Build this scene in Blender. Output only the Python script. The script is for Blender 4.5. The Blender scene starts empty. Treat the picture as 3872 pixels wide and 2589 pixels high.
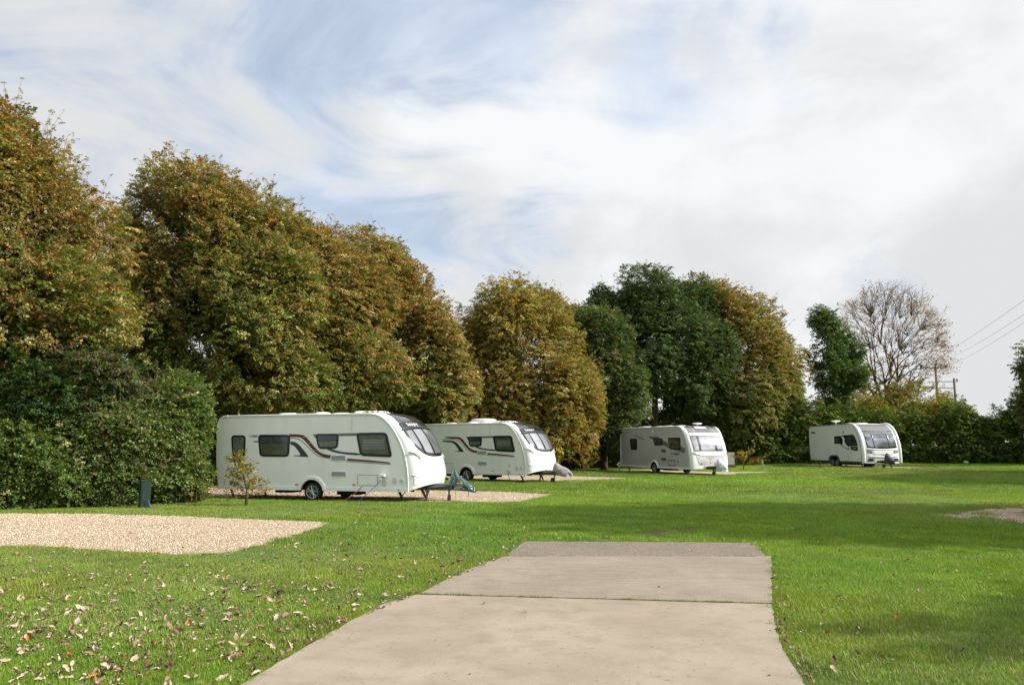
import bpy, bmesh, math, random
import numpy as np
from mathutils import Vector, Matrix

sc = bpy.context.scene
col = sc.collection
R = math.radians
rng = np.random.default_rng(7)
random.seed(7)

# ------------------------------------------------------------------ camera
EYE = 1.6
cam_d = bpy.data.cameras.new('camera')
cam_d.sensor_width = 36.0
cam_d.lens = 27.45
cam_d.clip_start = 0.1
cam_d.clip_end = 3000
cam = bpy.data.objects.new('camera', cam_d)
col.objects.link(cam)
cam.location = (0, 0, EYE)
cam.rotation_euler = (R(90 + 7.52), 0, 0)
sc.camera = cam

# ------------------------------------------------------------------ light
SUN_EL, SUN_AZ = 36.0, 103.0          # azimuth clockwise from +Y
world = bpy.data.worlds.new('World')
sc.world = world
world.use_nodes = True
wn = world.node_tree.nodes
wl = world.node_tree.links
wn.clear()


def W_(kind, **kw):
    n = wn.new(kind)
    for k, v in kw.items():
        setattr(n, k, v)
    return n


def wlink(a, b):
    wl.new(a, b)


def wmath(op, a, b=None, clamp=False):
    n = W_('ShaderNodeMath', operation=op, use_clamp=clamp)
    for i, v in enumerate((a, b)):
        if v is None:
            continue
        if isinstance(v, (int, float)):
            n.inputs[i].default_value = v
        else:
            wlink(v, n.inputs[i])
    return n.outputs[0]


def wramp(fac, a, b, lo=0.0, hi=1.0):
    n = W_('ShaderNodeMapRange', interpolation_type='SMOOTHSTEP')
    wlink(fac, n.inputs[0])
    n.inputs[1].default_value = a
    n.inputs[2].default_value = b
    n.inputs[3].default_value = lo
    n.inputs[4].default_value = hi
    return n.outputs[0]


def wmix(fac, a, b):
    n = W_('ShaderNodeMix', data_type='RGBA')
    wlink(fac, n.inputs[0])
    for i, v in ((6, a), (7, b)):
        if isinstance(v, tuple):
            n.inputs[i].default_value = (*v, 1)
        else:
            wlink(v, n.inputs[i])
    return n.outputs[2]


sky = W_('ShaderNodeTexSky', sky_type='NISHITA')
sky.sun_disc = False
sky.sun_elevation = R(SUN_EL)
sky.sun_rotation = R(SUN_AZ)
sky.air_density = 1.0
sky.dust_density = 1.6
sky.ozone_density = 1.2
skys = W_('ShaderNodeVectorMath', operation='SCALE')
wlink(sky.outputs[0], skys.inputs[0])
skys.inputs['Scale'].default_value = 0.12
tc = W_('ShaderNodeTexCoord')
sep = W_('ShaderNodeSeparateXYZ')
wlink(tc.outputs['Generated'], sep.inputs[0])
zz = wmath('ADD', wmath("MAXIMUM", sep.outputs[2], 0.0), 0.30)
px_ = wmath('DIVIDE', sep.outputs[0], zz)
py_ = wmath('DIVIDE', sep.outputs[1], zz)
cmb = W_('ShaderNodeCombineXYZ')
wlink(px_, cmb.inputs[0])
wlink(py_, cmb.inputs[1])


def wnoise(scale, detail, rough, dist, off, stretch=(1, 1, 1), rot=0.0, src=None):
    m = W_('ShaderNodeMapping')
    m.inputs['Location'].default_value = off
    m.inputs['Rotation'].default_value = (0, 0, rot)
    m.inputs['Scale'].default_value = stretch
    wlink(src or cmb.outputs[0], m.inputs[0])
    n = W_('ShaderNodeTexNoise')
    n.inputs['Scale'].default_value = scale
    n.inputs['Detail'].default_value = detail
    n.inputs['Roughness'].default_value = rough
    n.inputs['Distortion'].default_value = dist
    wlink(m.outputs[0], n.inputs['Vector'])
    return n.outputs[0]


def wblob(u, v, rad, amp):
    """soft cloud bank around a direction given by azimuth (deg from +Y) and elevation (deg)"""
    d = Vector((math.sin(R(u)) * math.cos(R(v)), math.cos(R(u)) * math.cos(R(v)), math.sin(R(v))))
    n = W_('ShaderNodeVectorMath', operation='DOT_PRODUCT')
    wlink(tc.outputs['Generated'], n.inputs[0])
    n.inputs[1].default_value = d
    return wramp(n.outputs['Value'], math.cos(R(rad)), math.cos(R(rad * 0.15)), 0.0, amp)


n1 = wnoise(2.6, 10, 0.55, 0.9, (3.1, 1.7, 0.4), (1.0, 1.0, 2.1), R(-10), src=tc.outputs['Generated'])
n2 = wnoise(2.3, 9, 0.60, 1.1, (9.2, 4.4, 0), (0.8, 1.2, 1), R(-30))
n3 = wnoise(2.6, 7, 0.52, 0.25, (1.2, 7.4, 0.3), (1, 1, 2.2), src=tc.outputs['Generated'])
n4 = wnoise(5.5, 8, 0.60, 0.35, (4.2, 2.4, 1.3), (1, 1, 1.6), src=tc.outputs['Generated'])
dens = wmath('ADD', wmath('MULTIPLY', n1, 0.52), wmath('MULTIPLY', n2, 0.48))
# cloud banks : azimuth, elevation, radius, amount
for (u, v, rd, am) in ((30, 20, 40, 0.09), (-27, 24, 15, 0.10), (-9, 24.5, 7, 0.09), (2, 21, 8, 0.09), (62, 30, 45, 0.25), (13, 9, 14, 0.12)):
    dens = wmath('ADD', dens, wblob(u, v, rd, am))
for (u, v, rd, am) in ((-13, 33, 9, -0.10), (-5, 31, 9, -0.09), (-11, 26, 4, -0.05), (6, 26, 8, -0.08), (-22, 15, 9, -0.05), (3.5, 17.5, 5, -0.12), (-16, 27, 5, -0.06), (33, 32, 9, -0.20), (15, 27, 9, -0.08), (26, 13, 7, -0.08), (-19, 11, 7, -0.06), (12, 12, 6, -0.07), (24, 26, 6, -0.08)):
    dens = wmath('ADD', dens, wblob(u, v, rd, am))
mask = wramp(dens, 0.43, 0.61)
# cloud body : white with greyer undersides
gshade = wmath('ADD', wmath('MULTIPLY', n3, 0.5), wmath('MULTIPLY', n4, 0.5))
for (u, v, rd, am) in ((-27, 26, 19, -0.26), (36, 7, 13, -0.16), (42, 8, 16, -0.05), (14, 12, 10, 0.08), (3, 21, 14, 0.06), (-3, 9, 10, -0.05), (-10, 25, 6, 0.10)):
    gshade = wmath('ADD', gshade, wblob(u, v, rd, am))
gf = wramp(gshade, 0.38, 0.62)
cloud = wmix(gf, (0.665, 0.672, 0.68), (0.82, 0.83, 0.845))
glow = wblob(108, 38, 64, 2.4)  # added sun-side glow, kept outside the view and raised to light the scene
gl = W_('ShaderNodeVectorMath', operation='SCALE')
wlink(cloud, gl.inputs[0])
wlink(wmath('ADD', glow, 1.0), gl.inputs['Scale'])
# thin high veil over the blue
veil = wmix(wramp(n2, 0.30, 0.70, 0.42, 0.85), skys.outputs[0], (0.70, 0.78, 0.90))
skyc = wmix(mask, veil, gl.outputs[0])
# below the horizon the air is simply the horizon haze
bg = W_('ShaderNodeBackground')
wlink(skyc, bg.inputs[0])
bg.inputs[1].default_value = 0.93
wo = W_('ShaderNodeOutputWorld')
wlink(bg.outputs[0], wo.inputs[0])

sun_d = bpy.data.lights.new('sun', 'SUN')
sun_d.energy = 4.9
sun_d.angle = R(0.53)
sun_d.color = (1.0, 0.94, 0.84)
sun = bpy.data.objects.new('sun', sun_d)
col.objects.link(sun)
sun_dir = Vector((math.sin(R(SUN_AZ)) * math.cos(R(SUN_EL)), math.cos(R(SUN_AZ)) * math.cos(R(SUN_EL)), math.sin(R(SUN_EL))))
sun.rotation_euler = sun_dir.to_track_quat('Z', 'Y').to_euler()
sun.location = (30, -20, 40)

sc.view_settings.view_transform = 'Standard'
sc.view_settings.look = 'None'
sc.view_settings.exposure = 0.3
sc.view_settings.gamma = 1.0
sc.view_settings.use_curve_mapping = False
sc.cycles.max_bounces = 6
sc.cycles.diffuse_bounces = 3
sc.cycles.glossy_bounces = 3
sc.cycles.transmission_bounces = 4
sc.cycles.transparent_max_bounces = 6
sc.cycles.use_denoising = True


# ------------------------------------------------------------------ helpers
def smooth01(t):
    t = np.clip(t, 0, 1)
    return t * t * (3 - 2 * t)


def ground_z(x, y):
    x = np.asarray(x, float)
    y = np.asarray(y, float)
    return (0.10 * smooth01((y - 26) / 18) + 0.26 * smooth01((x - 9) / 10) * smooth01((y - 30) / 14)
            + 0.012 * np.sin(x * 0.9 + 1.3) * np.sin(y * 0.7) * smooth01((y - 14) / 8))


def mat(name, c, rough=0.6, metal=0.0, spec=0.5, noise=None, bump=None, coat=0.0):
    """noise=(scale, amount, second colour or None)"""
    m = bpy.data.materials.new(name)
    m.use_nodes = True
    nt = m.node_tree
    b = nt.nodes['Principled BSDF']
    b.inputs['Base Color'].default_value = (*c, 1)
    b.inputs['Roughness'].default_value = rough
    b.inputs['Metallic'].default_value = metal
    b.inputs['Specular IOR Level'].default_value = spec
    b.inputs['Coat Weight'].default_value = coat
    if noise or bump:
        t = nt.nodes.new('ShaderNodeTexCoord')
    if noise:
        n = nt.nodes.new('ShaderNodeTexNoise')
        n.inputs['Scale'].default_value = noise[0]
        n.inputs['Detail'].default_value = 5
        nt.links.new(t.outputs['Object'], n.inputs['Vector'])
        mx = nt.nodes.new('ShaderNodeMix')
        mx.data_type = 'RGBA'
        c2 = noise[2] if len(noise) > 2 else tuple(q * (1 - noise[1]) for q in c)
        mx.inputs[6].default_value = (*c, 1)
        mx.inputs[7].default_value = (*c2, 1)
        rm = nt.nodes.new('ShaderNodeMapRange')
        rm.inputs[1].default_value = 0.38
        rm.inputs[2].default_value = 0.64
        nt.links.new(n.outputs[0], rm.inputs[0])
        nt.links.new(rm.outputs[0], mx.inputs[0])
        nt.links.new(mx.outputs[2], b.inputs['Base Color'])
    if bump:
        n = nt.nodes.new('ShaderNodeTexNoise')
        n.inputs['Scale'].default_value = bump[0]
        n.inputs['Detail'].default_value = 4
        nt.links.new(t.outputs['Object'], n.inputs['Vector'])
        bp = nt.nodes.new('ShaderNodeBump')
        bp.inputs['Strength'].default_value = bump[1]
        bp.inputs['Distance'].default_value = bump[2]
        nt.links.new(n.outputs[0], bp.inputs['Height'])
        nt.links.new(bp.outputs[0], b.inputs['Normal'])
    return m


def leaf_mat(name, transl=0.35, gloss=0.25, rough=0.45):
    m = bpy.data.materials.new(name)
    m.use_nodes = True
    nt = m.node_tree
    nt.nodes.clear()
    at = nt.nodes.new('ShaderNodeAttribute')
    at.attribute_name = 'tint'
    b = nt.nodes.new('ShaderNodeBsdfPrincipled')
    b.inputs['Roughness'].default_value = rough
    b.inputs['Specular IOR Level'].default_value = gloss
    nt.links.new(at.outputs['Color'], b.inputs['Base Color'])
    tr = nt.nodes.new('ShaderNodeBsdfTranslucent')
    hs = nt.nodes.new('ShaderNodeHueSaturation')
    hs.inputs['Saturation'].default_value = 1.15
    hs.inputs['Value'].default_value = 1.25
    nt.links.new(at.outputs['Color'], hs.inputs['Color'])
    nt.links.new(hs.outputs[0], tr.inputs[0])
    mx = nt.nodes.new('ShaderNodeMixShader')
    mx.inputs[0].default_value = transl
    nt.links.new(b.outputs[0], mx.inputs[1])
    nt.links.new(tr.outputs[0], mx.inputs[2])
    o = nt.nodes.new('ShaderNodeOutputMaterial')
    nt.links.new(mx.outputs[0], o.inputs[0])
    return m


def np_mesh(name, V, F, material, parent=None, colors=None, smooth=False, extra_mats=None):
    """V (n,3), F (m,k) constant polygon size k"""
    V = np.asarray(V, np.float32)
    F = np.asarray(F, np.int32)
    me = bpy.data.meshes.new(name)
    me.vertices.add(len(V))
    me.vertices.foreach_set('co', V.ravel())
    k = F.shape[1]
    me.loops.add(F.size)
    me.loops.foreach_set('vertex_index', F.ravel())
    me.polygons.add(len(F))
    me.polygons.foreach_set('loop_start', np.arange(0, F.size, k, dtype=np.int32))
    me.polygons.foreach_set('loop_total', np.full(len(F), k, np.int32))
    if smooth:
        me.polygons.foreach_set('use_smooth', np.ones(len(F), bool))
    me.update(calc_edges=True)
    if colors is not None:
        a = me.color_attributes.new('tint', 'FLOAT_COLOR', 'POINT')
        c = np.ones((len(V), 4), np.float32)
        c[:, :3] = colors
        a.data.foreach_set('color', c.ravel())
    if material:
        me.materials.append(material)
    o = bpy.data.objects.new(name, me)
    col.objects.link(o)
    if parent:
        o.parent = parent
    return o


def tag(o, label=None, cat=None, group=None, kind=None):
    if label:
        o['label'] = label
    if cat:
        o['category'] = cat
    if group:
        o['group'] = group
    if kind:
        o['kind'] = kind
    return o


def empty(name, loc, rz=0.0):
    o = bpy.data.objects.new(name, None)
    o.empty_display_size = 0.2
    o.location = loc
    o.rotation_euler = (0, 0, rz)
    col.objects.link(o)
    return o


class MB:
    """collects shapes and links them as one mesh object"""

    def __init__(s):
        s.v = []
        s.f = []

    def add(s, V, F):
        b = len(s.v)
        s.v += [tuple(q) for q in V]
        s.f += [tuple(i + b for i in f) for f in F]
        return s

    def box(s, x0, x1, y0, y1, z0, z1, ch=0.0):
        if ch <= 0:
            V = [(x, y, z) for x in (x0, x1) for y in (y0, y1) for z in (z0, z1)]
            F = [(0, 1, 3, 2), (4, 6, 7, 5), (0, 4, 5, 1), (2, 3, 7, 6), (0, 2, 6, 4), (1, 5, 7, 3)]
            return s.add(V, F)
        bm = bmesh.new()
        bmesh.ops.create_cube(bm, size=1)
        for v in bm.verts:
            v.co = Vector(((x0 + x1) / 2 + v.co.x * (x1 - x0), (y0 + y1) / 2 + v.co.y * (y1 - y0), (z0 + z1) / 2 + v.co.z * (z1 - z0)))
        bmesh.ops.bevel(bm, geom=bm.edges[:], offset=ch, segments=2, profile=0.6, affect='EDGES')
        bm.verts.index_update()
        V = [v.co[:] for v in bm.verts]
        F = [tuple(v.index for v in f.verts) for f in bm.faces]
        bm.free()
        return s.add(V, F)

    def tube(s, pts, rad, n=6, cap=True):
        pts = [Vector(p) for p in pts]
        if not hasattr(rad, '__len__'):
            rad = [rad] * len(pts)
        V, F = [], []
        up = Vector((0.013, 0.021, 1)).normalized()
        prev = None
        for i, p in enumerate(pts):
            d = (pts[min(i + 1, len(pts) - 1)] - pts[max(i - 1, 0)]).normalized()
            if prev is None:
                a = d.cross(up)
                if a.length < 0.05:
                    a = d.cross(Vector((1, 0, 0)))
                a.normalize()
            else:
                a = (prev - d * prev.dot(d)).normalized()
            prev = a
            b = d.cross(a)
            for k in range(n):
                t = 2 * math.pi * k / n
                V.append(p + (a * math.cos(t) + b * math.sin(t)) * rad[i])
        for i in range(len(pts) - 1):
            for k in range(n):
                F.append((i * n + k, i * n + (k + 1) % n, (i + 1) * n + (k + 1) % n, (i + 1) * n + k))
        if cap:
            F.append(tuple(range(n))[::-1])
            F.append(tuple((len(pts) - 1) * n + k for k in range(n)))
        return s.add(V, F)

    def prism(s, poly, y0, y1, inset=0.0):
        """polygon in (x,z) extruded between y0 and y1 ; y1 is the outer cap (may be inset for a chamfer)"""
        n = len(poly)
        V = [(p[0], y0, p[1]) for p in poly]
        F = []
        if inset > 0:
            mid = y1 + (y0 - y1) * 0.35
            V += [(p[0], mid, p[1]) for p in poly]
            V += [(p[0], y1, p[1]) for p in inset_poly(poly, inset)]
            rings = 3
        else:
            V += [(p[0], y1, p[1]) for p in poly]
            rings = 2
        for r in range(rings - 1):
            for k in range(n):
                F.append((r * n + k, r * n + (k + 1) % n, (r + 1) * n + (k + 1) % n, (r + 1) * n + k))
        F.append(tuple(range(n))[::-1])
        F.append(tuple((rings - 1) * n + k for k in range(n)))
        return s.add(V, F)

    def lathe(s, prof, c, axis='y', n=24):
        """prof = list of (radius, along) around axis through c"""
        V, F = [], []
        for (r, a) in prof:
            for k in range(n):
                t = 2 * math.pi * k / n
                u, w = r * math.cos(t), r * math.sin(t)
                V.append((c[0] + u, c[1] + a, c[2] + w) if axis == 'y' else (c[0] + u, c[1] + w, c[2] + a))
        for i in range(len(prof) - 1):
            for k in range(n):
                F.append((i * n + k, i * n + (k + 1) % n, (i + 1) * n + (k + 1) % n, (i + 1) * n + k))
        F.append(tuple(range(n))[::-1])
        F.append(tuple((len(prof) - 1) * n + k for k in range(n)))
        return s.add(V, F)

    def build(s, name, m, parent=None, smooth=False, recalc=True):
        me = bpy.data.meshes.new(name)
        me.from_pydata(s.v, [], s.f)
        if recalc:
            bm = bmesh.new()
            bm.from_mesh(me)
            bmesh.ops.recalc_face_normals(bm, faces=bm.faces[:])
            bm.to_mesh(me)
            bm.free()
        if m:
            me.materials.append(m)
        if smooth:
            me.polygons.foreach_set('use_smooth', np.ones(len(me.polygons), bool))
        o = bpy.data.objects.new(name, me)
        col.objects.link(o)
        if parent:
            o.parent = parent
        return o


def inset_poly(poly, d):
    P = [Vector((p[0], p[1])) for p in poly]
    n = len(P)
    area = sum(P[i].x * P[(i + 1) % n].y - P[(i + 1) % n].x * P[i].y for i in range(n))
    sg = 1 if area > 0 else -1
    out = []
    for i in range(n):
        a, b, c = P[i - 1], P[i], P[(i + 1) % n]
        e1 = (b - a).normalized()
        e2 = (c - b).normalized()
        n1 = Vector((-e1.y, e1.x)) * sg
        n2 = Vector((-e2.y, e2.x)) * sg
        m = n1 + n2
        k = d * 2 / max(0.6, m.length_squared)
        out.append(tuple(b + m * k))
    return out


def chaikin(poly, it=2, closed=True):
    P = [tuple(p) for p in poly]
    for _ in range(it):
        Q = []
        n = len(P)
        for i in range(n if closed else n - 1):
            a, b = P[i], P[(i + 1) % n]
            Q.append((a[0] * .75 + b[0] * .25, a[1] * .75 + b[1] * .25))
            Q.append((a[0] * .25 + b[0] * .75, a[1] * .25 + b[1] * .75))
        if not closed:
            Q = [P[0]] + Q + [P[-1]]
        P = Q
    return P


def text_mesh(name, body, size, m, parent, loc, rot, extrude=0.002, shear=0.0, align='CENTER', sx=1.0):
    cu = bpy.data.curves.new(name + '_outline', 'FONT')
    cu.body = body
    cu.size = size
    cu.extrude = extrude
    cu.shear = shear
    cu.align_x = align
    cu.align_y = 'CENTER'
    cu.resolution_u = 3
    tmp = bpy.data.objects.new(name, cu)
    me = bpy.data.meshes.new_from_object(tmp)
    bpy.data.objects.remove(tmp)
    me.materials.clear()
    me.materials.append(m)
    o = bpy.data.objects.new(name, me)
    o.location = loc
    o.rotation_euler = rot
    o.scale = (sx, 1, 1)
    o.parent = parent
    col.objects.link(o)
    return o


# ------------------------------------------------------------------ ground
def in_poly(x, y, poly):
    x = np.asarray(x)
    y = np.asarray(y)
    c = np.zeros(x.shape, bool)
    n = len(poly)
    for i in range(n):
        x0, y0 = poly[i]
        x1, y1 = poly[(i + 1) % n]
        if y0 == y1:
            continue
        t = ((y0 > y) != (y1 > y)) & (x < (x1 - x0) * (y - y0) / (y1 - y0) + x0)
        c ^= t
    return c


PAD_L = [(-13.61, 18.63), (-12.13, 18.87), (-10.06, 18.87), (-7.11, 17.96), (-3.72, 16.66), (-3.85, 14.91), (-4.02, 12.87), (-4.28, 12.0), (-4.74, 11.72), (-5.75, 12.09), (-7.43, 12.7), (-8.16, 12.76), (-9.27, 12.76), (-14.5, 12.9)]
PAD_C1 = [(-10.6, 24.6), (-9.61, 24.55), (-7.37, 23.9), (-4.77, 23.1), (-3.01, 22.6), (0.09, 22.6), (1.36, 26.3), (-0.35, 27.6), (-4.4, 29.0), (-11.8, 30.2)]
PAD_C2 = [(-6.2, 37.6), (-3.66, 37.2), (-1.41, 35.28), (2.99, 34.45), (5.68, 37.8), (1.76, 40.6), (-4.16, 43.2), (-7.0, 42.0)]
PAD_C3 = [(5.6, 47.6), (7.6, 41.6), (9.2, 40.0), (11.0, 40.6), (15.6, 41.4), (13.0, 43.0), (11.4, 44.5), (8.8, 50.0)]
PAD_C4 = [(18.2, 50.6), (18.6, 45.4), (19.2, 43.2), (21.5, 43.4), (26.0, 44.6), (22.6, 46.8), (21.6, 51.0)]
PAD_R = [(9.38, 17.96), (10.91, 19.36), (13.71, 21.3), (18.0, 23.6), (18.0, 15.6), (10.99, 15.14), (10.51, 16.38), (10.42, 17.04), (9.74, 17.64)]
PAD_R2 = [(26.5, 41.5), (34, 42.6), (34, 40.2), (28, 40.4)]
SLAB_NEAR = [(-3.9, -6.0), (-2.6, 1.5), (-2.1, 4.2), (-1.8, 5.52), (-1.72, 6.03), (-1.61, 6.64), (-1.48, 7.36), (-1.29, 8.19), (-1.02, 8.67), (2.62, 8.16), (2.27, 6.98), (2.07, 6.15), (1.98, 5.52), (1.7, 4.2), (1.3, 1.5), (0.9, -6.0)]
SLAB_FAR = [(-1.0, 8.72), (-0.75, 9.75), (-0.43, 10.8), (-0.11, 11.6), (3.75, 11.6), (2.64, 8.21)]
ASPH = [(-0.11, 11.62), (0.2, 13.44), (2.0, 13.36), (4.06, 13.26), (3.66, 11.62)]
SOIL = [(1.7, 13.7), (2.2, 14.2), (3.0, 14.5), (2.9, 14.8), (3.5, 15.2), (3.9, 15.5), (3.3, 15.6), (2.6, 14.9), (1.6, 14.1)]


def wobble(poly, amp, step, seed, sc_=1.0):
    r = np.random.default_rng(seed)
    out = []
    n = len(poly)
    for i in range(n):
        a = np.array(poly[i])
        b = np.array(poly[(i + 1) % n])
        L = np.linalg.norm(b - a)
        m = max(1, int(L / step))
        nn = np.array([-(b - a)[1], (b - a)[0]]) / max(L, 1e-6)
        for k in range(m):
            out.append(tuple(a + (b - a) * k / m + nn * (r.normal() * amp)))
    return out


pads = {}
for nm, P, amp, sd in (('L', PAD_L, 0.055, 1), ('C1', PAD_C1, 0.04, 2), ('C2', PAD_C2, 0.06, 3), ('C3', PAD_C3, 0.06, 4), ('C4', PAD_C4, 0.06, 5), ('R', PAD_R, 0.12, 6), ('R2', PAD_R2, 0.1, 7)):
    pads[nm] = wobble(P, amp, 0.18, sd)
slab_near = wobble(SLAB_NEAR, 0.006, 0.12, 8)
slab_far = wobble(SLAB_FAR, 0.006, 0.12, 9)
asph = wobble(ASPH, 0.02, 0.1, 10)
soil = wobble(SOIL, 0.06, 0.1, 11)


def sheet(name, poly, dz, m, parent=None, depth=0.10, grid=0.0):
    """flat sheet following the ground, with a skirt below"""
    bm = bmesh.new()
    vs = [bm.verts.new((x, y, 0)) for x, y in poly]
    f = bm.faces.new(vs)
    bmesh.ops.triangulate(bm, faces=[f])
    if grid > 0:
        for ax, lo, hi in ((0, min(p[0] for p in poly), max(p[0] for p in poly)), (1, min(p[1] for p in poly), max(p[1] for p in poly))):
            t = lo + grid
            while t < hi:
                co = [0, 0, 0]
                no = [0, 0, 0]
                co[ax] = t
                no[ax] = 1
                bmesh.ops.bisect_plane(bm, geom=bm.verts[:] + bm.edges[:] + bm.faces[:], plane_co=co, plane_no=no)
                t += grid
    for v in bm.verts:
        v.co.z = float(ground_z(v.co.x, v.co.y)) + dz
    bmesh.ops.recalc_face_normals(bm, faces=bm.faces[:])
    for f in bm.faces:
        if f.normal.z < 0:
            f.normal_flip()
    bd = [e for e in bm.edges if e.is_boundary]
    r = bmesh.ops.extrude_edge_only(bm, edges=bd)
    for v in r['geom']:
        if isinstance(v, bmesh.types.BMVert):
            v.co.z -= depth
    me = bpy.data.meshes.new(name)
    bm.to_mesh(me)
    bm.free()
    me.materials.append(m)
    o = bpy.data.objects.new(name, me)
    col.objects.link(o)
    if parent:
        o.parent = parent
    return o


def grass_ground_mat():
    m = bpy.data.materials.new('lawn_soil_and_thatch')
    m.use_nodes = True
    nt = m.node_tree
    b = nt.nodes['Principled BSDF']
    b.inputs['Roughness'].default_value = 0.95
    b.inputs['Specular IOR Level'].default_value = 0.1
    t = nt.nodes.new('ShaderNodeTexCoord')
    prev = None
    for scale, a, c1, c2, lohi in ((0.35, 5, (0.085, 0.165, 0.018), (0.12, 0.195, 0.028), (0.4, 0.6)), (3.0, 6, None, (0.065, 0.13, 0.014), (0.45, 0.7)), (38.0, 6, None, (0.17, 0.24, 0.045), (0.48, 0.75)), (90.0, 4, None, (0.045, 0.08, 0.012), (0.55, 0.75))):
        n = nt.nodes.new('ShaderNodeTexNoise')
        n.inputs['Scale'].default_value = scale
        n.inputs['Detail'].default_value = a
        nt.links.new(t.outputs['Object'], n.inputs['Vector'])
        rm = nt.nodes.new('ShaderNodeMapRange')
        rm.inputs[1].default_value, rm.inputs[2].default_value = lohi
        nt.links.new(n.outputs[0], rm.inputs[0])
        mx = nt.nodes.new('ShaderNodeMix')
        mx.data_type = 'RGBA'
        if prev is None:
            mx.inputs[6].default_value = (*c1, 1)
        else:
            nt.links.new(prev, mx.inputs[6])
        mx.inputs[7].default_value = (*c2, 1)
        nt.links.new(rm.outputs[0], mx.inputs[0])
        prev = mx.outputs[2]
    nt.links.new(prev, b.inputs['Base Color'])
    n = nt.nodes.new('ShaderNodeTexNoise')
    n.inputs['Scale'].default_value = 60
    n.inputs['Detail'].default_value = 6
    nt.links.new(t.outputs['Object'], n.inputs['Vector'])
    bp = nt.nodes.new('ShaderNodeBump')
    bp.inputs['Strength'].default_value = 1.0
    bp.inputs['Distance'].default_value = 0.03
    nt.links.new(n.outputs[0], bp.inputs['Height'])
    nt.links.new(bp.outputs[0], b.inputs['Normal'])
    return m


def build_ground():
    xs = np.concatenate([[-900, -300, -120, -70], np.arange(-48, 52, 1.0), [70, 120, 300, 900]])
    ys = np.concatenate([[-200, -60, -20], np.arange(-6, 70, 1.0), [90, 130, 220, 500, 1500]])
    X, Y = np.meshgrid(xs, ys)
    Z = ground_z(X, Y)
    V = np.stack([X.ravel(), Y.ravel(), Z.ravel()], 1)
    nx, ny = len(xs), len(ys)
    i, j = np.meshgrid(np.arange(nx - 1), np.arange(ny - 1))
    a = (j * nx + i).ravel()
    F = np.stack([a, a + 1, a + nx + 1, a + nx], 1)
    o = np_mesh('ground', V, F, grass_ground_mat(), smooth=True)
    tag(o, kind='structure')


build_ground()


def gravel_mat(name, c, dark, scale=55.0):
    m = bpy.data.materials.new(name)
    m.use_nodes = True
    nt = m.node_tree
    b = nt.nodes['Principled BSDF']
    b.inputs['Roughness'].default_value = 0.85
    b.inputs['Specular IOR Level'].default_value = 0.25
    t = nt.nodes.new('ShaderNodeTexCoord')
    v = nt.nodes.new('ShaderNodeTexVoronoi')
    v.inputs['Scale'].default_value = scale
    v.inputs['Randomness'].default_value = 1
    nt.links.new(t.outputs['Object'], v.inputs['Vector'])
    sepc = nt.nodes.new('ShaderNodeSeparateColor')
    nt.links.new(v.outputs['Color'], sepc.inputs[0])
    cr = nt.nodes.new('ShaderNodeValToRGB')
    el = cr.color_ramp.elements
    el[0].position = 0
    el[0].color = (*[q * 0.45 for q in c], 1)
    el[1].position = 1
    el[1].color = (*[min(0.8, q * 1.3) for q in c], 1)
    e = el.new(0.5)
    e.color = (*c, 1)
    e = el.new(0.3)
    e.color = (c[0] * 0.95, c[1] * 0.78, c[2] * 0.6, 1)
    nt.links.new(sepc.outputs[0], cr.inputs[0])
    n = nt.nodes.new('ShaderNodeTexNoise')
    n.inputs['Scale'].default_value = 0.9
    n.inputs['Detail'].default_value = 6
    nt.links.new(t.outputs['Object'], n.inputs['Vector'])
    rm = nt.nodes.new('ShaderNodeMapRange')
    rm.inputs[1].default_value = 0.48
    rm.inputs[2].default_value = 0.75
    rm.inputs[4].default_value = 0.55
    nt.links.new(n.outputs[0], rm.inputs[0])
    mx = nt.nodes.new('ShaderNodeMix')
    mx.data_type = 'RGBA'
    mx.inputs[7].default_value = (*dark, 1)
    nt.links.new(rm.outputs[0], mx.inputs[0])
    nt.links.new(cr.outputs[0], mx.inputs[6])
    nt.links.new(mx.outputs[2], b.inputs['Base Color'])
    bp = nt.nodes.new('ShaderNodeBump')
    bp.inputs['Strength'].default_value = 1.0
    bp.inputs['Distance'].default_value = 0.03
    bp.invert = True
    nt.links.new(v.outputs['Distance'], bp.inputs['Height'])
    nt.links.new(bp.outputs[0], b.inputs['Normal'])
    return m


M_gravel = gravel_mat('pale_gravel', (0.56, 0.46, 0.34), (0.42, 0.34, 0.24), 80)
M_gravel2 = gravel_mat('dull_gravel', (0.46, 0.35, 0.25), (0.26, 0.20, 0.13))
for k, m_, nm in (('L', M_gravel, 'gravel_pitch'), ('C1', M_gravel, 'gravel_pitch'), ('C2', M_gravel, 'gravel_pitch'), ('C3', M_gravel, 'gravel_pitch'), ('C4', M_gravel2, 'gravel_pitch'), ('R', M_gravel2, 'gravel_pitch'), ('R2', M_gravel2, 'gravel_pitch')):
    tag(sheet("gravel_pitch", pads[k], 0.010, m_, grid=1.0), kind='structure')
M_soil = mat('bare_soil', (0.16, 0.10, 0.06), 0.95, spec=0.1, noise=(9, 0.5))
tag(sheet('bare_soil', soil, 0.006, M_soil), kind='structure')


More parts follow.
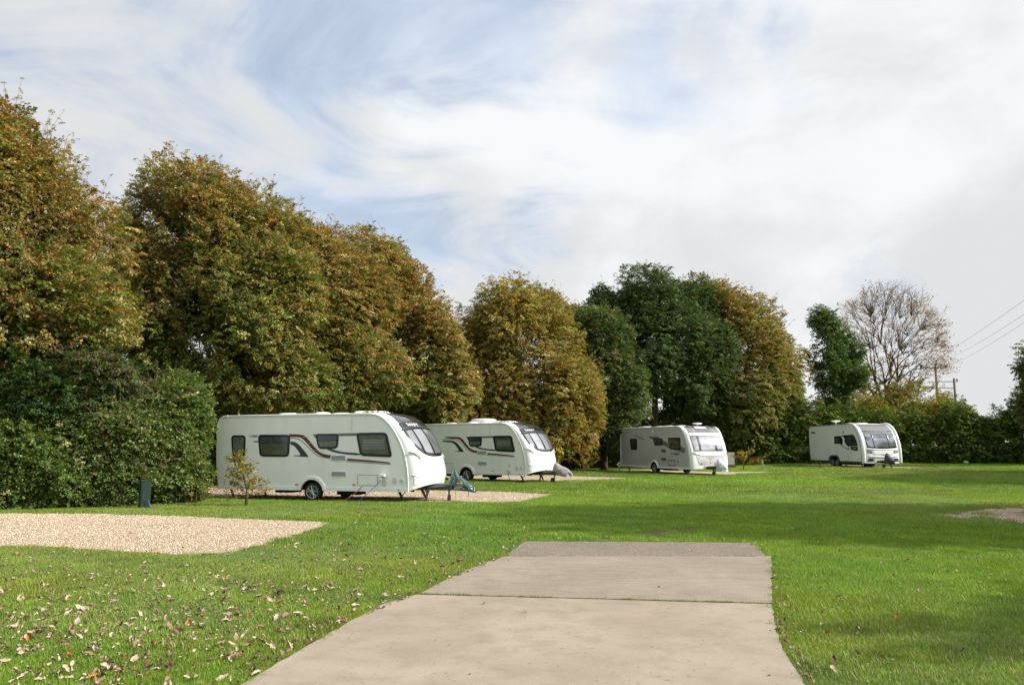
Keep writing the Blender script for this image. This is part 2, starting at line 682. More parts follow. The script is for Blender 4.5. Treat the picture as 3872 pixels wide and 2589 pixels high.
def concrete_mat(name, c, c2, grain, bumpd, streak=True):
    m = bpy.data.materials.new(name)
    m.use_nodes = True
    nt = m.node_tree
    b = nt.nodes['Principled BSDF']
    b.inputs['Roughness'].default_value = 0.9
    b.inputs['Specular IOR Level'].default_value = 0.2
    t = nt.nodes.new('ShaderNodeTexCoord')

    def noise(scale, det, lo, hi, stretch=(1, 1, 1), dist=0.0, rough=0.6):
        mp = nt.nodes.new('ShaderNodeMapping')
        mp.inputs['Scale'].default_value = stretch
        mp.inputs['Rotation'].default_value = (0, 0, R(3))
        nt.links.new(t.outputs['Object'], mp.inputs[0])
        n = nt.nodes.new('ShaderNodeTexNoise')
        n.inputs['Scale'].default_value = scale
        n.inputs['Detail'].default_value = det
        n.inputs['Distortion'].default_value = dist
        n.inputs['Roughness'].default_value = rough
        nt.links.new(mp.outputs[0], n.inputs['Vector'])
        r_ = nt.nodes.new('ShaderNodeMapRange')
        r_.inputs[1].default_value = lo
        r_.inputs[2].default_value = hi
        nt.links.new(n.outputs[0], r_.inputs[0])
        return r_.outputs[0], n.outputs[0]

    def mix(f, a, bcol, k=1.0):
        mx = nt.nodes.new('ShaderNodeMix')
        mx.data_type = 'RGBA'
        if k != 1.0:
            mm = nt.nodes.new('ShaderNodeMath')
            mm.operation = 'MULTIPLY'
            nt.links.new(f, mm.inputs[0])
            mm.inputs[1].default_value = k
            f = mm.outputs[0]
        nt.links.new(f, mx.inputs[0])
        if isinstance(a, tuple):
            mx.inputs[6].default_value = (*a, 1)
        else:
            nt.links.new(a, mx.inputs[6])
        mx.inputs[7].default_value = (*bcol, 1)
        return mx.outputs[2]

    f1, _ = noise(0.8, 6, 0.38, 0.62, dist=0.5)
    c_ = mix(f1, c, tuple(q * 0.93 for q in c2), 0.95)
    f2, _ = noise(3.2, 9, 0.47, 0.70, dist=0.5)
    c_ = mix(f2, c_, tuple(q * 0.74 for q in c2), 0.62)
    f3, g = noise(grain, 4, 0.52, 0.72)
    c_ = mix(f3, c_, tuple(q * 0.5 for q in c), 0.6)
    f4, _ = noise(grain * 0.6, 3, 0.62, 0.72)
    c_ = mix(f4, c_, tuple(min(0.8, q * 1.5) for q in c), 0.6)
    # dark specks and small stains
    f5, _ = noise(22, 3, 0.66, 0.72, rough=0.5)
    c_ = mix(f5, c_, tuple(q * 0.35 for q in c), 0.65)
    if streak:
        f6, _ = noise(2.2, 7, 0.50, 0.70, stretch=(0.5, 9.0, 1))
        c_ = mix(f6, c_, tuple(q * 0.62 for q in c2), 0.55)
        f8, _ = noise(3.0, 8, 0.56, 0.60, stretch=(0.3, 22.0, 1))
        c_ = mix(f8, c_, tuple(q * 0.45 for q in c2), 0.35)
    nt.links.new(c_, b.inputs['Base Color'])
    bp = nt.nodes.new('ShaderNodeBump')
    bp.inputs['Strength'].default_value = 0.6
    bp.inputs['Distance'].default_value = bumpd
    nt.links.new(g, bp.inputs['Height'])
    nt.links.new(bp.outputs[0], b.inputs['Normal'])
    return m


path = empty('concrete_track', (0, 0, 0))
tag(path, kind='structure')
M_conc = concrete_mat('smooth_weathered_concrete', (0.330, 0.278, 0.212), (0.29, 0.24, 0.178), 120, 0.004, streak=False)
M_conc2 = concrete_mat('brushed_weathered_concrete', (0.305, 0.258, 0.20), (0.275, 0.228, 0.172), 55, 0.016, streak=True)
M_asph = gravel_mat('worn_tarmac', (0.30, 0.26, 0.21), (0.20, 0.17, 0.14), 60)
sheet('slab', slab_near, 0.018, M_conc, path, 0.15)
sheet('slab', slab_far, 0.018, M_conc2, path, 0.15)
sheet('tarmac_strip', asph, 0.012, M_asph, path, 0.15)


# ------------------------------------------------------------------ caravans
WID = 2.25
M_white = mat('white_caravan_shell', (0.80, 0.80, 0.78), 0.28, coat=0.25, noise=(1.2, 0.04))
M_side = mat('side_panel_off_white', (0.80, 0.81, 0.74), 0.38, noise=(0.9, 0.05))
M_trim = mat('cream_white_trim', (0.78, 0.78, 0.75), 0.4)
M_silver = mat('silver_grey_side_panel', (0.46, 0.46, 0.45), 0.42, noise=(0.8, 0.05))
M_black = mat('black_window_surround', (0.008, 0.009, 0.010), 0.16)
M_blackp = mat('black_plastic', (0.02, 0.02, 0.022), 0.5)
M_dark = mat('underbody_black', (0.012, 0.011, 0.010), 0.85)
M_tyre = mat('tyre_rubber', (0.014, 0.014, 0.014), 0.8, bump=(60, 0.3, 0.004))
M_alloy = mat('alloy_wheel_silver', (0.55, 0.56, 0.56), 0.3, metal=0.85)
M_alloy_d = mat('alloy_wheel_recess', (0.03, 0.03, 0.03), 0.6)
M_galv = mat('galvanised_steel', (0.34, 0.34, 0.33), 0.5, metal=0.6, noise=(14, 0.4))
M_chas = mat('dark_chassis_paint', (0.045, 0.047, 0.052), 0.5)
M_red = mat('dark_red_decal', (0.135, 0.012, 0.010), 0.4)
M_grey = mat('grey_decal', (0.20, 0.20, 0.19), 0.4)
M_mgrey = mat('mid_grey_green_decal', (0.13, 0.14, 0.12), 0.4)
M_lgrey = mat('light_grey_decal', (0.50, 0.50, 0.49), 0.4)
M_dgrey = mat('charcoal_decal', (0.028, 0.034, 0.028), 0.35)
M_vent = mat('vent_slats_grey', (0.42, 0.42, 0.39), 0.5)
M_ventd = mat('vent_shadow_gap', (0.10, 0.10, 0.09), 0.7)
M_seam = mat('panel_seam_grey', (0.42, 0.42, 0.41), 0.5)
M_orange = mat('orange_marker_lens', (0.75, 0.16, 0.03), 0.25)
M_redlens = mat('red_lens', (0.5, 0.02, 0.02), 0.25)
M_beige = mat('beige_plastic_cover', (0.60, 0.58, 0.46), 0.5)
M_blind = mat('pleated_blind_behind_glass', (0.135, 0.15, 0.115), 0.12, spec=0.7, noise=(7, 0.35))
M_pane = mat('tinted_acrylic_pane', (0.055, 0.065, 0.062), 0.06, spec=0.8, noise=(2.5, 0.5))
M_blindg = mat('green_grey_blind_behind_glass', (0.085, 0.095, 0.055), 0.12, spec=0.7, noise=(5, 0.4))
M_fpane = mat('front_window_pane', (0.24, 0.255, 0.275), 0.05, metal=0.5, spec=0.9, noise=(2.0, 0.35))  # grey base of both front panes stands in for reflected sky and curtains
M_fpane2 = mat('front_window_blind_pane', (0.33, 0.345, 0.36), 0.06, metal=0.4, spec=0.9, noise=(2.2, 0.25))
M_skyl = mat('panoramic_skylight', (0.028, 0.032, 0.042), 0.07, spec=0.8, coat=0.5)
M_skylg = mat('bronze_grey_skylight', (0.16, 0.15, 0.15), 0.16, metal=0.5, spec=0.8)
M_lid = mat('silver_locker_lid', (0.50, 0.49, 0.475), 0.3, metal=0.25)
M_bronze = mat('brown_grab_handle', (0.42, 0.34, 0.30), 0.35)
M_chrome = mat('chrome_strip', (0.7, 0.7, 0.7), 0.12, metal=1.0)
M_lamp = mat('clear_lamp_lens', (0.5, 0.52, 0.54), 0.08, metal=0.5, spec=0.8)
M_roofdome = mat('translucent_white_dome', (0.62, 0.62, 0.58), 0.35)
M_hose = mat('blue_hose', (0.02, 0.10, 0.36), 0.4)
M_cableo = mat('orange_brown_cable', (0.40, 0.13, 0.05), 0.5)
M_cabled = mat('dark_cable', (0.02, 0.03, 0.04), 0.5)
M_ltext = mat('white_lettering', (0.8, 0.8, 0.8), 0.4)
M_ctext = mat('chrome_lettering', (0.75, 0.75, 0.75), 0.25, metal=0.6)
M_dtext = mat('dark_lettering', (0.03, 0.03, 0.03), 0.4)


def grime(m, amt):
    """faint vertical rain streaks and dust"""
    nt = m.node_tree
    b = nt.nodes['Principled BSDF']
    src = b.inputs['Base Color'].links[0].from_socket
    t = nt.nodes.new('ShaderNodeTexCoord')
    mp = nt.nodes.new('ShaderNodeMapping')
    mp.inputs['Scale'].default_value = (3.7, 3.7, 0.55)
    n = nt.nodes.new('ShaderNodeTexNoise')
    n.inputs['Scale'].default_value = 1.0
    n.inputs['Detail'].default_value = 6
    rm = nt.nodes.new('ShaderNodeMapRange')
    rm.inputs[1].default_value = 0.45
    rm.inputs[2].default_value = 0.75
    rm.inputs[4].default_value = amt
    mx = nt.nodes.new('ShaderNodeMix')
    mx.data_type = 'RGBA'
    mx.inputs[7].default_value = (0.22, 0.23, 0.17, 1)
    nt.links.new(t.outputs['Object'], mp.inputs[0])
    nt.links.new(mp.outputs[0], n.inputs['Vector'])
    nt.links.new(n.outputs[0], rm.inputs[0])
    nt.links.new(rm.outputs[0], mx.inputs[0])
    nt.links.new(src, mx.inputs[6])
    nt.links.new(mx.outputs[2], b.inputs['Base Color'])


grime(M_white, 0.07)
grime(M_side, 0.09)
grime(M_silver, 0.12)


def resamp(P, n=41):
    P = np.array(P, float)
    m = len(P)
    d = np.r_[0, np.cumsum(np.linalg.norm(np.diff(P, axis=0), axis=1))]
    d /= d[-1]
    T = np.gradient(P, d, axis=0)
    out = []
    for s in np.linspace(0, 1, n):
        i = min(m - 2, max(0, int(np.searchsorted(d, s)) - 1))
        h = d[i + 1] - d[i]
        u = (s - d[i]) / h
        out.append((2 * u ** 3 - 3 * u * u + 1) * P[i] + (u ** 3 - 2 * u * u + u) * h * T[i] + (-2 * u ** 3 + 3 * u * u) * P[i + 1] + (u ** 3 - u * u) * h * T[i + 1])
    return np.array(out)


class Shell:
    def __init__(s, B, C, rear, p, root):
        s.Bs = resamp(B)
        s.Cs = resamp(C)
        s.rear = rear
        s.p = p
        s.root = root

    def g(s, w):
        return max(0.0, 1 - abs(w) ** s.p) ** (1 / s.p)

    def S(s, t, w):
        f = t * 40
        i = int(min(39, max(0, f)))
        u = f - i
        b = s.Bs[i] * (1 - u) + s.Bs[i + 1] * u
        c = s.Cs[i] * (1 - u) + s.Cs[i + 1] * u
        q = b + (c - b) * s.g(w)
        return Vector((q[0], (w + 1) * WID / 2, q[1]))

    def N(s, t, w):
        e = 0.004
        w0 = max(-0.995, min(0.995, w))
        a = s.S(min(1, t + e), w0) - s.S(max(0, t - e), w0)
        b = s.S(t, min(0.999, w0 + e)) - s.S(t, max(-0.999, w0 - e))
        n = a.cross(b)
        n.normalize()
        if n.x < 0 and n.z < 0.2:
            n = -n
        if n.z < -0.5:
            n = -n
        return n

    def P(s, t, w, off):
        return s.S(t, w) + s.N(t, w) * off

    def patch(s, name, fw, m, off=0.006, parent=None, nt=12, nw=16, smooth=True):
        """fw(a,b)->(t,w) with a,b in 0..1 ; thick pad standing proud of the shell"""
        G = [[s.P(*fw(i / nt, j / nw), off) for j in range(nw + 1)] for i in range(nt + 1)]
        D = [[s.P(*fw(i / nt, j / nw), -0.004) for j in range(nw + 1)] for i in range(nt + 1)]
        V = [p for r in G for p in r]
        k = nw + 1
        F = [(i * k + j, i * k + j + 1, (i + 1) * k + j + 1, (i + 1) * k + j) for i in range(nt) for j in range(nw)]
        ring = [(0, j) for j in range(nw)] + [(i, nw) for i in range(nt)] + [(nt, j) for j in range(nw, 0, -1)] + [(i, 0) for i in range(nt, 0, -1)]
        b0 = len(V)
        V += [G[i][j] for i, j in ring]
        b1 = len(V)
        V += [D[i][j] for i, j in ring]
        n = len(ring)
        F += [(b0 + q, b0 + (q + 1) % n, b1 + (q + 1) % n, b1 + q) for q in range(n)]
        mb = MB().add(V, F)
        o = mb.build(name, m, parent or s.root, recalc=False)
        sm = np.zeros(len(F), bool)
        sm[:nt * nw] = smooth
        o.data.polygons.foreach_set('use_smooth', sm)
        # normals outward
        if o.data.polygons[len(F) // 4].normal.x < -0.0:
            o.data.flip_normals()
        return o

    def quad(s, name, q, m, off=0.006, parent=None, nt=10, nw=12):
        """q: four (t,w): top-left, top-right, bottom-right, bottom-left"""
        def fw(a, b):
            t = (q[0][0] * (1 - b) + q[1][0] * b) * (1 - a) + (q[3][0] * (1 - b) + q[2][0] * b) * a
            w = (q[0][1] * (1 - b) + q[1][1] * b) * (1 - a) + (q[3][1] * (1 - b) + q[2][1] * b) * a
            return t, w
        return s.patch(name, fw, m, off, parent, nt, nw)

    def line(s, name, tw, rad, m, off=0.004, parent=None, n=5):
        pts = []
        for (a, b) in zip(tw[:-1], tw[1:]):
            for k in range(8):
                f = k / 8
                pts.append(s.P(a[0] * (1 - f) + b[0] * f, a[1] * (1 - f) + b[1] * f, off))
        pts.append(s.P(*tw[-1], off))
        return MB().tube(pts, rad, n).build(name, m, parent or s.root, smooth=True)

    def text(s, name, body, t, w, size, m, parent=None, sx=1.0, off=0.012):
        n = s.N(t, w)
        y = Vector((0, 0, 1))
        y = (y - n * y.dot(n)).normalized()
        x = y.cross(n)
        M = Matrix((x, y, n)).transposed()
        return text_mesh(name, body, size, m, parent or s.root, s.P(t, w, off), M.to_euler(), sx=sx)


def shell_body(sh, edge_pts, n_rear, n_roof, arch, m_front, m_side, zb, floor_front):
    """edge_pts : rear bottom -> rear top -> roof -> (front profile appended)"""
    root = sh.root
    ws = [-math.cos(math.pi * k / 30) for k in range(31)]
    E = edge_pts
    nE = len(E)

    def row(i):
        x, z = E[i]
        dx = -0.05 * (1 - smooth01((i - n_rear + 1) / 3)) if i < n_rear + 2 else 0
        dz = 0.045 * float(smooth01((i - n_rear + 3) / 4)) if i >= n_rear - 3 else 0
        return [Vector((x + dx * sh.g(w), (w + 1) * WID / 2, z + dz * sh.g(w))) for w in ws]
    rows = [row(i) for i in range(nE)]
    nf = 34
    frows = [[sh.S(k / nf, w) for w in ws] for k in range(nf + 1)]

    def part(name, rr, m):
        k = len(ws)
        V = [p for r in rr for p in r]
        F = [(i * k + j, i * k + j + 1, (i + 1) * k + j + 1, (i + 1) * k + j) for i in range(len(rr) - 1) for j in range(k - 1)]
        o = MB().add(V, F).build(name, m, root, smooth=True, recalc=False)
        me = o.data
        c = sum((p.center for p in me.polygons), Vector()) / len(me.polygons)
        q = me.polygons[len(me.polygons) // 2]
        if q.normal.dot(q.center - Vector((3.0, WID / 2, 1.3))) < 0:
            me.flip_normals()
        return o
    part('rear_panel', rows[:n_rear], m_front)
    part('roof', rows[n_rear - 1:] + [frows[0]], m_front)
    part('front_panel', frows, m_front)
    # side walls with the wheel arch cut out
    bot = [(sh.Bs[-1][0], zb)]
    ax0, ax1, az, rad = arch
    k = 14
    arc = []
    if ax1 - ax0 < rad * 2 + 0.05:
        cx = (ax0 + ax1) / 2
        arc = [(cx + rad * math.cos(math.pi * i / k), az + rad * math.sin(math.pi * i / k)) for i in range(k + 1)]
    else:
        arc = [(ax1 - rad + rad * math.cos(math.pi / 2 * i / 8), az + rad * math.sin(math.pi / 2 * i / 8)) for i in range(9)]
        arc += [(ax0 + rad - rad * math.sin(math.pi / 2 * i / 8), az + rad * math.cos(math.pi / 2 * i / 8)) for i in range(9)]
    arc = [(x, z) for x, z in arc if z > zb + 0.005]
    r_ = math.sqrt(max(0.0, rad * rad - (zb - az) ** 2))
    xr = (arc[0][0], zb)
    xl = (arc[-1][0], zb)
    if ax1 - ax0 < rad * 2 + 0.05:
        xr = ((ax0 + ax1) / 2 + r_, zb)
        xl = ((ax0 + ax1) / 2 - r_, zb)
    outline = [tuple(p) for p in E] + [tuple(p) for p in sh.Bs] + [bot[0], xr] + arc + [xl]
    out2 = []
    for p in outline:
        if not out2 or abs(p[0] - out2[-1][0]) + abs(p[1] - out2[-1][1]) > 1e-4:
            out2.append(p)
    for y, d in ((0.0, 1), (WID, -1)):
        MB().prism(out2, y + 0.03 * d, y).build('side_wall', m_side, root)
    # wheel boxes and floor
    ar = [xr] + arc + [xl]
    for y0, y1 in ((0.03, 0.36), (WID - 0.03, WID - 0.36)):
        mb = MB()
        V = [(p[0], y0, p[1]) for p in ar] + [(p[0], y1, p[1]) for p in ar]
        n = len(ar)
        F = [(i, i + 1, n + i + 1, n + i) for i in range(n - 1)] + [tuple(n + i for i in range(n))]
        mb.add(V, F)
        mb.build('wheel_box', M_dark, root)
    mb = MB()
    mb.box(E[0][0] + 0.05, xl[0], 0.04, WID - 0.04, zb + 0.03, zb + 0.08)
    mb.box(xr[0], floor_front, 0.04, WID - 0.04, zb + 0.03, zb + 0.08)
    mb.box(xl[0], xr[0], 0.37, WID - 0.37, zb + 0.03, zb + 0.08)
    mb.build('floor_pan', M_dark, root)
    return arc, xl, xr


def wheel(root, x, y, z, r, side, spokes=5, double=True):
    """side -1 : outer face towards -y"""
    t = MB()
    w = 0.095
    prof = [(r * 0.66, -w * 0.95), (r * 0.70, -w), (r * 0.93, -w), (r * 0.985, -w * 0.7), (r, -w * 0.3), (r, w * 0.3), (r * 0.985, w * 0.7), (r * 0.93, w), (r * 0.66, w)]
    t.lathe([(a, b * (-side)) for a, b in prof] if side > 0 else prof, (x, y, z), 'y', 36)
    o = t.build('wheel', M_tyre, root, smooth=True)
    m = MB()
    ri = r * 0.67
    fo = side * (w + 0.004)
    m.lathe([(ri * 0.93, fo * 0.6), (ri * 0.93, fo), (ri * 1.02, fo * 1.04), (ri * 1.04, fo * 0.9), (ri * 1.02, fo * 0.6)], (x, y, z), 'y', 36)
    for k in range(spokes):
        for da in ((-0.16, 0.16) if double else (0,)):
            a = 2 * math.pi * k / spokes + 0.3
            p0 = Vector((x + math.cos(a + da * 0.6) * ri * 0.16, y + fo * 1.0, z + math.sin(a + da * 0.6) * ri * 0.16))
            p1 = Vector((x + math.cos(a + da * 1.6) * ri * 0.96, y + fo * 0.98, z + math.sin(a + da * 1.6) * ri * 0.96))
            m.tube([p0, (p0 + p1) / 2, p1], [0.016, 0.012, 0.013], 6)
    m.lathe([(ri * 0.02, fo * 1.12), (ri * 0.16, fo * 1.12), (ri * 0.22, fo * 1.0), (ri * 0.22, fo * 0.7)], (x, y, z), 'y', 16)
    m.build('rim', M_alloy, o, smooth=False)
    MB().lathe([(0.001, fo * 0.72), (ri * 0.92, fo * 0.72), (ri * 0.92, fo * 0.5)], (x, y, z), 'y', 24).build('brake_disc', M_alloy_d, o)
    return o


def fender(root, arc, xl, xr, wdt, m, y=0.0, out=-0.03, flat_to=None):
    """moulded band round the wheel opening"""
    inner = [xr] + arc + [xl]
    P = [Vector(p) for p in inner]
    n = len(P)
    outer = []
    for i, p in enumerate(P):
        a = P[max(0, i - 1)]
        b = P[min(n - 1, i + 1)]
        d = (b - a).normalized()
        nn = Vector((d.y, -d.x))
        if i == 0:
            nn = Vector((1, 0.0))
        if i == n - 1:
            nn = Vector((-1, 0.0))
        outer.append(p + nn * wdt)
    V, F = [], []
    s_ = 1 if out > 0 else -1
    for i in range(n):
        V += [(P[i].x, y, P[i].y), (P[i].x, y + out, P[i].y), (P[i].x * 0.3 + outer[i].x * 0.7, y + out, P[i].y * 0.3 + outer[i].y * 0.7), (outer[i].x, y + out * 0.25, outer[i].y), (outer[i].x, y, outer[i].y)]
    for i in range(n - 1):
        for k in range(4):
            F.append((i * 5 + k, i * 5 + k + 1, (i + 1) * 5 + k + 1, (i + 1) * 5 + k))
    return MB().add(V, F).build('wheel_arch_trim', m, root, smooth=False)


def round_poly(poly, r=0.06, n=4):
    out = []
    m = len(poly)
    for i in range(m):
        a, b, c = Vector(poly[i - 1]), Vector(poly[i]), Vector(poly[(i + 1) % m])
        d1, d2 = (a - b), (c - b)
        k1, k2 = min(r, d1.length * 0.45), min(r, d2.length * 0.45)
        p, q = b + d1.normalized() * k1, b + d2.normalized() * k2
        for j in range(n + 1):
            t = j / n
            out.append(tuple(p * (1 - t) ** 2 + b * 2 * t * (1 - t) + q * t * t))
    return out


def window_side(root, poly, pane_m, split=None, inset=0.055):
    fr = round_poly(poly, 0.12)
    o = MB().prism(fr, 0.0, -0.024, 0.018).build('window', M_black, root)
    inner = inset_poly(fr, inset)
    z0 = min(p[1] for p in inner)
    z1 = max(p[1] for p in inner)
    if split:
        zs = z0 + (z1 - z0) * split
        # lower and upper blinds seen through the pane
        lo = clip_z(inner, zs, False)
        hi = clip_z(inner, zs + 0.012, True)
        MB().prism(lo, -0.020, -0.0275).build('pane', pane_m[0], o)
        MB().prism(hi, -0.020, -0.0275).build('pane', pane_m[1], o)
    else:
        MB().prism(inner, -0.020, -0.0275).build('pane', pane_m[0], o)
    return o


def clip_z(poly, z, above):
    out = []
    n = len(poly)
    for i in range(n):
        a, b = poly[i], poly[(i + 1) % n]
        ia = (a[1] >= z) == above
        ib = (b[1] >= z) == above
        if ia:
            out.append(a)
        if ia != ib:
            t = (z - a[1]) / (b[1] - a[1])
            out.append((a[0] + (b[0] - a[0]) * t, z))
    return out


def decal(root, name, poly, m, layer=1, y=0.0):
    return MB().prism(poly, y + 0.001, y - 0.0022 * layer).build(name, m, root)


def ribbon(pts, w):
    P = [Vector(p) for p in pts]
    n = len(P)
    up, dn = [], []
    for i in range(n):
        d = (P[min(n - 1, i + 1)] - P[max(0, i - 1)]).normalized()
        nn = Vector((-d.y, d.x))
        ww = w[i] if hasattr(w, '__len__') else w
        up.append(tuple(P[i] + nn * ww / 2))
        dn.append(tuple(P[i] - nn * ww / 2))
    return up + dn[::-1]


def side_vent(root, x0, x1, z0, z1, frame_m, slat_m, n=9, vertical=True):
    fr = MB().prism(chaikin([(x0, z0), (x1, z0), (x1, z1), (x0, z1)], 1), 0.0, -0.014, 0.008).build('fridge_vent', frame_m, root)
    MB().prism([(x0 + .035, z0 + .03), (x1 - .035, z0 + .03), (x1 - .035, z1 - .03), (x0 + .035, z1 - .03)], -0.008, -0.0155).build('grille_backing', M_ventd, fr)
    mb = MB()
    if vertical:
        for k in range(n):
            x = x0 + .05 + (x1 - x0 - .1) * k / (n - 1)
            mb.box(x - .008, x + .008, -0.021, -0.0157, z0 + .03, z1 - .03)
    for k in range(3):
        z = z0 + .045 + (z1 - z0 - .09) * k / 2
        mb.box(x0 + .035, x1 - .035, -0.0235, -0.016, z - .007, z + .007)
    o = mb.build('grille', slat_m, fr)
    return fr


def hatch(root, name, x0, x1, z0, z1, m, frame=None, wd=0.022):
    fr = frame or M_seam
    mb = MB()
    for (a, b, c, d) in ((x0, x1, z0, z0 + wd), (x0, x1, z1 - wd, z1), (x0, x0 + wd, z0 + wd, z1 - wd), (x1 - wd, x1, z0 + wd, z1 - wd)):
        mb.box(a, b, -0.010, 0.0, c, d)
    o = mb.build(name, fr, root)
    MB().box(x0 + wd, x1 - wd, -0.006, 0.0, z0 + wd, z1 - wd).build('lid', m, o)
    cx = (x0 + x1) / 2
    MB().box(cx - .035, cx + .035, -0.014, -0.006, z1 - wd - .05, z1 - wd - .01, 0.003).build('catch', m if frame is None else M_blackp, o)
    return o


def rounded_plate(root, name, x0, x1, z0, z1, m, d=0.02, y=0.0):
    return MB().prism(chaikin([(x0, z0), (x1, z0), (x1, z1), (x0, z1)], 2), y, y - d, d * 0.35).build(name, m, root)


def disc(root, name, x, z, r, m, d=0.012, y=0.0):
    return MB().prism([(x + r * math.cos(2 * math.pi * k / 20), z + r * math.sin(2 * math.pi * k / 20)) for k in range(20)], y, y - d, d * 0.4).build(name, m, root)


def dome(root, name, x0, x1, y0, y1, z, h, m):
    """low moulded roof fitting"""
    N = 8
    V, F = [], []
    rings = [(1.0, 0.0), (1.0, 0.35), (0.94, 0.75), (0.80, 0.97), (0.4, 1.05), (0.0, 1.06)]
    pts = chaikin([(x0, y0), (x1, y0), (x1, y1), (x0, y1)], 2)
    cx, cy = (x0 + x1) / 2, (y0 + y1) / 2
    n = len(pts)
    for s_, hh in rings:
        for p in pts:
            V.append((cx + (p[0] - cx) * s_, cy + (p[1] - cy) * s_, z + h * hh))
    for r_ in range(len(rings) - 1):
        for k in range(n):
            F.append((r_ * n + k, r_ * n + (k + 1) % n, (r_ + 1) * n + (k + 1) % n, (r_ + 1) * n + k))
    return MB().add(V, F).build(name, m, root, smooth=True)


def steady(root, x, y, dx, zb=0.30, zg=0.0, m=None):
    m = m or M_chas
    mb = MB()
    mb.tube([(x, y, zb), (x + dx, y, zg + 0.03)], [0.045, 0.035], 4)
    mb.tube([(x + dx * 1.6, y, zb), (x + dx * 0.55, y, (zb + zg) / 2)], 0.012, 4)
    mb.box(x + dx - .06, x + dx + .06, y - .05, y + .05, zg, zg + .025)
    return mb.build('corner_steady', m, root)


def chassis(root, L, hx, zh=0.42, jz=0.0, jx=None, jockey='post'):
    mb = MB()
    for ya, yb in ((0.50, 1.06), (1.75, 1.19)):
        mb.tube([(L - 0.9, ya, 0.34), (L + 0.1, ya + (yb - ya) * 0.35, 0.36), (hx - 0.25, yb, zh)], [0.05, 0.055, 0.045], 4)
    mb.box(hx - 0.35, hx + 0.22, 1.08, 1.17, zh - 0.03, zh + 0.05, 0.01)
    o = mb.build('drawbar', M_chas, root)
    MB().box(L + 0.22, hx - 0.32, 0.93, 1.32, zh - 0.10, zh + 0.05, 0.02).build('drawbar_cover', M_chas, root)
    mb = MB()
    mb.tube([(3.0, 0.75, 0.24), (3.0, WID - 0.75, 0.24)], 0.05, 8)
    mb.tube([(0.8, 0.62, 0.28), (L, 0.62, 0.28)], 0.03, 4)
    mb.tube([(0.8, WID - 0.62, 0.28), (L, WID - 0.62, 0.28)], 0.03, 4)
    mb.tube([(3.0, 0.12, 0.24), (3.0, 0.75, 0.24)], 0.035, 6)
    mb.box(3.9, 4.6, 0.3, 0.8, 0.15, 0.30, 0.02)
    mb.box(1.3, 1.9, 1.2, 1.8, 0.12, 0.30, 0.03)
    mb.build('axle_and_rails', M_dark, root)
    jx = jx if jx is not None else hx - 0.12
    y = 1.0
    mb = MB()
    mb.tube([(jx, y, zh + 0.25), (jx, y, jz + 0.10)], 0.024, 8)
    mb.tube([(jx, y, zh + 0.0), (jx, y, jz + 0.16)], 0.034, 8)
    j = mb.build('jockey_stand', M_galv, root)
    if jockey == 'wheel':
        MB().lathe([(0.03, -.035), (0.085, -.035), (0.10, -.02), (0.10, .02), (0.085, .035), (0.03, .035)], (jx - 0.05, y - 0.07, jz + 0.10), 'y', 20).build('jockey_wheel', M_tyre, j)
        mb = MB()
        for k in range(5):
            a = k * 2 * math.pi / 5
            mb.lathe([(0.001, -.04), (0.013, -.04), (0.013, -.036)], (jx - 0.05 + math.cos(a) * 0.045, y - 0.07, jz + 0.10 + math.sin(a) * 0.045), 'y', 8)
        mb.build('wheel_rivet', M_galv, j)
    else:
        MB().lathe([(0.02, 0.0), (0.05, 0.0), (0.055, 0.05), (0.045, 0.16), (0.02, 0.17)], (jx, y, jz), 'z', 12).build('jockey_foot', mat('rusty_foot', (0.10, 0.055, 0.035), 0.8), j)
    # handbrake lever
    MB().tube([(hx - 0.42, 1.2, zh + 0.03), (hx - 0.48, 1.2, zh + 0.20), (hx - 0.44, 1.2, zh + 0.30)], [0.015, 0.014, 0.02], 6).build('handbrake', M_blackp, root)
    return o


def cover(name, poly, m, hw0=0.10, hw1=0.26, seed=1, top_hw=0.05):
    """draped fabric hood : side outline poly (x,z) given as top edge list and bottom z ; returns MB"""
    r = np.random.default_rng(seed)
    ph = r.uniform(0, 6.28, 8)
    top = chaikin(poly['top'], 2, closed=False)
    bot = poly['bot']
    V, F = [], []
    nx = 26
    ny = 18
    xs = np.linspace(top[0][0], top[-1][0], nx)
    tx = [p[0] for p in top]
    tz = [p[1] for p in top]
    bx = [p[0] for p in bot]
    bz = [p[1] for p in bot]
    for i, x in enumerate(xs):
        zt = np.interp(x, tx, tz)
        zb_ = np.interp(x, bx, bz)
        u = i / (nx - 1)
        hw = (hw0 + (hw1 - hw0) * math.sin(math.pi * min(1, u * 1.05 + 0.08))) * (0.55 + 0.45 * min(1, u * 4)) * (0.45 + 0.55 * min(1, (1 - u) * 5))
        for j in range(ny + 1):
            a = math.pi * j / ny            # 0 : near bottom .. pi : far bottom
            s_ = -math.cos(a)
            h = math.sin(a) ** 0.62
            z = zb_ + (zt - zb_) * h
            fold = 0.016 * math.sin(7 * u + 5 * h + ph[0]) + 0.012 * math.sin(17 * u - 9 * h + ph[1]) + 0.008 * math.sin(31 * u + 13 * h + ph[2])
            fold *= (1.2 - 0.8 * h)
            y = 1.125 + s_ * (hw + fold * 1.6)
            V.append((x + fold * 0.7 * (1 - h), y, z + fold * 0.3 * (1 - h)))
    k = ny + 1
    for i in range(nx - 1):
        for j in range(ny):
            F.append((i * k + j, i * k + j + 1, (i + 1) * k + j + 1, (i + 1) * k + j))
    F.append(tuple(range(k)))
    F.append(tuple((nx - 1) * k + j for j in range(k)))
    return MB().add(V, F).build(name, m, None, smooth=True)


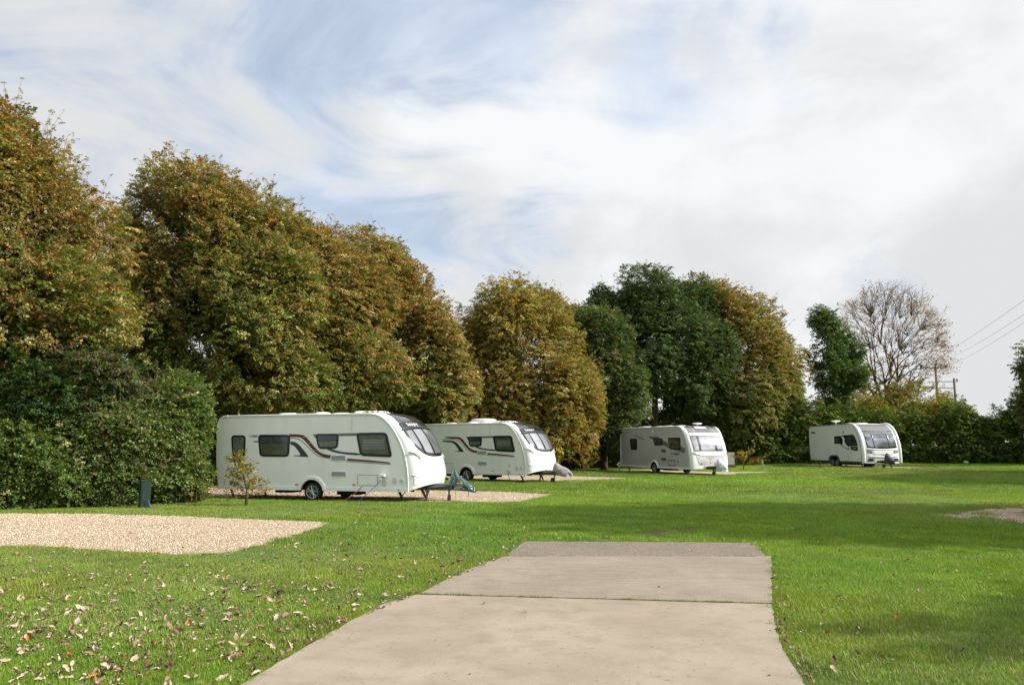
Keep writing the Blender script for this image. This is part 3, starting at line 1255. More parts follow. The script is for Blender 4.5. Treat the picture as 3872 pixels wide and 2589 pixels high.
def antenna_dome(root, x, y, z, h, r, m=M_white, tilt=0.0, kind='saucer'):
    mb = MB()
    mb.tube([(x, y, z), (x, y, z + h)], 0.022, 8)
    if kind == 'saucer':
        mb.lathe([(0.02, h - .02), (r * 0.55, h + .0), (r, h + .035), (r * 0.97, h + .06), (r * 0.5, h + .085), (0.02, h + .09)], (x, y, z), 'z', 24)
    else:
        mb.box(x - r * 1.6, x + r * 0.6, y - .07, y + .07, z + h, z + h + .035, 0.012)
        mb.box(x - r * 0.3, x + r * 0.7, y - .10, y + .10, z + h - .01, z + h + .06, 0.02)
    return mb.build('roof_aerial', m, root, smooth=False)


def rear_edges(corner, zb, x0=0.0, roof=None, n_roof=10, xstart=0.10):
    """edge outline : rear bottom to roof end"""
    pts = corner
    nr = len(pts)
    xe, ze = roof
    for k in range(1, n_roof):
        f = k / n_roof
        pts = pts + [(corner[-1][0] + (xe - corner[-1][0]) * f, corner[-1][1] + (ze - corner[-1][1]) * f)]
    return pts, nr


def lean_lamp(root, x, z, h, m):
    return MB().prism([(x - .012, z), (x + .012, z), (x + .018, z + h * .45), (x + .006, z + h), (x - .006, z + h)], 0.0, -0.03, 0.006).build('awning_light', m, root)


def red_striped_caravan(loc, yaw, label, first):
    root = empty('touring_caravan', loc, yaw)
    tag(root, label, 'caravan', 'white touring caravans on the pitches')
    B = [(5.04, 2.48), (5.324, 2.425), (5.574, 2.262), (5.788, 2.02), (5.968, 1.732), (6.112, 1.416), (6.205, 1.069), (6.255, .725), (6.275, .28)]
    C = [(5.20, 2.53), (5.60, 2.47), (5.97, 2.27), (6.25, 2.00), (6.46, 1.70), (6.62, 1.38), (6.73, 1.05), (6.77, .80), (6.70, .47)]
    sh = Shell(B, C, None, 2.6, root)
    corner = [(0.16, 0.28), (0.07, 0.55), (0.02, 0.9), (-0.01, 1.35), (-0.015, 1.8), (-0.01, 2.15), (0.02, 2.30), (0.08, 2.395), (0.17, 2.445), (0.30, 2.462)]
    E, nr = rear_edges(corner, .28, roof=(5.04, 2.48))
    zb = .28
    arc, xl, xr = shell_body(sh, E, nr, 10, (2.89, 3.63, 0.225, 0.37), M_white, M_side, zb, 6.2)
    # awning rail beads
    for y in (-0.008, WID + 0.008):
        pts = [(p[0], y, p[1]) for p in E[4:]] + [(p[0], y, p[1]) for p in sh.Bs[::2]]
        MB().tube(pts, 0.016, 6).build('awning_rail', M_trim, root, smooth=True)
        MB().tube([(p[0], y * 0.3 + 0.0, p[1] - 0.06) for p in E[8:]] + [(p[0] - 0.05, y * 0.3, p[1] - 0.035) for p in sh.Bs[2:40:2]], 0.005, 4).build('panel_seam', M_seam, root)
    # skirt
    for y0, y1 in ((-0.03, 0.0), (WID, WID + 0.03)):
        for a, b in ((0.12, xl[0] - 0.10), (xr[0] + 0.10, 6.29)):
            MB().box(a, b, y0, y1, 0.275, 0.385, 0.008).build('skirt', M_trim, root)
        fender(root, arc, xl, xr, 0.115, M_white, 0.0 if y0 < 0 else WID, -0.045 if y0 < 0 else 0.045)
    MB().lathe([(0.001, -.033), (0.022, -.033), (0.022, -.031)], (5.99, 0, 0.33), 'y', 12).build('drain_hole', M_blackp, root)
    MB().box(3.16, 3.30, -0.05, -0.044, 0.575, 0.59).build('arch_slot', M_dgrey, root)
    # windows
    wa = [(0.485, 1.88), (0.99, 1.878), (0.995, 1.30), (0.955, 1.235), (0.62, 1.23), (0.56, 1.30)]
    wb = [(1.405, 1.893), (2.495, 1.889), (2.475, 1.243), (1.50, 1.247)]
    wc = [(3.32, 1.914), (4.085, 1.907), (4.05, 1.482), (3.43, 1.475)]
    wd = [(4.625, 1.935), (5.59, 1.943), (5.775, 1.238), (4.775, 1.28)]
    if first:
        window_side(root, wa, (M_blind,))
        window_side(root, wb, (M_blindg, M_pane), 0.62, 0.062)
    window_side(root, wc, (M_blind, M_pane), 0.5, 0.055)
    w4 = window_side(root, wd, (M_blindg, M_blindg), 0.35, 0.075)
    mb = MB()
    for k in range(6):
        z = 1.48 + k * 0.048
        mb.box(4.85, 5.5 + (1.9 - z) * 0.12, -0.0285, -0.0276, z, z + 0.010)
    mb.build('blind_slats', M_lgrey if False else M_vent, w4)
    # decals
    decal(root, 'dark_band', [(3.224, 1.902), (4.681, 1.929), (4.684, 1.848), (4.084, 1.843), (3.336, 1.77)], M_mgrey)
    decal(root, 'black_swoosh', chaikin([(3.687, 1.476), (3.85, 1.476), (3.997, 1.428), (4.25, 1.38), (4.769, 1.355), (4.788, 1.285), (4.252, 1.322), (3.999, 1.363), (3.779, 1.428)], 1), M_dgrey)
    redc = [(2.45, 1.864), (2.80, 1.856), (2.93, 1.815), (3.02, 1.745), (3.16, 1.60), (3.31, 1.455), (3.46, 1.34), (3.62, 1.278), (3.84, 1.254)]
    decal(root, 'red_swoosh', ribbon(chaikin(redc, 1, False), [0.085] * 4 + [0.11] * 4 + [0.105] * 4 + [0.085] * 6), M_red)
    grc = [(2.493, 1.792), (2.699, 1.779), (2.85, 1.722), (3.003, 1.607), (3.194, 1.427), (3.345, 1.313), (3.494, 1.248), (3.842, 1.191)]
    decal(root, 'grey_pinstripe', ribbon(chaikin(grc, 2, False), 0.024), M_grey)
    if first:
        decal(root, 'black_swoosh', [(2.497, 1.69), (2.666, 1.673), (2.799, 1.59), (2.935, 1.459), (3.07, 1.312), (3.128, 1.24), (3.017, 1.24), (2.627, 1.265), (2.637, 1.288), (2.812, 1.285), (2.847, 1.318), (2.75, 1.442), (2.633, 1.558), (2.5, 1.607)], M_dgrey)
        decal(root, 'black_sliver', [(1.231, 1.708), (1.423, 1.701), (1.425, 1.668), (1.302, 1.668)], M_dgrey)
        b = decal(root, 'model_badge', [(1.04, 1.887), (1.40, 1.882), (1.40, 1.815), (1.16, 1.816)], M_lgrey)
        text_mesh('lettering', '565', 0.085, M_dtext, root, (1.285, -0.006, 1.851), (R(90), 0, 0), shear=0.25, sx=1.3)
    else:
        decal(root, 'red_swoosh', [(2.05, 1.905), (2.46, 1.907), (2.46, 1.822), (2.14, 1.86)], M_red)
        decal(root, 'grey_pinstripe', ribbon([(1.95, 1.815), (2.3, 1.805), (2.5, 1.79)], 0.024), M_grey)
        decal(root, 'black_swoosh', [(1.95, 1.745), (2.35, 1.742), (2.55, 1.72), (2.70, 1.66), (2.80, 1.585), (2.935, 1.459), (3.07, 1.312), (3.128, 1.24), (3.017, 1.24), (2.627, 1.265), (2.637, 1.288), (2.812, 1.285), (2.847, 1.318), (2.74, 1.45), (2.62, 1.58), (2.45, 1.655), (1.95, 1.69)], M_dgrey)
    for (a, b) in (((2.98, 1.82), (3.12, 1.86 - 0.14)), ((3.05, 1.64), (3.24, 1.66)), ((3.24, 1.44), (3.40, 1.45))):
        decal(root, 'pinstripe', ribbon([(a[0] - 0.08, a[1] - .01), (b[0] + .02, a[1] - .0)], 0.007), M_lgrey, 2)
    decal(root, 'red_stripe', [(4.363, 1.203), (5.074, 1.158), (5.67, 1.104), (5.733, 1.06), (5.076, 1.104), (4.365, 1.139)], M_red)
    decal(root, 'grey_pinstripe', [(4.312, 1.129), (5.076, 1.092), (5.74, 1.052), (5.741, 1.029), (5.077, 1.063), (4.313, 1.106)], M_grey)
    # vents, hatches, sockets
    side_vent(root, 3.831, 4.34, 1.12, 1.312, M_trim, M_vent, 12)
    side_vent(root, 3.855, 4.36, 0.665, 0.852, M_trim, M_vent, 12)
    if first:
        hatch(root, 'locker_hatch', 4.70, 5.34, 0.435, 0.75, M_side)
        hatch(root, 'cassette_hatch', 0.335, 0.743, 0.37, 0.716, M_side)
        rounded_plate(root, 'filler_cap', 0.451, 0.596, 0.942, 1.092, M_trim, 0.02)
        ms = ((2.704, 2.813, 0.42, 0.47), (4.545, 4.653, 0.437, 0.485), (0.786, 0.884, 0.40, 0.445))
        rounded_plate(root, 'socket_cover', 5.479, 5.615, 0.441, 0.625, M_beige, 0.03)
        rounded_plate(root, 'socket_cover', 5.79, 5.917, 0.514, 0.682, M_beige, 0.03)
        MB().box(5.44, 5.60, -0.16, -0.01, 0.70, 0.765, 0.012).box(5.45, 5.50, -0.15, -0.02, 0.62, 0.70, 0.01).build('water_inlet', M_trim, root)
    else:
        hatch(root, 'locker_hatch', 2.05, 2.55, 0.40, 0.75, M_side)
        ms = ((4.55, 4.70, 0.425, 0.45),)
        rounded_plate(root, 'socket_cover', 5.44, 5.56, 0.60, 0.77, M_beige, 0.03)
        rounded_plate(root, 'socket_cover', 5.79, 5.917, 0.50, 0.67, M_beige, 0.03)
        MB().box(5.42, 5.57, -0.14, -0.01, 0.49, 0.55, 0.012).box(5.50, 5.56, -0.12, -0.02, 0.42, 0.49, 0.01).build('water_inlet', M_trim, root)
    for a, b, c, d in ms:
        rounded_plate(root, 'side_marker', a, b, c, d, M_orange, 0.018)
    disc(root, 'flue_outlet', 6.07, 0.591, 0.072, M_trim, 0.02)
    disc(root, 'flue_ring', 6.07, 0.591, 0.045, M_vent, 0.026)
    lean_lamp(root, 4.486, 2.0, 0.16, M_beige)
    MB().tube([(4.486, -0.006, 2.16), (4.486, -0.006, 2.42)], 0.005, 4).build('cable_trim', M_seam, root)
    # roof fittings
    dome(root, 'rooflight', 1.00, 1.62, 0.75, 1.45, 2.475, 0.05, M_roofdome)
    dome(root, 'rooflight', 1.75, 2.45, 0.30, 1.0, 2.48, 0.07, M_roofdome)
    MB().box(2.45, 3.05, 0.34, 0.42, 2.51, 2.545, 0.01).build('roof_bar', M_galv, root)
    dome(root, 'roof_cap', 3.02, 3.42, 0.30, 0.85, 2.49, 0.075, M_white)
    dome(root, 'roof_cap', 3.58, 4.10, 0.35, 0.9, 2.49, 0.05, M_white)
    dome(root, 'rooflight', 4.00, 4.45, 0.9, 1.5, 2.52, 0.09, M_white)
    d = dome(root, 'rooflight', 4.35, 5.15, 0.62, 1.5, 2.515, 0.08, M_roofdome)
    for k in range(3):
        MB().box(4.62 + k * .17, 4.70 + k * .17, 0.622, 0.64, 2.545, 2.575).build('vent_slot', M_dgrey, d)
    for k in range(4):
        MB().box(5.132, 5.15, 0.72 + k * .19, 0.82 + k * .19, 2.545, 2.575).build('vent_slot', M_dgrey, d)
    MB().box(5.0, 5.04, -0.03, 0.05, 2.44, 2.50, 0.006).build('rail_clip', M_trim, root)
    MB().box(0.30, 0.34, -0.03, 0.05, 2.42, 2.48, 0.006).build('rail_clip', M_trim, root)
    # front : panoramic skylight, name strip, wrap window
    lim = lambda t: 0.80 + (t - 0.10) * 0.40
    sh.patch('skylight', lambda a, b: (0.07 + 0.235 * a, (2 * b - 1) * lim(0.07 + 0.235 * a)), M_skyl, 0.006, nt=12, nw=26)
    sh.patch('name_strip', lambda a, b: (0.302 + 0.072 * a - 0.030 * (1 - (2 * b - 1) ** 2) * (1 - a), (2 * b - 1) * 0.905), M_black, 0.011, nt=5, nw=26)
    sh.patch('skylight_brow', lambda a, b: (0.366 + 0.020 * a, (2 * b - 1) * 0.925), M_blackp, 0.030, nt=3, nw=26)

    def tb(w, top=0.385, deep=0.335, wm=0.915):
        return top + deep * max(0.0, 1 - (abs(w) / wm) ** 3.4) ** (1 / 2.6)
    win = sh.patch('front_window', lambda a, b: (0.385 + (tb((2 * b - 1) * 0.91) - 0.385) * a, (2 * b - 1) * 0.91), M_black, 0.010, nt=14, nw=40)

    def pane(w0, w1, m, deep):
        def fw(a, b):
            w = w0 + (w1 - w0) * b
            w2 = w + (0.07 * a if w0 < -0.2 and w1 < 0.3 else -0.07 * a if w0 > -0.3 and w1 > 0.2 else 0)
            return 0.405 + (tb(w, 0.40, deep, 0.885) - 0.405) * a, w
        return sh.patch('pane', fw, m, 0.017, win, 12, 14)
    pane(-0.865, -0.66, M_fpane, 0.275)
    pane(-0.60, -0.13, M_fpane2, 0.285)
    pane(-0.05, 0.60, M_fpane, 0.285)
    pane(0.66, 0.865, M_fpane, 0.275)
    for ws_ in (-0.63, -0.09):
        sh.line('window_bar', [(0.40, ws_), (0.52, ws_ + 0.01), (0.675, ws_ + 0.06)], 0.016, M_blackp, 0.022, win)
    sh.text('lettering', 'SWIFT', 0.344, -0.41, 0.17, M_ltext, sx=1.5, off=0.016)
    # grab handles with recess
    for s_ in (-1, 1):
        sh.patch('handle_recess', lambda a, b, s_=s_: (0.598 + 0.085 * a + 0.03 * (b if s_ < 0 else 1 - b), s_ * (0.955 - 0.075 * (b if s_ < 0 else 1 - b))), M_trim, 0.005, nt=6, nw=6)
        sh.line('grab_handle', [(0.618, s_ * 0.985), (0.645, s_ * 0.93), (0.68, s_ * 0.865), (0.722, s_ * 0.80)], 0.020, M_bronze, 0.035)
        sh.patch('fog_lamp_recess', lambda a, b, s_=s_: (0.865 + 0.085 * a + 0.025 * (b if s_ < 0 else 1 - b), s_ * (0.975 - 0.09 * (b if s_ < 0 else 1 - b) * (1 - 0.2 * a))), M_trim, 0.012, nt=5, nw=6)
        sh.line('styling_ridge', [(0.85, s_ * 0.99), (0.875, s_ * 0.95), (0.905, s_ * 0.88)], 0.022, M_white, 0.0)
    sh.line('lid_seam', [(0.79, -0.76), (0.86, -0.73), (0.925, -0.66), (0.938, -0.5), (0.945, 0.0), (0.938, 0.5), (0.925, 0.66), (0.86, 0.73), (0.79, 0.76)], 0.005, M_seam, 0.0)
    sh.patch('emblem', lambda a, b: (0.825 + 0.035 * a, -0.22 + 0.05 * b * (0.6 + 0.4 * math.sin(math.pi * a))), M_grey, 0.006, nt=4, nw=4)
    sh.patch('lock_plate', lambda a, b: (0.906 + 0.011 * a, -0.20 + 0.075 * b), M_vent, 0.006, nt=2, nw=3)
    sh.patch('front_reflector', lambda a, b: (0.79 + 0.02 * a, 0.93 + 0.03 * b), M_lamp, 0.006, nt=2, nw=2)
    # rear lights
    MB().box(-0.07, 0.0, 0.06, 0.14, 0.95, 1.02, 0.006).build('rear_light', M_redlens, root)
    MB().box(-0.055, 0.02, 0.02, 0.10, 2.10, 2.17, 0.006).build('marker_light', M_redlens, root)
    wheel(root, 3.262, 0.12, 0.235, 0.275, -1)
    wheel(root, 3.262, WID - 0.12, 0.235, 0.275, 1)
    chassis(root, 6.2, 7.55, 0.40, jz=0.0 if first else -0.02, jx=7.13 if first else 7.10, jockey='post' if first else 'wheel')
    for x, y, dx in ((5.86, 0.28, 0.16), (5.86, WID - 0.28, 0.16), (0.35, 0.28, 0.14), (0.35, WID - 0.28, 0.14)):
        steady(root, x, y, dx if x > 3 else dx, zg=-0.02)
    steady(root, 6.58, 0.78, -0.08, zb=0.36, zg=0.0, m=M_chas)
    return root, sh


C1LOC, C1YAW = (-8.96, 23.919, 0.033), -0.268
C2LOC, C2YAW = (-4.779, 36.35, 0.086), -0.549
C3LOC, C3YAW = (6.39, 46.265, 0.129), -1.174
C4LOC, C4YAW = (18.825, 49.787, 0.361), -1.483
cv1, sh1 = red_striped_caravan(C1LOC, C1YAW, 'nearest and largest caravan, white with red and black swooshes, beside the slender sapling', True)
cv2, sh2 = red_striped_caravan(C2LOC, C2YAW, 'white caravan with red swoosh partly hidden behind the nearest caravan, grey cloth over its hitch', False)
antenna_dome(cv2, 1.25, 1.1, 2.48, 0.30, 0.16, kind='wing')
dome(cv2, 'air_conditioner', 2.75, 4.05, 0.75, 1.5, 2.50, 0.22, M_white)


def big_front_caravan():
    root = empty('touring_caravan', C3LOC, C3YAW)
    tag(root, 'caravan with silver grey side, square three pane front window and flat roof aerial', 'caravan', 'white touring caravans on the pitches')
    B = [(5.648, 2.47), (5.95, 2.44), (6.195, 2.34), (6.359, 2.15), (6.539, 1.83), (6.712, 1.41), (6.812, .997), (6.851, .631), (6.852, .284)]
    C = [(5.70, 2.50), (6.05, 2.46), (6.36, 2.33), (6.56, 2.12), (6.75, 1.80), (6.92, 1.40), (7.02, 1.0), (7.05, .63), (7.03, .30)]
    sh = Shell(B, C, None, 3.2, root)
    corner = [(0.0, .29), (0.0, .7), (0.0, 1.3), (0.0, 1.9), (0.0, 2.25), (0.01, 2.40), (0.03, 2.445), (0.09, 2.465), (0.2, 2.47)]
    E, nr = rear_edges(corner, .29, roof=(5.648, 2.47))
    zb = .29
    arc, xl, xr = shell_body(sh, E, nr, 10, (3.12, 3.86, 0.235, 0.37), M_white, M_silver, zb, 6.8)
    for y in (-0.010, WID + 0.010):
        pts = [(p[0], y, p[1]) for p in E] + [(p[0], y, p[1]) for p in sh.Bs[::2]]
        MB().tube(pts, 0.024, 6).build('edge_trim', M_trim, root, smooth=True)
        s_ = -1 if y < 0 else 1
        # broad white front edge band on the side
        bs = [tuple(p) for p in sh.Bs[4:]]
        inn = [(p[0] - 0.10, p[1] - 0.02) for p in bs][::-1]
        yy = 0.0 if y < 0 else WID
        MB().prism(bs + inn, yy, yy + s_ * 0.014).build('front_edge_band', M_white, root)
    for y0, y1 in ((-0.025, 0.0), (WID, WID + 0.025)):
        for a, b in ((0.0, xl[0] - 0.06), (xr[0] + 0.06, 6.86)):
            MB().box(a, b, y0, y1, 0.27, 0.37, 0.008).build('skirt', M_trim, root)
        fender(root, arc, xl, xr, 0.10, M_white, 0.0 if y0 < 0 else WID, -0.04 if y0 < 0 else 0.04)
    window_side(root, [(1.02, 1.865), (1.806, 1.867), (1.80, 1.235), (1.14, 1.24)], (M_pane,), inset=0.07)
    window_side(root, [(3.45, 1.88), (4.365, 1.88), (4.38, 1.48), (3.59, 1.485)], (M_pane,), inset=0.07)
    window_side(root, [(4.88, 1.897), (6.025, 1.895), (6.04, 1.270), (5.0, 1.29)], (M_pane,), inset=0.07)
    decal(root, 'grey_blade', [(1.298, 2.137), (1.751, 2.058), (2.34, 1.919), (2.742, 1.806), (2.335, 1.809), (1.867, 1.955)], M_grey)
    decal(root, 'grey_blade', [(2.921, 1.96), (3.876, 1.965), (4.357, 1.78), (4.892, 1.613), (4.924, 1.391), (4.371, 1.495), (3.48, 1.792)], M_mgrey)
    decal(root, 'light_panel', [(3.9, 1.975), (6.03, 1.977), (6.28, 1.709), (6.38, 1.408), (6.051, 1.45), (4.9, 1.60), (4.357, 1.79)], M_lgrey, 1.6)
    decal(root, 'grey_blade', [(4.661, 1.42), (5.079, 1.361), (6.051, 1.45), (6.391, 1.336), (6.406, 1.136), (6.306, 1.101), (5.334, 1.274)], M_mgrey, 2.2)
    decal(root, 'pale_curve', [(4.854, 2.163), (5.633, 2.186), (6.082, 2.087), (6.32, 1.882), (6.385, 1.709), (6.25, 1.86), (6.05, 2.01), (5.6, 2.13)], M_lgrey, 2.0)
    side_vent(root, 4.195, 4.70, 1.108, 1.284, M_grey, M_mgrey, 2)
    side_vent(root, 4.197, 4.70, 0.672, 0.849, M_grey, M_mgrey, 2)
    hatch(root, 'locker_hatch', 4.851, 5.507, 0.407, 0.734, M_silver, frame=M_grey, wd=0.05)
    rounded_plate(root, 'socket_cover', 5.714, 5.808, 0.573, 0.71, M_grey, 0.02)
    text_mesh('lettering', 'avanté', 0.19, M_dtext, root, (5.60, -0.006, 1.075), (R(90), 0, 0), shear=0.2, sx=1.2)
    text_mesh('lettering', '576', 0.10, M_dtext, root, (5.64, -0.006, 0.985), (R(90), 0, 0), sx=1.2)
    MB().prism(chaikin([(5.16, 1.12), (5.24, 1.12), (5.26, 1.03), (5.22, 0.99), (5.18, 1.04)], 1), 0.0, -0.004).build('emblem', M_dtext, root)
    text_mesh('lettering', '576', 0.075, M_dtext, root, (0.70, -0.006, 2.21), (R(90), 0, 0), sx=1.4)
    MB().prism([(3.40, 2.18), (3.45, 2.18), (3.45, 2.30), (3.40, 2.30)], 0, -0.03, 0.008).build('awning_light', M_trim, root)
    MB().prism([(0.27, 2.29), (0.33, 2.29), (0.33, 2.40), (0.27, 2.40)], 0, -0.02, 0.006).build('marker_light', M_trim, root)
    for a, b in ((0.84, 0.97), (2.75, 2.87), (5.02, 5.15)):
        rounded_plate(root, 'side_marker', a, b, 0.29, 0.325, M_orange, 0.012, -0.025)
    MB().lathe([(0.001, -.028), (0.022, -.028), (0.022, -.026)], (6.45, 0, 0.33), 'y', 12).build('drain_hole', M_blackp, root)
    # front
    sk = sh.patch('skylight', lambda a, b: (0.07 + 0.30 * a, (2 * b - 1) * 0.87), M_skylg, 0.006, nt=12, nw=22)
    for w in (-0.53, 0.53):
        sh.line('divider', [(0.05, w), (0.36, w * 1.06)], 0.012, M_white, 0.012)
    sh.quad('opening_pane', [(0.13, -0.42), (0.13, 0.38), (0.30, 0.36), (0.30, -0.42)], M_skyl, 0.012, sk)
    sh.quad('white_insert', [(0.15, -0.34), (0.15, 0.28), (0.225, 0.28), (0.225, -0.34)], M_ltext, 0.016, sk)
    sh.patch('brow', lambda a, b: (0.345 + 0.035 * a, (2 * b - 1) * 0.90), M_trim, 0.030, nt=3, nw=20)
    fr = sh.quad('front_window', [(0.395, -0.885), (0.395, 0.80), (0.69, 0.72), (0.69, -0.86)], M_black, 0.008, nw=22)
    sh.quad('pane', [(0.412, -0.855), (0.412, -0.575), (0.672, -0.585), (0.672, -0.83)], M_fpane2, 0.018, fr)
    sh.quad('pane', [(0.412, -0.455), (0.412, 0.315), (0.676, 0.285), (0.676, -0.475)], M_fpane2, 0.018, fr)
    sh.quad('pane', [(0.412, 0.43), (0.412, 0.755), (0.668, 0.68), (0.668, 0.41)], M_fpane2, 0.018, fr)
    lid = sh.patch('locker_lid', lambda a, b: (0.765 + 0.165 * a, (2 * b - 1) * (0.76 - 0.12 * a ** 2)), M_lid, 0.012, nt=8, nw=18)
    sh.line('chrome_grip', [(0.747, -0.73), (0.762, -0.5), (0.768, 0.0), (0.762, 0.45), (0.747, 0.70)], 0.020, M_chrome, 0.025)
    for s_ in (-1, 1):
        sh.quad('front_marker', [(0.70, s_ * 0.955), (0.715, s_ * 0.78), (0.758, s_ * 0.76), (0.735, s_ * 0.95)], M_lamp, 0.014, nt=3, nw=5)
        sh.quad('reflector', [(0.938, s_ * 0.955), (0.938, s_ * 0.925), (0.955, s_ * 0.925), (0.955, s_ * 0.955)], M_lamp, 0.010, nt=2, nw=2)
    sh.text('lettering', 'AVANTÉ', 0.805, -0.06, 0.07, M_dtext, sx=1.9, off=0.016)
    sh.line('emblem', [(0.838, -0.15), (0.828, -0.10), (0.842, -0.06), (0.828, -0.02), (0.838, 0.03)], 0.012, M_grey, 0.014)
    sh.quad('warning_label', [(0.877, -0.06), (0.877, -0.055), (0.893, -0.02), (0.893, -0.10)], M_redlens, 0.0145, nt=2, nw=2)
    sh.quad('warning_label', [(0.896, -0.10), (0.896, -0.02), (0.912, -0.055), (0.912, -0.06)], M_redlens, 0.0145, nt=2, nw=2)
    sh.quad('lock', [(0.90, -0.57), (0.90, -0.51), (0.925, -0.51), (0.925, -0.57)], M_blackp, 0.016, nt=2, nw=2)
    sh.quad('drawbar_fairing', [(0.945, -0.38), (0.94, 0.33), (0.99, 0.40), (0.99, -0.42)], M_vent, 0.03, nt=4, nw=8)
    # roof
    dome(root, 'rooflight', 0.55, 1.05, 0.7, 1.3, 2.49, 0.06, M_roofdome)
    dome(root, 'rooflight', 1.2, 1.8, 0.5, 1.1, 2.49, 0.07, M_roofdome)
    dome(root, 'rooflight', 2.2, 2.9, 0.9, 1.5, 2.49, 0.08, M_white)
    dome(root, 'rooflight', 3.0, 3.9, 0.7, 1.3, 2.49, 0.07, M_white)
    dome(root, 'roof_cap', 4.4, 5.0, 0.7, 1.2, 2.49, 0.06, M_white)
    antenna_dome(root, 5.5, 1.45, 2.49, 0.10, 0.26)
    wheel(root, 3.49, 0.12, 0.245, 0.285, -1, 5)
    wheel(root, 3.49, WID - 0.12, 0.245, 0.285, 1, 5)
    chassis(root, 6.75, 7.85, 0.40, jz=-0.02, jx=7.50, jockey='wheel')
    for x, y, dx in ((6.0, 0.28, 0.16), (6.0, WID - 0.28, 0.16), (0.35, 0.28, 0.14), (0.35, WID - 0.28, 0.14)):
        steady(root, x, y, dx, zg=-0.02)
    return root, sh


cv3, sh3 = big_front_caravan()


def twin_axle_caravan():
    root = empty('touring_caravan', C4LOC, C4YAW)
    tag(root, 'farthest right caravan, white with dark skirt, two axles and a mushroom aerial', 'caravan', 'white touring caravans on the pitches')
    B = [(4.877, 2.471), (5.2, 2.412), (5.483, 2.273), (5.699, 2.046), (5.877, 1.74), (6.019, 1.355), (6.101, .918), (6.127, .592), (6.132, .266)]
    C = [(4.98, 2.44), (5.33, 2.38), (5.66, 2.22), (5.92, 1.99), (6.12, 1.69), (6.27, 1.32), (6.37, .92), (6.38, .59), (6.35, .27)]
    sh = Shell(B, C, None, 2.6, root)
    corner = [(0.06, .30), (0.02, .7), (0.0, 1.2), (-0.02, 1.7), (-0.01, 2.05), (0.03, 2.25), (0.10, 2.36), (0.20, 2.41), (0.34, 2.43)]
    E, nr = rear_edges(corner, .30, roof=(4.877, 2.471))
    zb = .30
    arc, xl, xr = shell_body(sh, E, nr, 10, (2.44, 3.62, 0.25, 0.34), M_white, M_side, zb, 6.1)
    for y in (-0.008, WID + 0.008):
        pts = [(p[0], y, p[1]) for p in E] + [(p[0], y, p[1]) for p in sh.Bs[::2]]
        MB().tube(pts, 0.018, 6).build('awning_rail', M_galv, root, smooth=True)
        # raised white horn running over the roof and down the front corner
        s_ = -1 if y < 0 else 1
        pts = [sh.P(t, s_ * 0.93, 0.01) for t in np.linspace(0, 1, 26)]
        pts = [Vector((4.35, WID / 2 + s_ * WID / 2 * 0.93, 2.47))] + pts
        MB().tube(pts, [0.03] + [0.085] * 20 + [0.075] * 6, 10).build('front_horn', M_white, root, smooth=True)
    M_sk = M_chas
    for y0, y1 in ((-0.025, 0.0), (WID, WID + 0.025)):
        for a, b in ((0.05, xl[0] - 0.05), (xr[0] + 0.05, 6.13)):
            MB().box(a, b, y0, y1, 0.25, 0.36, 0.008).build('skirt', M_sk, root)
        fender(root, arc, xl, xr, 0.10, M_sk, 0.0 if y0 < 0 else WID, -0.035 if y0 < 0 else 0.035)
    w = [(3.185, 1.785), (3.9, 1.80), (4.473, 1.841), (5.30, 1.86), (5.42, 1.84), (5.506, 1.744), (5.668, 1.521), (5.768, 1.224), (4.768, 1.223), (4.6, 1.25), (4.336, 1.33), (4.0, 1.36), (3.793, 1.346), (3.179, 1.357)]
    MB().prism(w, 0.0, -0.022, 0.01).build('window', M_black, root)
    decal(root, 'black_swoosh', [(3.79, 1.40), (4.0, 1.38), (4.40, 1.30), (4.80, 1.21), (4.827, 1.007), (4.336, 1.104), (4.01, 1.231), (3.85, 1.33)], M_black)
    MB().prism([(3.3, 1.44), (3.80, 1.43), (3.80, 1.75), (3.3, 1.73)], -0.018, -0.026).build('pane', M_pane, root)
    MB().prism([(4.55, 1.29), (5.16, 1.29), (5.13, 1.79), (4.55, 1.78)], -0.018, -0.026).build('pane', M_pane, root)
    MB().prism([(5.21, 1.29), (5.66, 1.29), (5.56, 1.55), (5.42, 1.76), (5.18, 1.79)], -0.018, -0.026).build('pane', M_pane, root)
    MB().prism(chaikin([(3.93, 1.80), (4.28, 1.75), (4.42, 1.64), (4.38, 1.46), (4.52, 1.31), (4.80, 1.17), (4.81, 1.06), (4.36, 1.16), (4.10, 1.27), (4.22, 1.45), (4.20, 1.65)], 1), -0.02, -0.030).build('pale_crescent', M_side, root)
    b = decal(root, 'dark_badge', [(4.93, 1.195), (5.766, 1.195), (5.775, 0.957), (5.312, 0.968), (5.019, 1.008)], M_dgrey, 2)
    text_mesh('lettering', 'LASER', 0.11, M_vent, root, (5.42, -0.008, 1.09), (R(90), 0, 0), sx=1.4)
    decal(root, 'grey_badge', [(0.21, 2.10), (0.74, 2.10), (0.88, 1.981), (0.30, 1.99)], M_mgrey)
    hatch(root, 'locker_hatch', 4.255, 4.759, 0.39, 0.64, M_side)
    hatch(root, 'cassette_hatch', 0.189, 0.53, 0.40, 0.70, M_side)
    rounded_plate(root, 'socket_cover', 5.24, 5.35, 0.428, 0.621, M_trim, 0.02)
    disc(root, 'flue_outlet', 5.836, 0.506, 0.05, M_vent)
    MB().prism([(4.26, 1.95), (4.32, 1.95), (4.33, 2.07), (4.25, 2.07)], 0, -0.03, 0.008).build('awning_light', M_dgrey, root)
    MB().tube([(4.24, -0.006, 2.07), (4.20, -0.006, 2.38)], 0.005, 4).build('cable_trim', M_seam, root)
    # front
    sh.patch('skylight', lambda a, b: (0.03 + 0.30 * a, (2 * b - 1) * (0.76 + 0.02 * a)), M_skylg, 0.006, nt=12, nw=20)
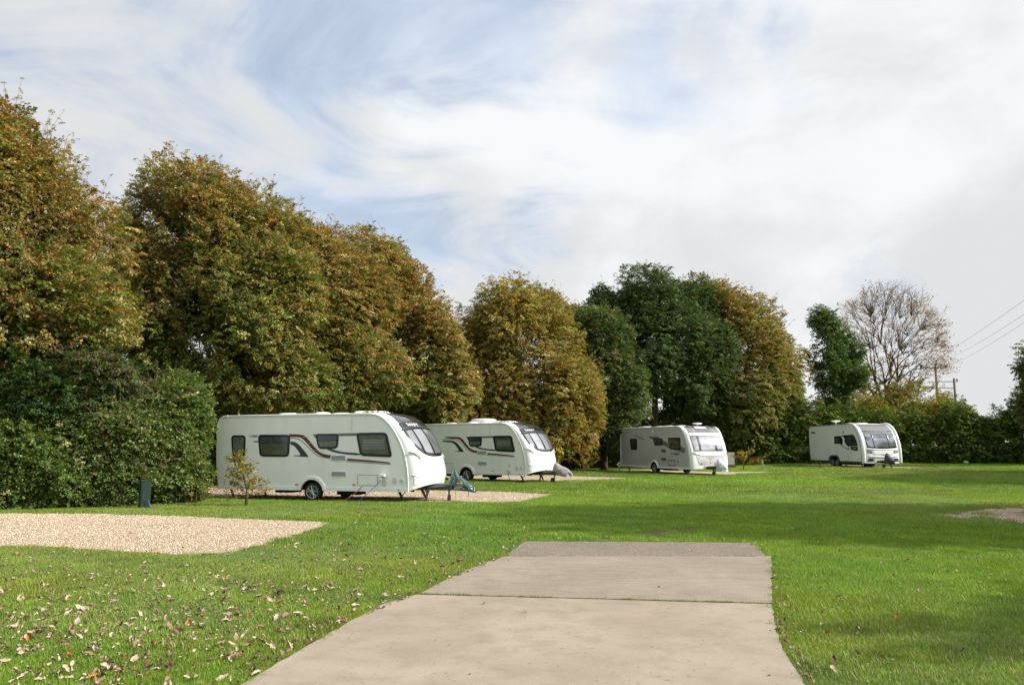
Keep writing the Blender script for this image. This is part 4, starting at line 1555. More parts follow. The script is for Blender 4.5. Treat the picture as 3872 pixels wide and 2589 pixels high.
    sh.patch('name_strip', lambda a, b: (0.33 + 0.05 * a, (2 * b - 1) * 0.77), M_chas, 0.012, nt=3, nw=20)
    t = 0.352
    for i, ch in enumerate('COACHMAN'):
        sh.text('letter', ch, t, -0.47 + i * 0.133, 0.075, M_ctext, sx=1.5, off=0.02)
    fr = sh.patch('front_window', lambda a, b: (0.392 + (0.31 + 0.02 * (1 - (2 * b - 1) ** 2)) * a, (2 * b - 1) * 0.77), M_black, 0.008, nt=10, nw=20)
    sh.quad('pane', [(0.415, -0.735), (0.412, -0.43), (0.685, -0.44), (0.672, -0.73)], M_fpane, 0.016, fr)
    sh.quad('pane', [(0.412, -0.34), (0.412, 0.34), (0.695, 0.33), (0.695, -0.36)], M_fpane, 0.016, fr)
    sh.quad('pane', [(0.412, 0.43), (0.415, 0.735), (0.672, 0.73), (0.685, 0.42)], M_fpane, 0.016, fr)
    for w in (-0.385, 0.385):
        sh.line('window_strut', [(0.40, w), (0.695, w)], 0.013, M_chrome, 0.024, fr)
    sh.line('frame_lip', [(0.72, -0.80), (0.735, -0.4), (0.74, 0), (0.735, 0.4), (0.72, 0.80)], 0.035, M_white, 0.0)
    lid = sh.quad('locker_lid', [(0.755, -0.47), (0.755, 0.47), (0.83, 0.48), (0.83, -0.48)], M_beige if False else M_trim, 0.012)
    sh.line('lid_seam', [(0.755, -0.49), (0.99, -0.44)], 0.006, M_seam, 0.004)
    sh.line('lid_seam', [(0.755, 0.49), (0.99, 0.44)], 0.006, M_seam, 0.004)
    for s_ in (-1, 1):
        sh.quad('headlamp_trim', [(0.745, s_ * 0.80), (0.755, s_ * 0.54), (0.80, s_ * 0.55), (0.795, s_ * 0.79)], M_lamp, 0.010, nt=3, nw=5)
        sh.quad('dark_slash', [(0.776, s_ * 0.80), (0.798, s_ * 0.55), (0.81, s_ * 0.55), (0.785, s_ * 0.80)], M_blackp, 0.013, nt=3, nw=5)
        sh.quad('lower_grille', [(0.905, s_ * 0.75), (0.905, s_ * 0.53), (0.958, s_ * 0.50), (0.962, s_ * 0.82)], M_blackp, 0.010, nt=3, nw=5)
        sh.quad('driving_lamp', [(0.935, s_ * 0.77), (0.935, s_ * 0.72), (0.952, s_ * 0.72), (0.952, s_ * 0.78)], M_chrome, 0.016, nt=2, nw=2)
        sh.quad('reflector', [(0.855, s_ * 0.93), (0.855, s_ * 0.89), (0.872, s_ * 0.89), (0.872, s_ * 0.93)], M_grey, 0.06, nt=2, nw=2)
    sh.line('bumper_lip', [(0.86, -0.75), (0.875, -0.4), (0.88, 0.0), (0.875, 0.4), (0.86, 0.75)], 0.04, M_white, -0.005)
    sh.quad('emblem', [(0.82, -0.045), (0.82, 0.03), (0.85, 0.03), (0.85, -0.045)], M_dtext, 0.016, nt=2, nw=2)
    sh.quad('emblem_face', [(0.826, -0.03), (0.826, 0.015), (0.844, 0.015), (0.844, -0.03)], M_beige, 0.020, nt=2, nw=2)
    dome(root, 'rooflight', 3.6, 4.5, 0.75, 1.55, 2.46, 0.09, M_roofdome)
    dome(root, 'rooflight', 0.9, 1.4, 0.8, 1.4, 2.44, 0.06, M_roofdome)
    antenna_dome(root, 1.35, 1.1, 2.44, 0.26, 0.27)
    for x in (2.76, 3.30):
        wheel(root, x, 0.12, 0.24, 0.262, -1, 6, False)
        wheel(root, x, WID - 0.12, 0.24, 0.262, 1, 6, False)
    chassis(root, 6.1, 7.2, 0.40, jz=0.0, jx=6.72, jockey='wheel')
    for x, y, dx in ((5.5, 0.28, 0.16), (5.5, WID - 0.28, 0.16), (0.40, 0.28, 0.30), (0.40, WID - 0.28, 0.30)):
        steady(root, x, y, dx, zg=0.0, m=M_dark)
    return root, sh


cv4, sh4 = twin_axle_caravan()

# ---- hitch covers, lying over the hitches: things of their own
M_green = mat('dark_green_pvc_sheet', (0.012, 0.055, 0.045), 0.22, spec=0.7, coat=0.3, bump=(9, 0.5, 0.02))
M_greycl = mat('grey_fabric_sheet', (0.27, 0.245, 0.24), 0.8, bump=(11, 0.4, 0.02))
M_bluew = mat('pale_blue_white_sheet', (0.52, 0.56, 0.60), 0.5, bump=(9, 0.4, 0.02))
M_blkcl = mat('black_fabric_sheet', (0.025, 0.028, 0.032), 0.6, bump=(9, 0.4, 0.02))
M_yel = mat('yellow_print', (0.62, 0.40, 0.05), 0.4)
M_rust = mat('maroon_print', (0.16, 0.05, 0.02), 0.4)


def place_cover(name, poly, m, loc, yaw, label, **kw):
    o = cover(name, poly, m, **kw)
    o.location = loc
    o.rotation_euler = (0, 0, yaw)
    tag(o, label, 'cover', 'hitch covers')
    return o


h1 = place_cover('hitch_cover', {'top': [(7.10, 0.62), (7.15, 0.70), (7.235, 0.90), (7.30, 0.86), (7.38, 0.70), (7.50, 0.64), (7.62, 0.55), (7.75, 0.47), (7.87, 0.36), (7.90, 0.30)], 'bot': [(7.10, 0.34), (7.3, 0.30), (7.6, 0.28), (7.9, 0.22)]}, M_green, C1LOC, C1YAW, 'dark green plastic hitch cover with a yellow ring emblem, on the nearest caravan', seed=3, hw0=0.10, hw1=0.17)


def on_cover(o, x, z):
    """local y of the near face of a cover at (x,z)"""
    best = None
    me = o.data
    for p in me.polygons:
        if len(p.vertices) != 4:
            continue
        c = p.center
        if c.y < 1.12:
            d = (c.x - x) ** 2 + (c.z - z) ** 2
            if best is None or d < best[0]:
                best = (d, c.y)
    return best[1]


y_ = on_cover(h1, 7.45, 0.48) - 0.02
ringp = [(7.455 + 0.082 * math.cos(a), 0.485 + 0.066 * math.sin(a)) for a in np.linspace(0, 2 * math.pi, 25)[:-1]]
MB().prism(ringp, y_ + 0.03, y_).build('emblem_ring', M_yel, h1)
MB().prism(inset_poly(ringp, 0.014), y_ + 0.02, y_ - 0.002).build('emblem_field', M_rust, h1)
MB().box(7.39, 7.52, y_ - 0.005, y_, 0.480, 0.498).build('emblem_bar', M_ltext, h1)
text_mesh('lettering', 'CLUB SHOP', 0.042, M_ltext, h1, (7.45, y_ - 0.006, 0.388), (R(90), 0, 0), sx=0.95)
text_mesh('lettering', 'CARAVAN COVERS', 0.034, M_ltext, h1, (7.46, y_ - 0.010, 0.342), (R(90), 0, 0), sx=1.1)
for xx, zl in ((7.33, 0.16), (7.72, 0.10)):
    MB().tube([(xx, y_ + 0.03, 0.30), (xx + 0.01, y_ + 0.02, 0.22), (xx - 0.005, y_ + 0.03, zl)], [0.012, 0.008, 0.005], 4).build('tie_strap', M_blackp, h1)

place_cover('hitch_cover', {'top': [(6.98, 0.62), (7.04, 0.78), (7.12, 0.81), (7.22, 0.76), (7.34, 0.67), (7.55, 0.61), (7.72, 0.52), (7.85, 0.38), (7.88, 0.32)], 'bot': [(6.98, 0.33), (7.4, 0.25), (7.88, 0.17)]}, M_greycl, C2LOC, C2YAW, 'soft grey cloth hitch cover in folds, on the second caravan', seed=8, hw0=0.12, hw1=0.22)
place_cover('hitch_cover', {'top': [(7.48, 0.50), (7.55, 0.62), (7.66, 0.82), (7.74, 0.85), (7.82, 0.74), (8.0, 0.60), (8.15, 0.48), (8.25, 0.38)], 'bot': [(7.48, 0.30), (7.9, 0.26), (8.25, 0.20)]}, M_bluew, C3LOC, C3YAW, 'pale blue and white peaked hitch cover, on the silver sided caravan', seed=12, hw0=0.12, hw1=0.20)
place_cover('hitch_cover', {'top': [(6.56, 0.45), (6.62, 0.60), (6.68, 0.83), (6.73, 0.85), (6.82, 0.74), (7.0, 0.62), (7.2, 0.50), (7.36, 0.38)], 'bot': [(6.56, 0.28), (6.9, 0.26), (7.36, 0.24)]}, M_blkcl, C4LOC, C4YAW, 'black pointed hitch cover, on the twin axle caravan at far right', seed=15, hw0=0.10, hw1=0.20)


def world_pt(loc, yaw, p):
    c, s = math.cos(yaw), math.sin(yaw)
    return Vector((loc[0] + c * p[0] - s * p[1], loc[1] + s * p[0] + c * p[1], loc[2] + p[2]))


def cable(name, loc, yaw, pts, rad, m, label, cat):
    P = [world_pt(loc, yaw, p) for p in pts]
    Q = []
    for i in range(len(P) - 1):
        for k in range(5):
            f = k / 5
            Q.append(P[i] * (1 - f) + P[i + 1] * f)
    Q.append(P[-1])
    o = MB().tube(Q, rad, 6).build(name, m, None, smooth=True)
    tag(o, label, cat)
    return o


cable('hose', C1LOC, C1YAW, [(5.50, -0.12, 0.62), (5.40, -0.18, 0.48), (5.20, -0.24, 0.28), (4.98, -0.32, 0.08), (4.85, -0.34, 0.02), (4.6, -0.36, 0.015)], 0.009, M_hose, 'blue water hose running from the nearest caravan down to the grass', 'hose')
cable('power_cable', C1LOC, C1YAW, [(4.86, -0.015, 0.42), (4.75, -0.10, 0.28), (4.58, -0.16, 0.12), (4.42, -0.20, 0.02), (4.1, -0.2, 0.012)], 0.010, M_cableo, 'orange brown cable hanging from the nearest caravan locker to the ground', 'cable')
cable('power_cable', C2LOC, C2YAW, [(5.50, -0.08, 0.44), (5.50, -0.14, 0.30), (5.58, -0.18, 0.15), (5.70, -0.2, 0.03), (5.9, -0.2, 0.015)], 0.012, M_cabled, 'dark cable hanging from the second caravan to the grass', 'cable')


# ------------------------------------------------------------------ vegetation
M_leaf = leaf_mat('autumn_leaves', 0.34, 0.22, 0.55)
M_leafg = leaf_mat('glossy_green_leaves', 0.28, 0.25, 0.5)
M_bark = mat('grey_brown_bark', (0.085, 0.065, 0.045), 0.95, spec=0.1, noise=(6, 0.5), bump=(18, 0.8, 0.03))
M_twig = mat('brown_twigs', (0.13, 0.085, 0.055), 0.9, spec=0.1)

# palettes : real leaf colours (linear)
G_DK = (0.042, 0.068, 0.013)
G_MD = (0.084, 0.116, 0.017)
G_LT = (0.145, 0.18, 0.028)
G_GREY = (0.145, 0.162, 0.070)
OL = (0.18, 0.155, 0.034)
OCH = (0.28, 0.165, 0.044)
BRN = (0.26, 0.130, 0.050)
RUST = (0.29, 0.115, 0.036)
PALE = (0.42, 0.34, 0.17)
YEL = (0.42, 0.29, 0.035)
ORG = (0.38, 0.17, 0.022)
PURP = (0.125, 0.062, 0.052)


def unit(v):
    return v / np.maximum(np.linalg.norm(v, axis=-1, keepdims=True), 1e-9)


def rand_dirs(n):
    return unit(rng.normal(size=(n, 3)))


def leaf_faces(Cn, A, N_, L, Wd, tint):
    """one folded rhombus per leaf ; Cn base, A axis, N_ normal"""
    A = unit(A)
    N_ = unit(N_ - A * np.sum(N_ * A, 1, keepdims=True))
    B_ = np.cross(N_, A)
    L = L[:, None]
    Wd = Wd[:, None]
    p0 = Cn
    p1 = Cn + A * L * 0.42 + B_ * Wd * 0.5 + N_ * Wd * 0.12
    p2 = Cn + A * L
    p3 = Cn + A * L * 0.42 - B_ * Wd * 0.5 + N_ * Wd * 0.12
    V = np.stack([p0, p1, p2, p3], 1).reshape(-1, 3)
    n = len(Cn)
    F = np.arange(4 * n).reshape(n, 4)
    T = np.repeat(tint, 4, axis=0)
    return V, F, T


def pick(pal, w, n, jit=0.18):
    pal = np.array(pal)
    w = np.asarray(w, float)
    if w.ndim == 1:
        idx = rng.choice(len(pal), n, p=w / w.sum())
    else:
        w = w / w.sum(1, keepdims=True)
        c = np.cumsum(w, 1)
        idx = (rng.random((n, 1)) > c).sum(1).clip(0, len(pal) - 1)
    c = pal[idx] * np.exp(rng.normal(size=(n, 1)) * jit) * np.exp(rng.normal(size=(n, 3)) * 0.06)
    return c


def sample_lobes(lobes, n, lo=0.70, hi=1.06, zmin=0.3):
    """points near the surface of the union of ellipsoid lobes with outward normals"""
    Lb = np.array(lobes)
    area = (Lb[:, 3] * Lb[:, 4] + Lb[:, 3] * Lb[:, 5] + Lb[:, 4] * Lb[:, 5])
    out, nor = [], []
    got = 0
    while got < n:
        k = rng.choice(len(Lb), n * 2, p=area / area.sum())
        d = rand_dirs(n * 2)
        r = lo + (hi - lo) * rng.random((n * 2, 1)) ** 0.95
        r = r * (1 + 0.08 * np.sin(d @ np.array([3.1, 1.7, 4.3]) + k * 1.9)[:, None] + 0.06 * np.sin(d @ np.array([-5.2, 6.3, 5.1]) + k * 2.7)[:, None])
        P = Lb[k, :3] + d * Lb[k, 3:] * r
        # reject points deep inside another lobe
        ok = P[:, 2] > zmin
        for i in range(len(Lb)):
            q = np.sum(((P - Lb[i, :3]) / Lb[i, 3:]) ** 2, 1)
            ok &= (q > 0.55) | (k == i)
        P = P[ok]
        dn = unit(d[ok] / Lb[k[ok], 3:])
        out.append(P)
        nor.append(dn)
        got += len(P)
    return np.concatenate(out)[:n], np.concatenate(nor)[:n]


def clump_noise(P, s, seed):
    r = np.random.default_rng(seed)
    v = np.zeros(len(P))
    for k in range(6):
        d = unit(r.normal(size=3)) * s * r.uniform(0.6, 1.6)
        v += np.sin(P @ d + r.uniform(0, 6.28))
    return v / 3.0


def add_instancer_tint(m, src='patch_tint'):
    nt = m.node_tree
    at = nt.nodes.new('ShaderNodeAttribute')
    at.attribute_type = 'INSTANCER'
    at.attribute_name = src
    a0 = [n for n in nt.nodes if n.type == 'ATTRIBUTE' and n.attribute_name == 'tint'][0]
    mx = nt.nodes.new('ShaderNodeMix')
    mx.data_type = 'RGBA'
    mx.blend_type = 'MULTIPLY'
    mx.inputs[0].default_value = 1.0
    outs = [(l.to_node, l.to_socket) for l in a0.outputs['Color'].links]
    nt.links.new(a0.outputs['Color'], mx.inputs[6])
    nt.links.new(at.outputs['Color'], mx.inputs[7])
    for n_, s_ in outs:
        nt.links.new(mx.outputs[2], s_)



def inst_nodes(name, coll):
    ng_ = bpy.data.node_groups.new(name, 'GeometryNodeTree')
    ng_.interface.new_socket('Geometry', in_out='INPUT', socket_type='NodeSocketGeometry')
    ng_.interface.new_socket('Geometry', in_out='OUTPUT', socket_type='NodeSocketGeometry')
    N = ng_.nodes
    L = ng_.links
    gi = N.new('NodeGroupInput')
    go = N.new('NodeGroupOutput')
    m2p = N.new('GeometryNodeMeshToPoints')
    ins = N.new('GeometryNodeInstanceOnPoints')
    ci = N.new('GeometryNodeCollectionInfo')
    ci.inputs['Collection'].default_value = coll
    ci.inputs['Separate Children'].default_value = True
    ci.inputs['Reset Children'].default_value = True
    L.new(gi.outputs[0], m2p.inputs['Mesh'])
    L.new(m2p.outputs[0], ins.inputs['Points'])
    L.new(ci.outputs[0], ins.inputs['Instance'])
    ins.inputs['Pick Instance'].default_value = True

    def na(nm, ty):
        n = N.new('GeometryNodeInputNamedAttribute')
        n.data_type = ty
        n.inputs['Name'].default_value = nm
        return n.outputs['Attribute']
    L.new(na('idx', 'INT'), ins.inputs['Instance Index'])
    L.new(na('rot', 'FLOAT_VECTOR'), ins.inputs['Rotation'])
    cs = N.new('ShaderNodeCombineXYZ')
    s_ = na('scl', 'FLOAT')
    for k in range(3):
        L.new(s_, cs.inputs[k])
    L.new(cs.outputs[0], ins.inputs['Scale'])
    L.new(ins.outputs[0], go.inputs[0])
    return ng_



M_leafp = M_leaf.copy()
M_leafp.name = 'loose_leaves'
add_instancer_tint(M_leaf)
add_instancer_tint(M_leafg)


def spray_mesh(seed, coll, m, droop, n_leaf=40, L0=0.085, aspect=0.72, reach=0.46, twigs=True):
    """a leafy twig end growing along +x, side twigs left and right, leaves hanging"""
    r = np.random.default_rng(seed)
    P, A = [], []
    tw = []
    nb = 6
    main = lambda t: np.array([t * reach, 0.03 * math.sin(5 * t + seed), -droop * reach * t * t + 0.05 * t])
    per = n_leaf // (nb + 1)
    for b in range(nb + 1):
        if b == nb:
            f0, d, L = 0.55, np.array([1.0, 0, -droop]), reach * 0.5
        else:
            f0 = 0.10 + 0.80 * b / nb
            sd = 1 if b % 2 else -1
            d = np.array([0.75, sd * r.uniform(0.6, 1.1), r.uniform(-0.35, 0.35) - droop * 0.4])
            L = reach * r.uniform(0.30, 0.55) * (1.15 - 0.5 * f0)
        d = d / np.linalg.norm(d)
        a0 = main(f0)
        tw.append((a0, a0 + d * L))
        for k in range(per):
            t = (k + r.uniform(0.2, 0.9)) / per
            p = a0 + d * L * t + np.array([0, 0, -droop * 0.25 * L * t * t])
            sd = 1 if k % 2 else -1
            side = np.cross(d, [0, 0, 1.0]) * sd
            a = d * 0.5 + side * 0.7 + np.array([0, 0, -0.25 - droop * r.uniform(0.2, 1.2)]) + r.normal(size=3) * 0.28
            P.append(p + r.normal(size=3) * 0.012)
            A.append(a)
    P = np.array(P)
    A = np.array(A)
    n = len(P)
    Nm = np.array([0.25, 0, 1.0]) + r.normal(size=(n, 3)) * 0.42
    s_ = L0 * np.exp(r.normal(size=n) * 0.22)
    f = np.exp(r.normal(size=(n, 1)) * 0.20)
    kk = r.choice(4, n, p=[0.55, 0.20, 0.17, 0.08])
    hue = np.array([(1.15, 1.38, 1.28), (0.80, 1.36, 0.95), (1.70, 1.24, 1.15), (2.1, 2.1, 2.4)])[kk]
    V, F, T = leaf_faces(P, A, Nm, s_, s_ * aspect, hue * f)
    me_o = np_mesh('leaf_spray', V, F, m, None, T)
    col.objects.unlink(me_o)
    coll.objects.link(me_o)
    return me_o


SPRAYS = {}


def spray_set(m, droop, key):
    if key not in SPRAYS:
        c = bpy.data.collections.new('leaf_sprays_' + key)
        for i in range(4):
            spray_mesh(500 + i + int(droop * 50), c, m, droop)
        SPRAYS[key] = inst_nodes('scatter_' + key, c)
    return SPRAYS[key]


def foliage(name, lobes, n, size, pal, wfun, parent, m=None, clump=0.34, nclump=None, shoots=0, shoot_len=0.9, droop=0.6, fill=0.22, zmin=0.25, seed=1, hi=1.15, lo=0.76, aspect=0.75, topshoots=0.0, thr=None, bough=1.0, dens=1.0):
    """crown made of leafy twig sprays carried on swelling boughs"""
    m = m or M_leaf
    ns = int(n / 8.2 * dens)
    C, N_ = sample_lobes(lobes, ns, lo, hi, zmin)
    bn = clump_noise(C, 1.5 * bough, seed + 40) * 0.55 + clump_noise(C, 3.3 * bough, seed + 41) * 0.45
    C = C + N_ * ((bn * 0.40 - 0.20) / bough)[:, None]
    keep = rng.random(ns) < 1 / (1 + np.exp(-(bn + 0.55) * 4.2))
    if thr is not None:                      # sky gaps in the crown
        gap = clump_noise(C, 2.6, seed) > thr
        keep &= gap
    C, N_ = C[keep], N_[keep]
    # deeper twigs
    ni = int(n * fill / 8)
    Ci, Ni = sample_lobes(lobes, ni, 0.30, 0.80, zmin)
    if thr is not None:
        g = clump_noise(Ci, 2.6, seed) > thr
        Ci, Ni = Ci[g], Ni[g]
    P = np.concatenate([C, Ci])
    Nn = np.concatenate([N_, Ni])
    scl = np.concatenate([np.full(len(C), 1.0), np.full(len(Ci), 1.7)])
    # leafy shoots that break the outline
    tw = MB()
    if shoots:
        S, Sn = sample_lobes(lobes, shoots * 4, 0.95, 1.02, zmin)
        wsel = np.clip(Sn[:, 2] + 0.35, 0.02, 1) ** 1.5
        idx = rng.choice(len(S), shoots, replace=False, p=wsel / wsel.sum())
        for i in idx:
            L = shoot_len * (0.35 + 0.9 * rng.random() ** 1.5)
            d = unit(Sn[i] * 0.7 + np.array([0, 0, 1.0 + topshoots]) + rng.normal(size=3) * 0.35)
            b = unit(rng.normal(size=3)) * 0.18
            q = np.linspace(0, 1, max(3, int(L / 0.22)))
            pts = S[i] - d * 0.25 + np.outer(q, d) * L + np.outer(q ** 2, b) * L
            tw.tube([pts[0], pts[len(pts) // 2], pts[-1]], [0.008, 0.006, 0.003], 3, cap=False)
            P = np.concatenate([P, pts])
            Nn = np.concatenate([Nn, np.repeat(d[None], len(pts), 0) + rng.normal(size=(len(pts), 3)) * 0.5])
            scl = np.concatenate([scl, 0.62 * (1 - 0.4 * q)])
    ok = P[:, 2] > zmin * 0.5
    P, Nn, scl = P[ok], unit(Nn[ok]), scl[ok]
    nt = len(P)
    base = size / 0.108
    scl = scl * base * np.exp(rng.normal(size=nt) * 0.16)
    wv = wfun(P, Nn, clump_noise(P, 0.9, seed + 5))
    wv2 = wv / np.sum(wv, -1, keepdims=True)
    mean = (wv2 @ np.array(pal)) * np.ones((nt, 3))
    tint = pick(pal, wv, nt, 0.15) * 0.55 + mean * 0.45
    # growing direction : outward, a little up near the top, hanging lower down
    D = unit(Nn * np.array([1, 1, 0.75]) + rng.normal(size=(nt, 3)) * 0.38 + np.array([0, 0, 0.10]))
    yaw = np.arctan2(D[:, 1], D[:, 0])
    pitch = -np.arcsin(np.clip(D[:, 2], -0.98, 0.98))
    roll = rng.normal(size=nt) * 0.45
    me = bpy.data.meshes.new(name)
    me.vertices.add(nt)
    # the spray starts a little inside so that its tip reaches the surface
    me.vertices.foreach_set('co', (P - D * 0.22 * scl[:, None]).astype(np.float32).ravel())
    a = me.attributes.new('rot', 'FLOAT_VECTOR', 'POINT')
    a.data.foreach_set('vector', np.stack([roll, pitch, yaw], 1).astype(np.float32).ravel())
    a = me.attributes.new('scl', 'FLOAT', 'POINT')
    a.data.foreach_set('value', scl.astype(np.float32))
    a = me.attributes.new('idx', 'INT', 'POINT')
    a.data.foreach_set('value', rng.integers(0, 4, nt).astype(np.int32))
    a = me.attributes.new('patch_tint', 'FLOAT_COLOR', 'POINT')
    cc = np.ones((nt, 4), np.float32)
    cc[:, :3] = tint
    a.data.foreach_set('color', cc.ravel())
    me.materials.append(m)
    o = bpy.data.objects.new(name, me)
    col.objects.link(o)
    o.parent = parent
    md = o.modifiers.new('scatter', 'NODES')
    md.node_group = spray_set(m, droop, ('glossy' if m is M_leafg else 'matt') + str(int(droop * 10)))
    o['kind'] = 'stuff'
    if shoots:
        tw.build('twigs', M_twig, parent, recalc=False)['kind'] = 'stuff'
    return o


def limb_pts(a, b, bend, n=6, rs=0.12):
    a = np.array(a, float)
    b = np.array(b, float)
    L = np.linalg.norm(b - a)
    q = np.linspace(0, 1, n)
    side = unit(rng.normal(size=3)) * L * rs
    mid = np.sin(q * math.pi)[:, None]
    up = np.array([0, 0, bend * L])
    pts = a + np.outer(q, b - a) + mid * (side + up) * 0.5
    return pts


def trunk(name_parent, base, fork, r0, lobes, n_limb=7, r_fork=0.6, n_sub=30, m=None, forks=None):
    m = m or M_bark
    base = np.array(base, float)
    fork = np.array(fork, float)
    mb = MB()
    pts = limb_pts(base - np.array([0, 0, 0.3]), fork, 0.0, 7, 0.03)
    rad = [r0 * 1.35, r0 * 1.08] + list(np.linspace(r0, r0 * r_fork, 5))
    mb.tube(pts, rad, 10)
    o = mb.build('trunk', m, name_parent, smooth=True, recalc=False)
    mb = MB()
    ends = []
    Lb = np.array(lobes)
    for i in range(n_limb):
        l = Lb[i % len(Lb)]
        tgt = l[:3] + rng.normal(size=3) * l[3:] * 0.22 + np.array([0, 0, l[5] * 0.35 * (i % 2)])
        p = limb_pts(fork - (fork - base) * rng.uniform(0, 0.15), tgt, 0.12, 7)
        mb.tube(p, np.linspace(r0 * 0.5, r0 * 0.12, 7), 6)
        ends.append(p)
    for i in range(n_sub):
        p = ends[rng.integers(0, len(ends))]
        a = p[rng.integers(2, 7)]
        l = Lb[rng.integers(0, len(Lb))]
        d = rand_dirs(1)[0]
        b = l[:3] + d * l[3:] * 0.85
        if np.linalg.norm(b - a) > 5:
            b = a + (b - a) * 5 / np.linalg.norm(b - a)
        q = limb_pts(a, b, 0.1, 5)
        mb.tube(q, np.linspace(r0 * 0.13, 0.012, 5), 4, cap=False)
    b_ = mb.build('branches', m, name_parent, smooth=True, recalc=False)
    return o


def rel(lobes, x, y, z=0.0):
    return [(l[0] - x, l[1] - y, l[2] - z, l[3], l[4], l[5]) for l in lobes]


def tree(name, label, cat, lobes, bx, by, fork_z, r0, n, size, pal, wfun, **kw):
    z = float(ground_z(bx, by))
    root = empty(name, (bx, by, z))
    tag(root, label, cat, kw.pop('group', None))
    lb = rel(lobes, bx, by, z)
    if r0:
        fx = kw.pop('fork_x', 0.0)
        trunk(root, (0, 0, 0), (fx, 0, fork_z), r0, lb, kw.pop('n_limb', 7), n_sub=kw.pop('n_sub', 30))
    foliage(kw.pop('part', 'crown'), lb, n, size, pal, wfun, root, **kw)
    return root


def zramp(P, z0, z1):
    return np.clip((P[:, 2] - z0) / (z1 - z0), 0, 1)


LIME_PAL = [G_DK, G_MD, OL, OCH, BRN, RUST, PALE]


def lime_w(z0, z1, warm=1.0, green=1.0):
    def f(P, Nn, cn):
        t = np.clip(zramp(P, z0, z1) * 0.9 + cn * 0.22 + Nn[:, 0] * 0.10 + 0.05, 0, 1)[:, None]
        a = np.array([[1.5 * green, 3.0 * green, 1.6, 0.5, 0.2, 0.1, 0.7]])
        b = np.array([[1.0 * green, 1.7 * green, 1.7, 1.1 * warm, 1.7 * warm, 1.2 * warm, 1.2]])
        return a * (1 - t) + b * t
    return f


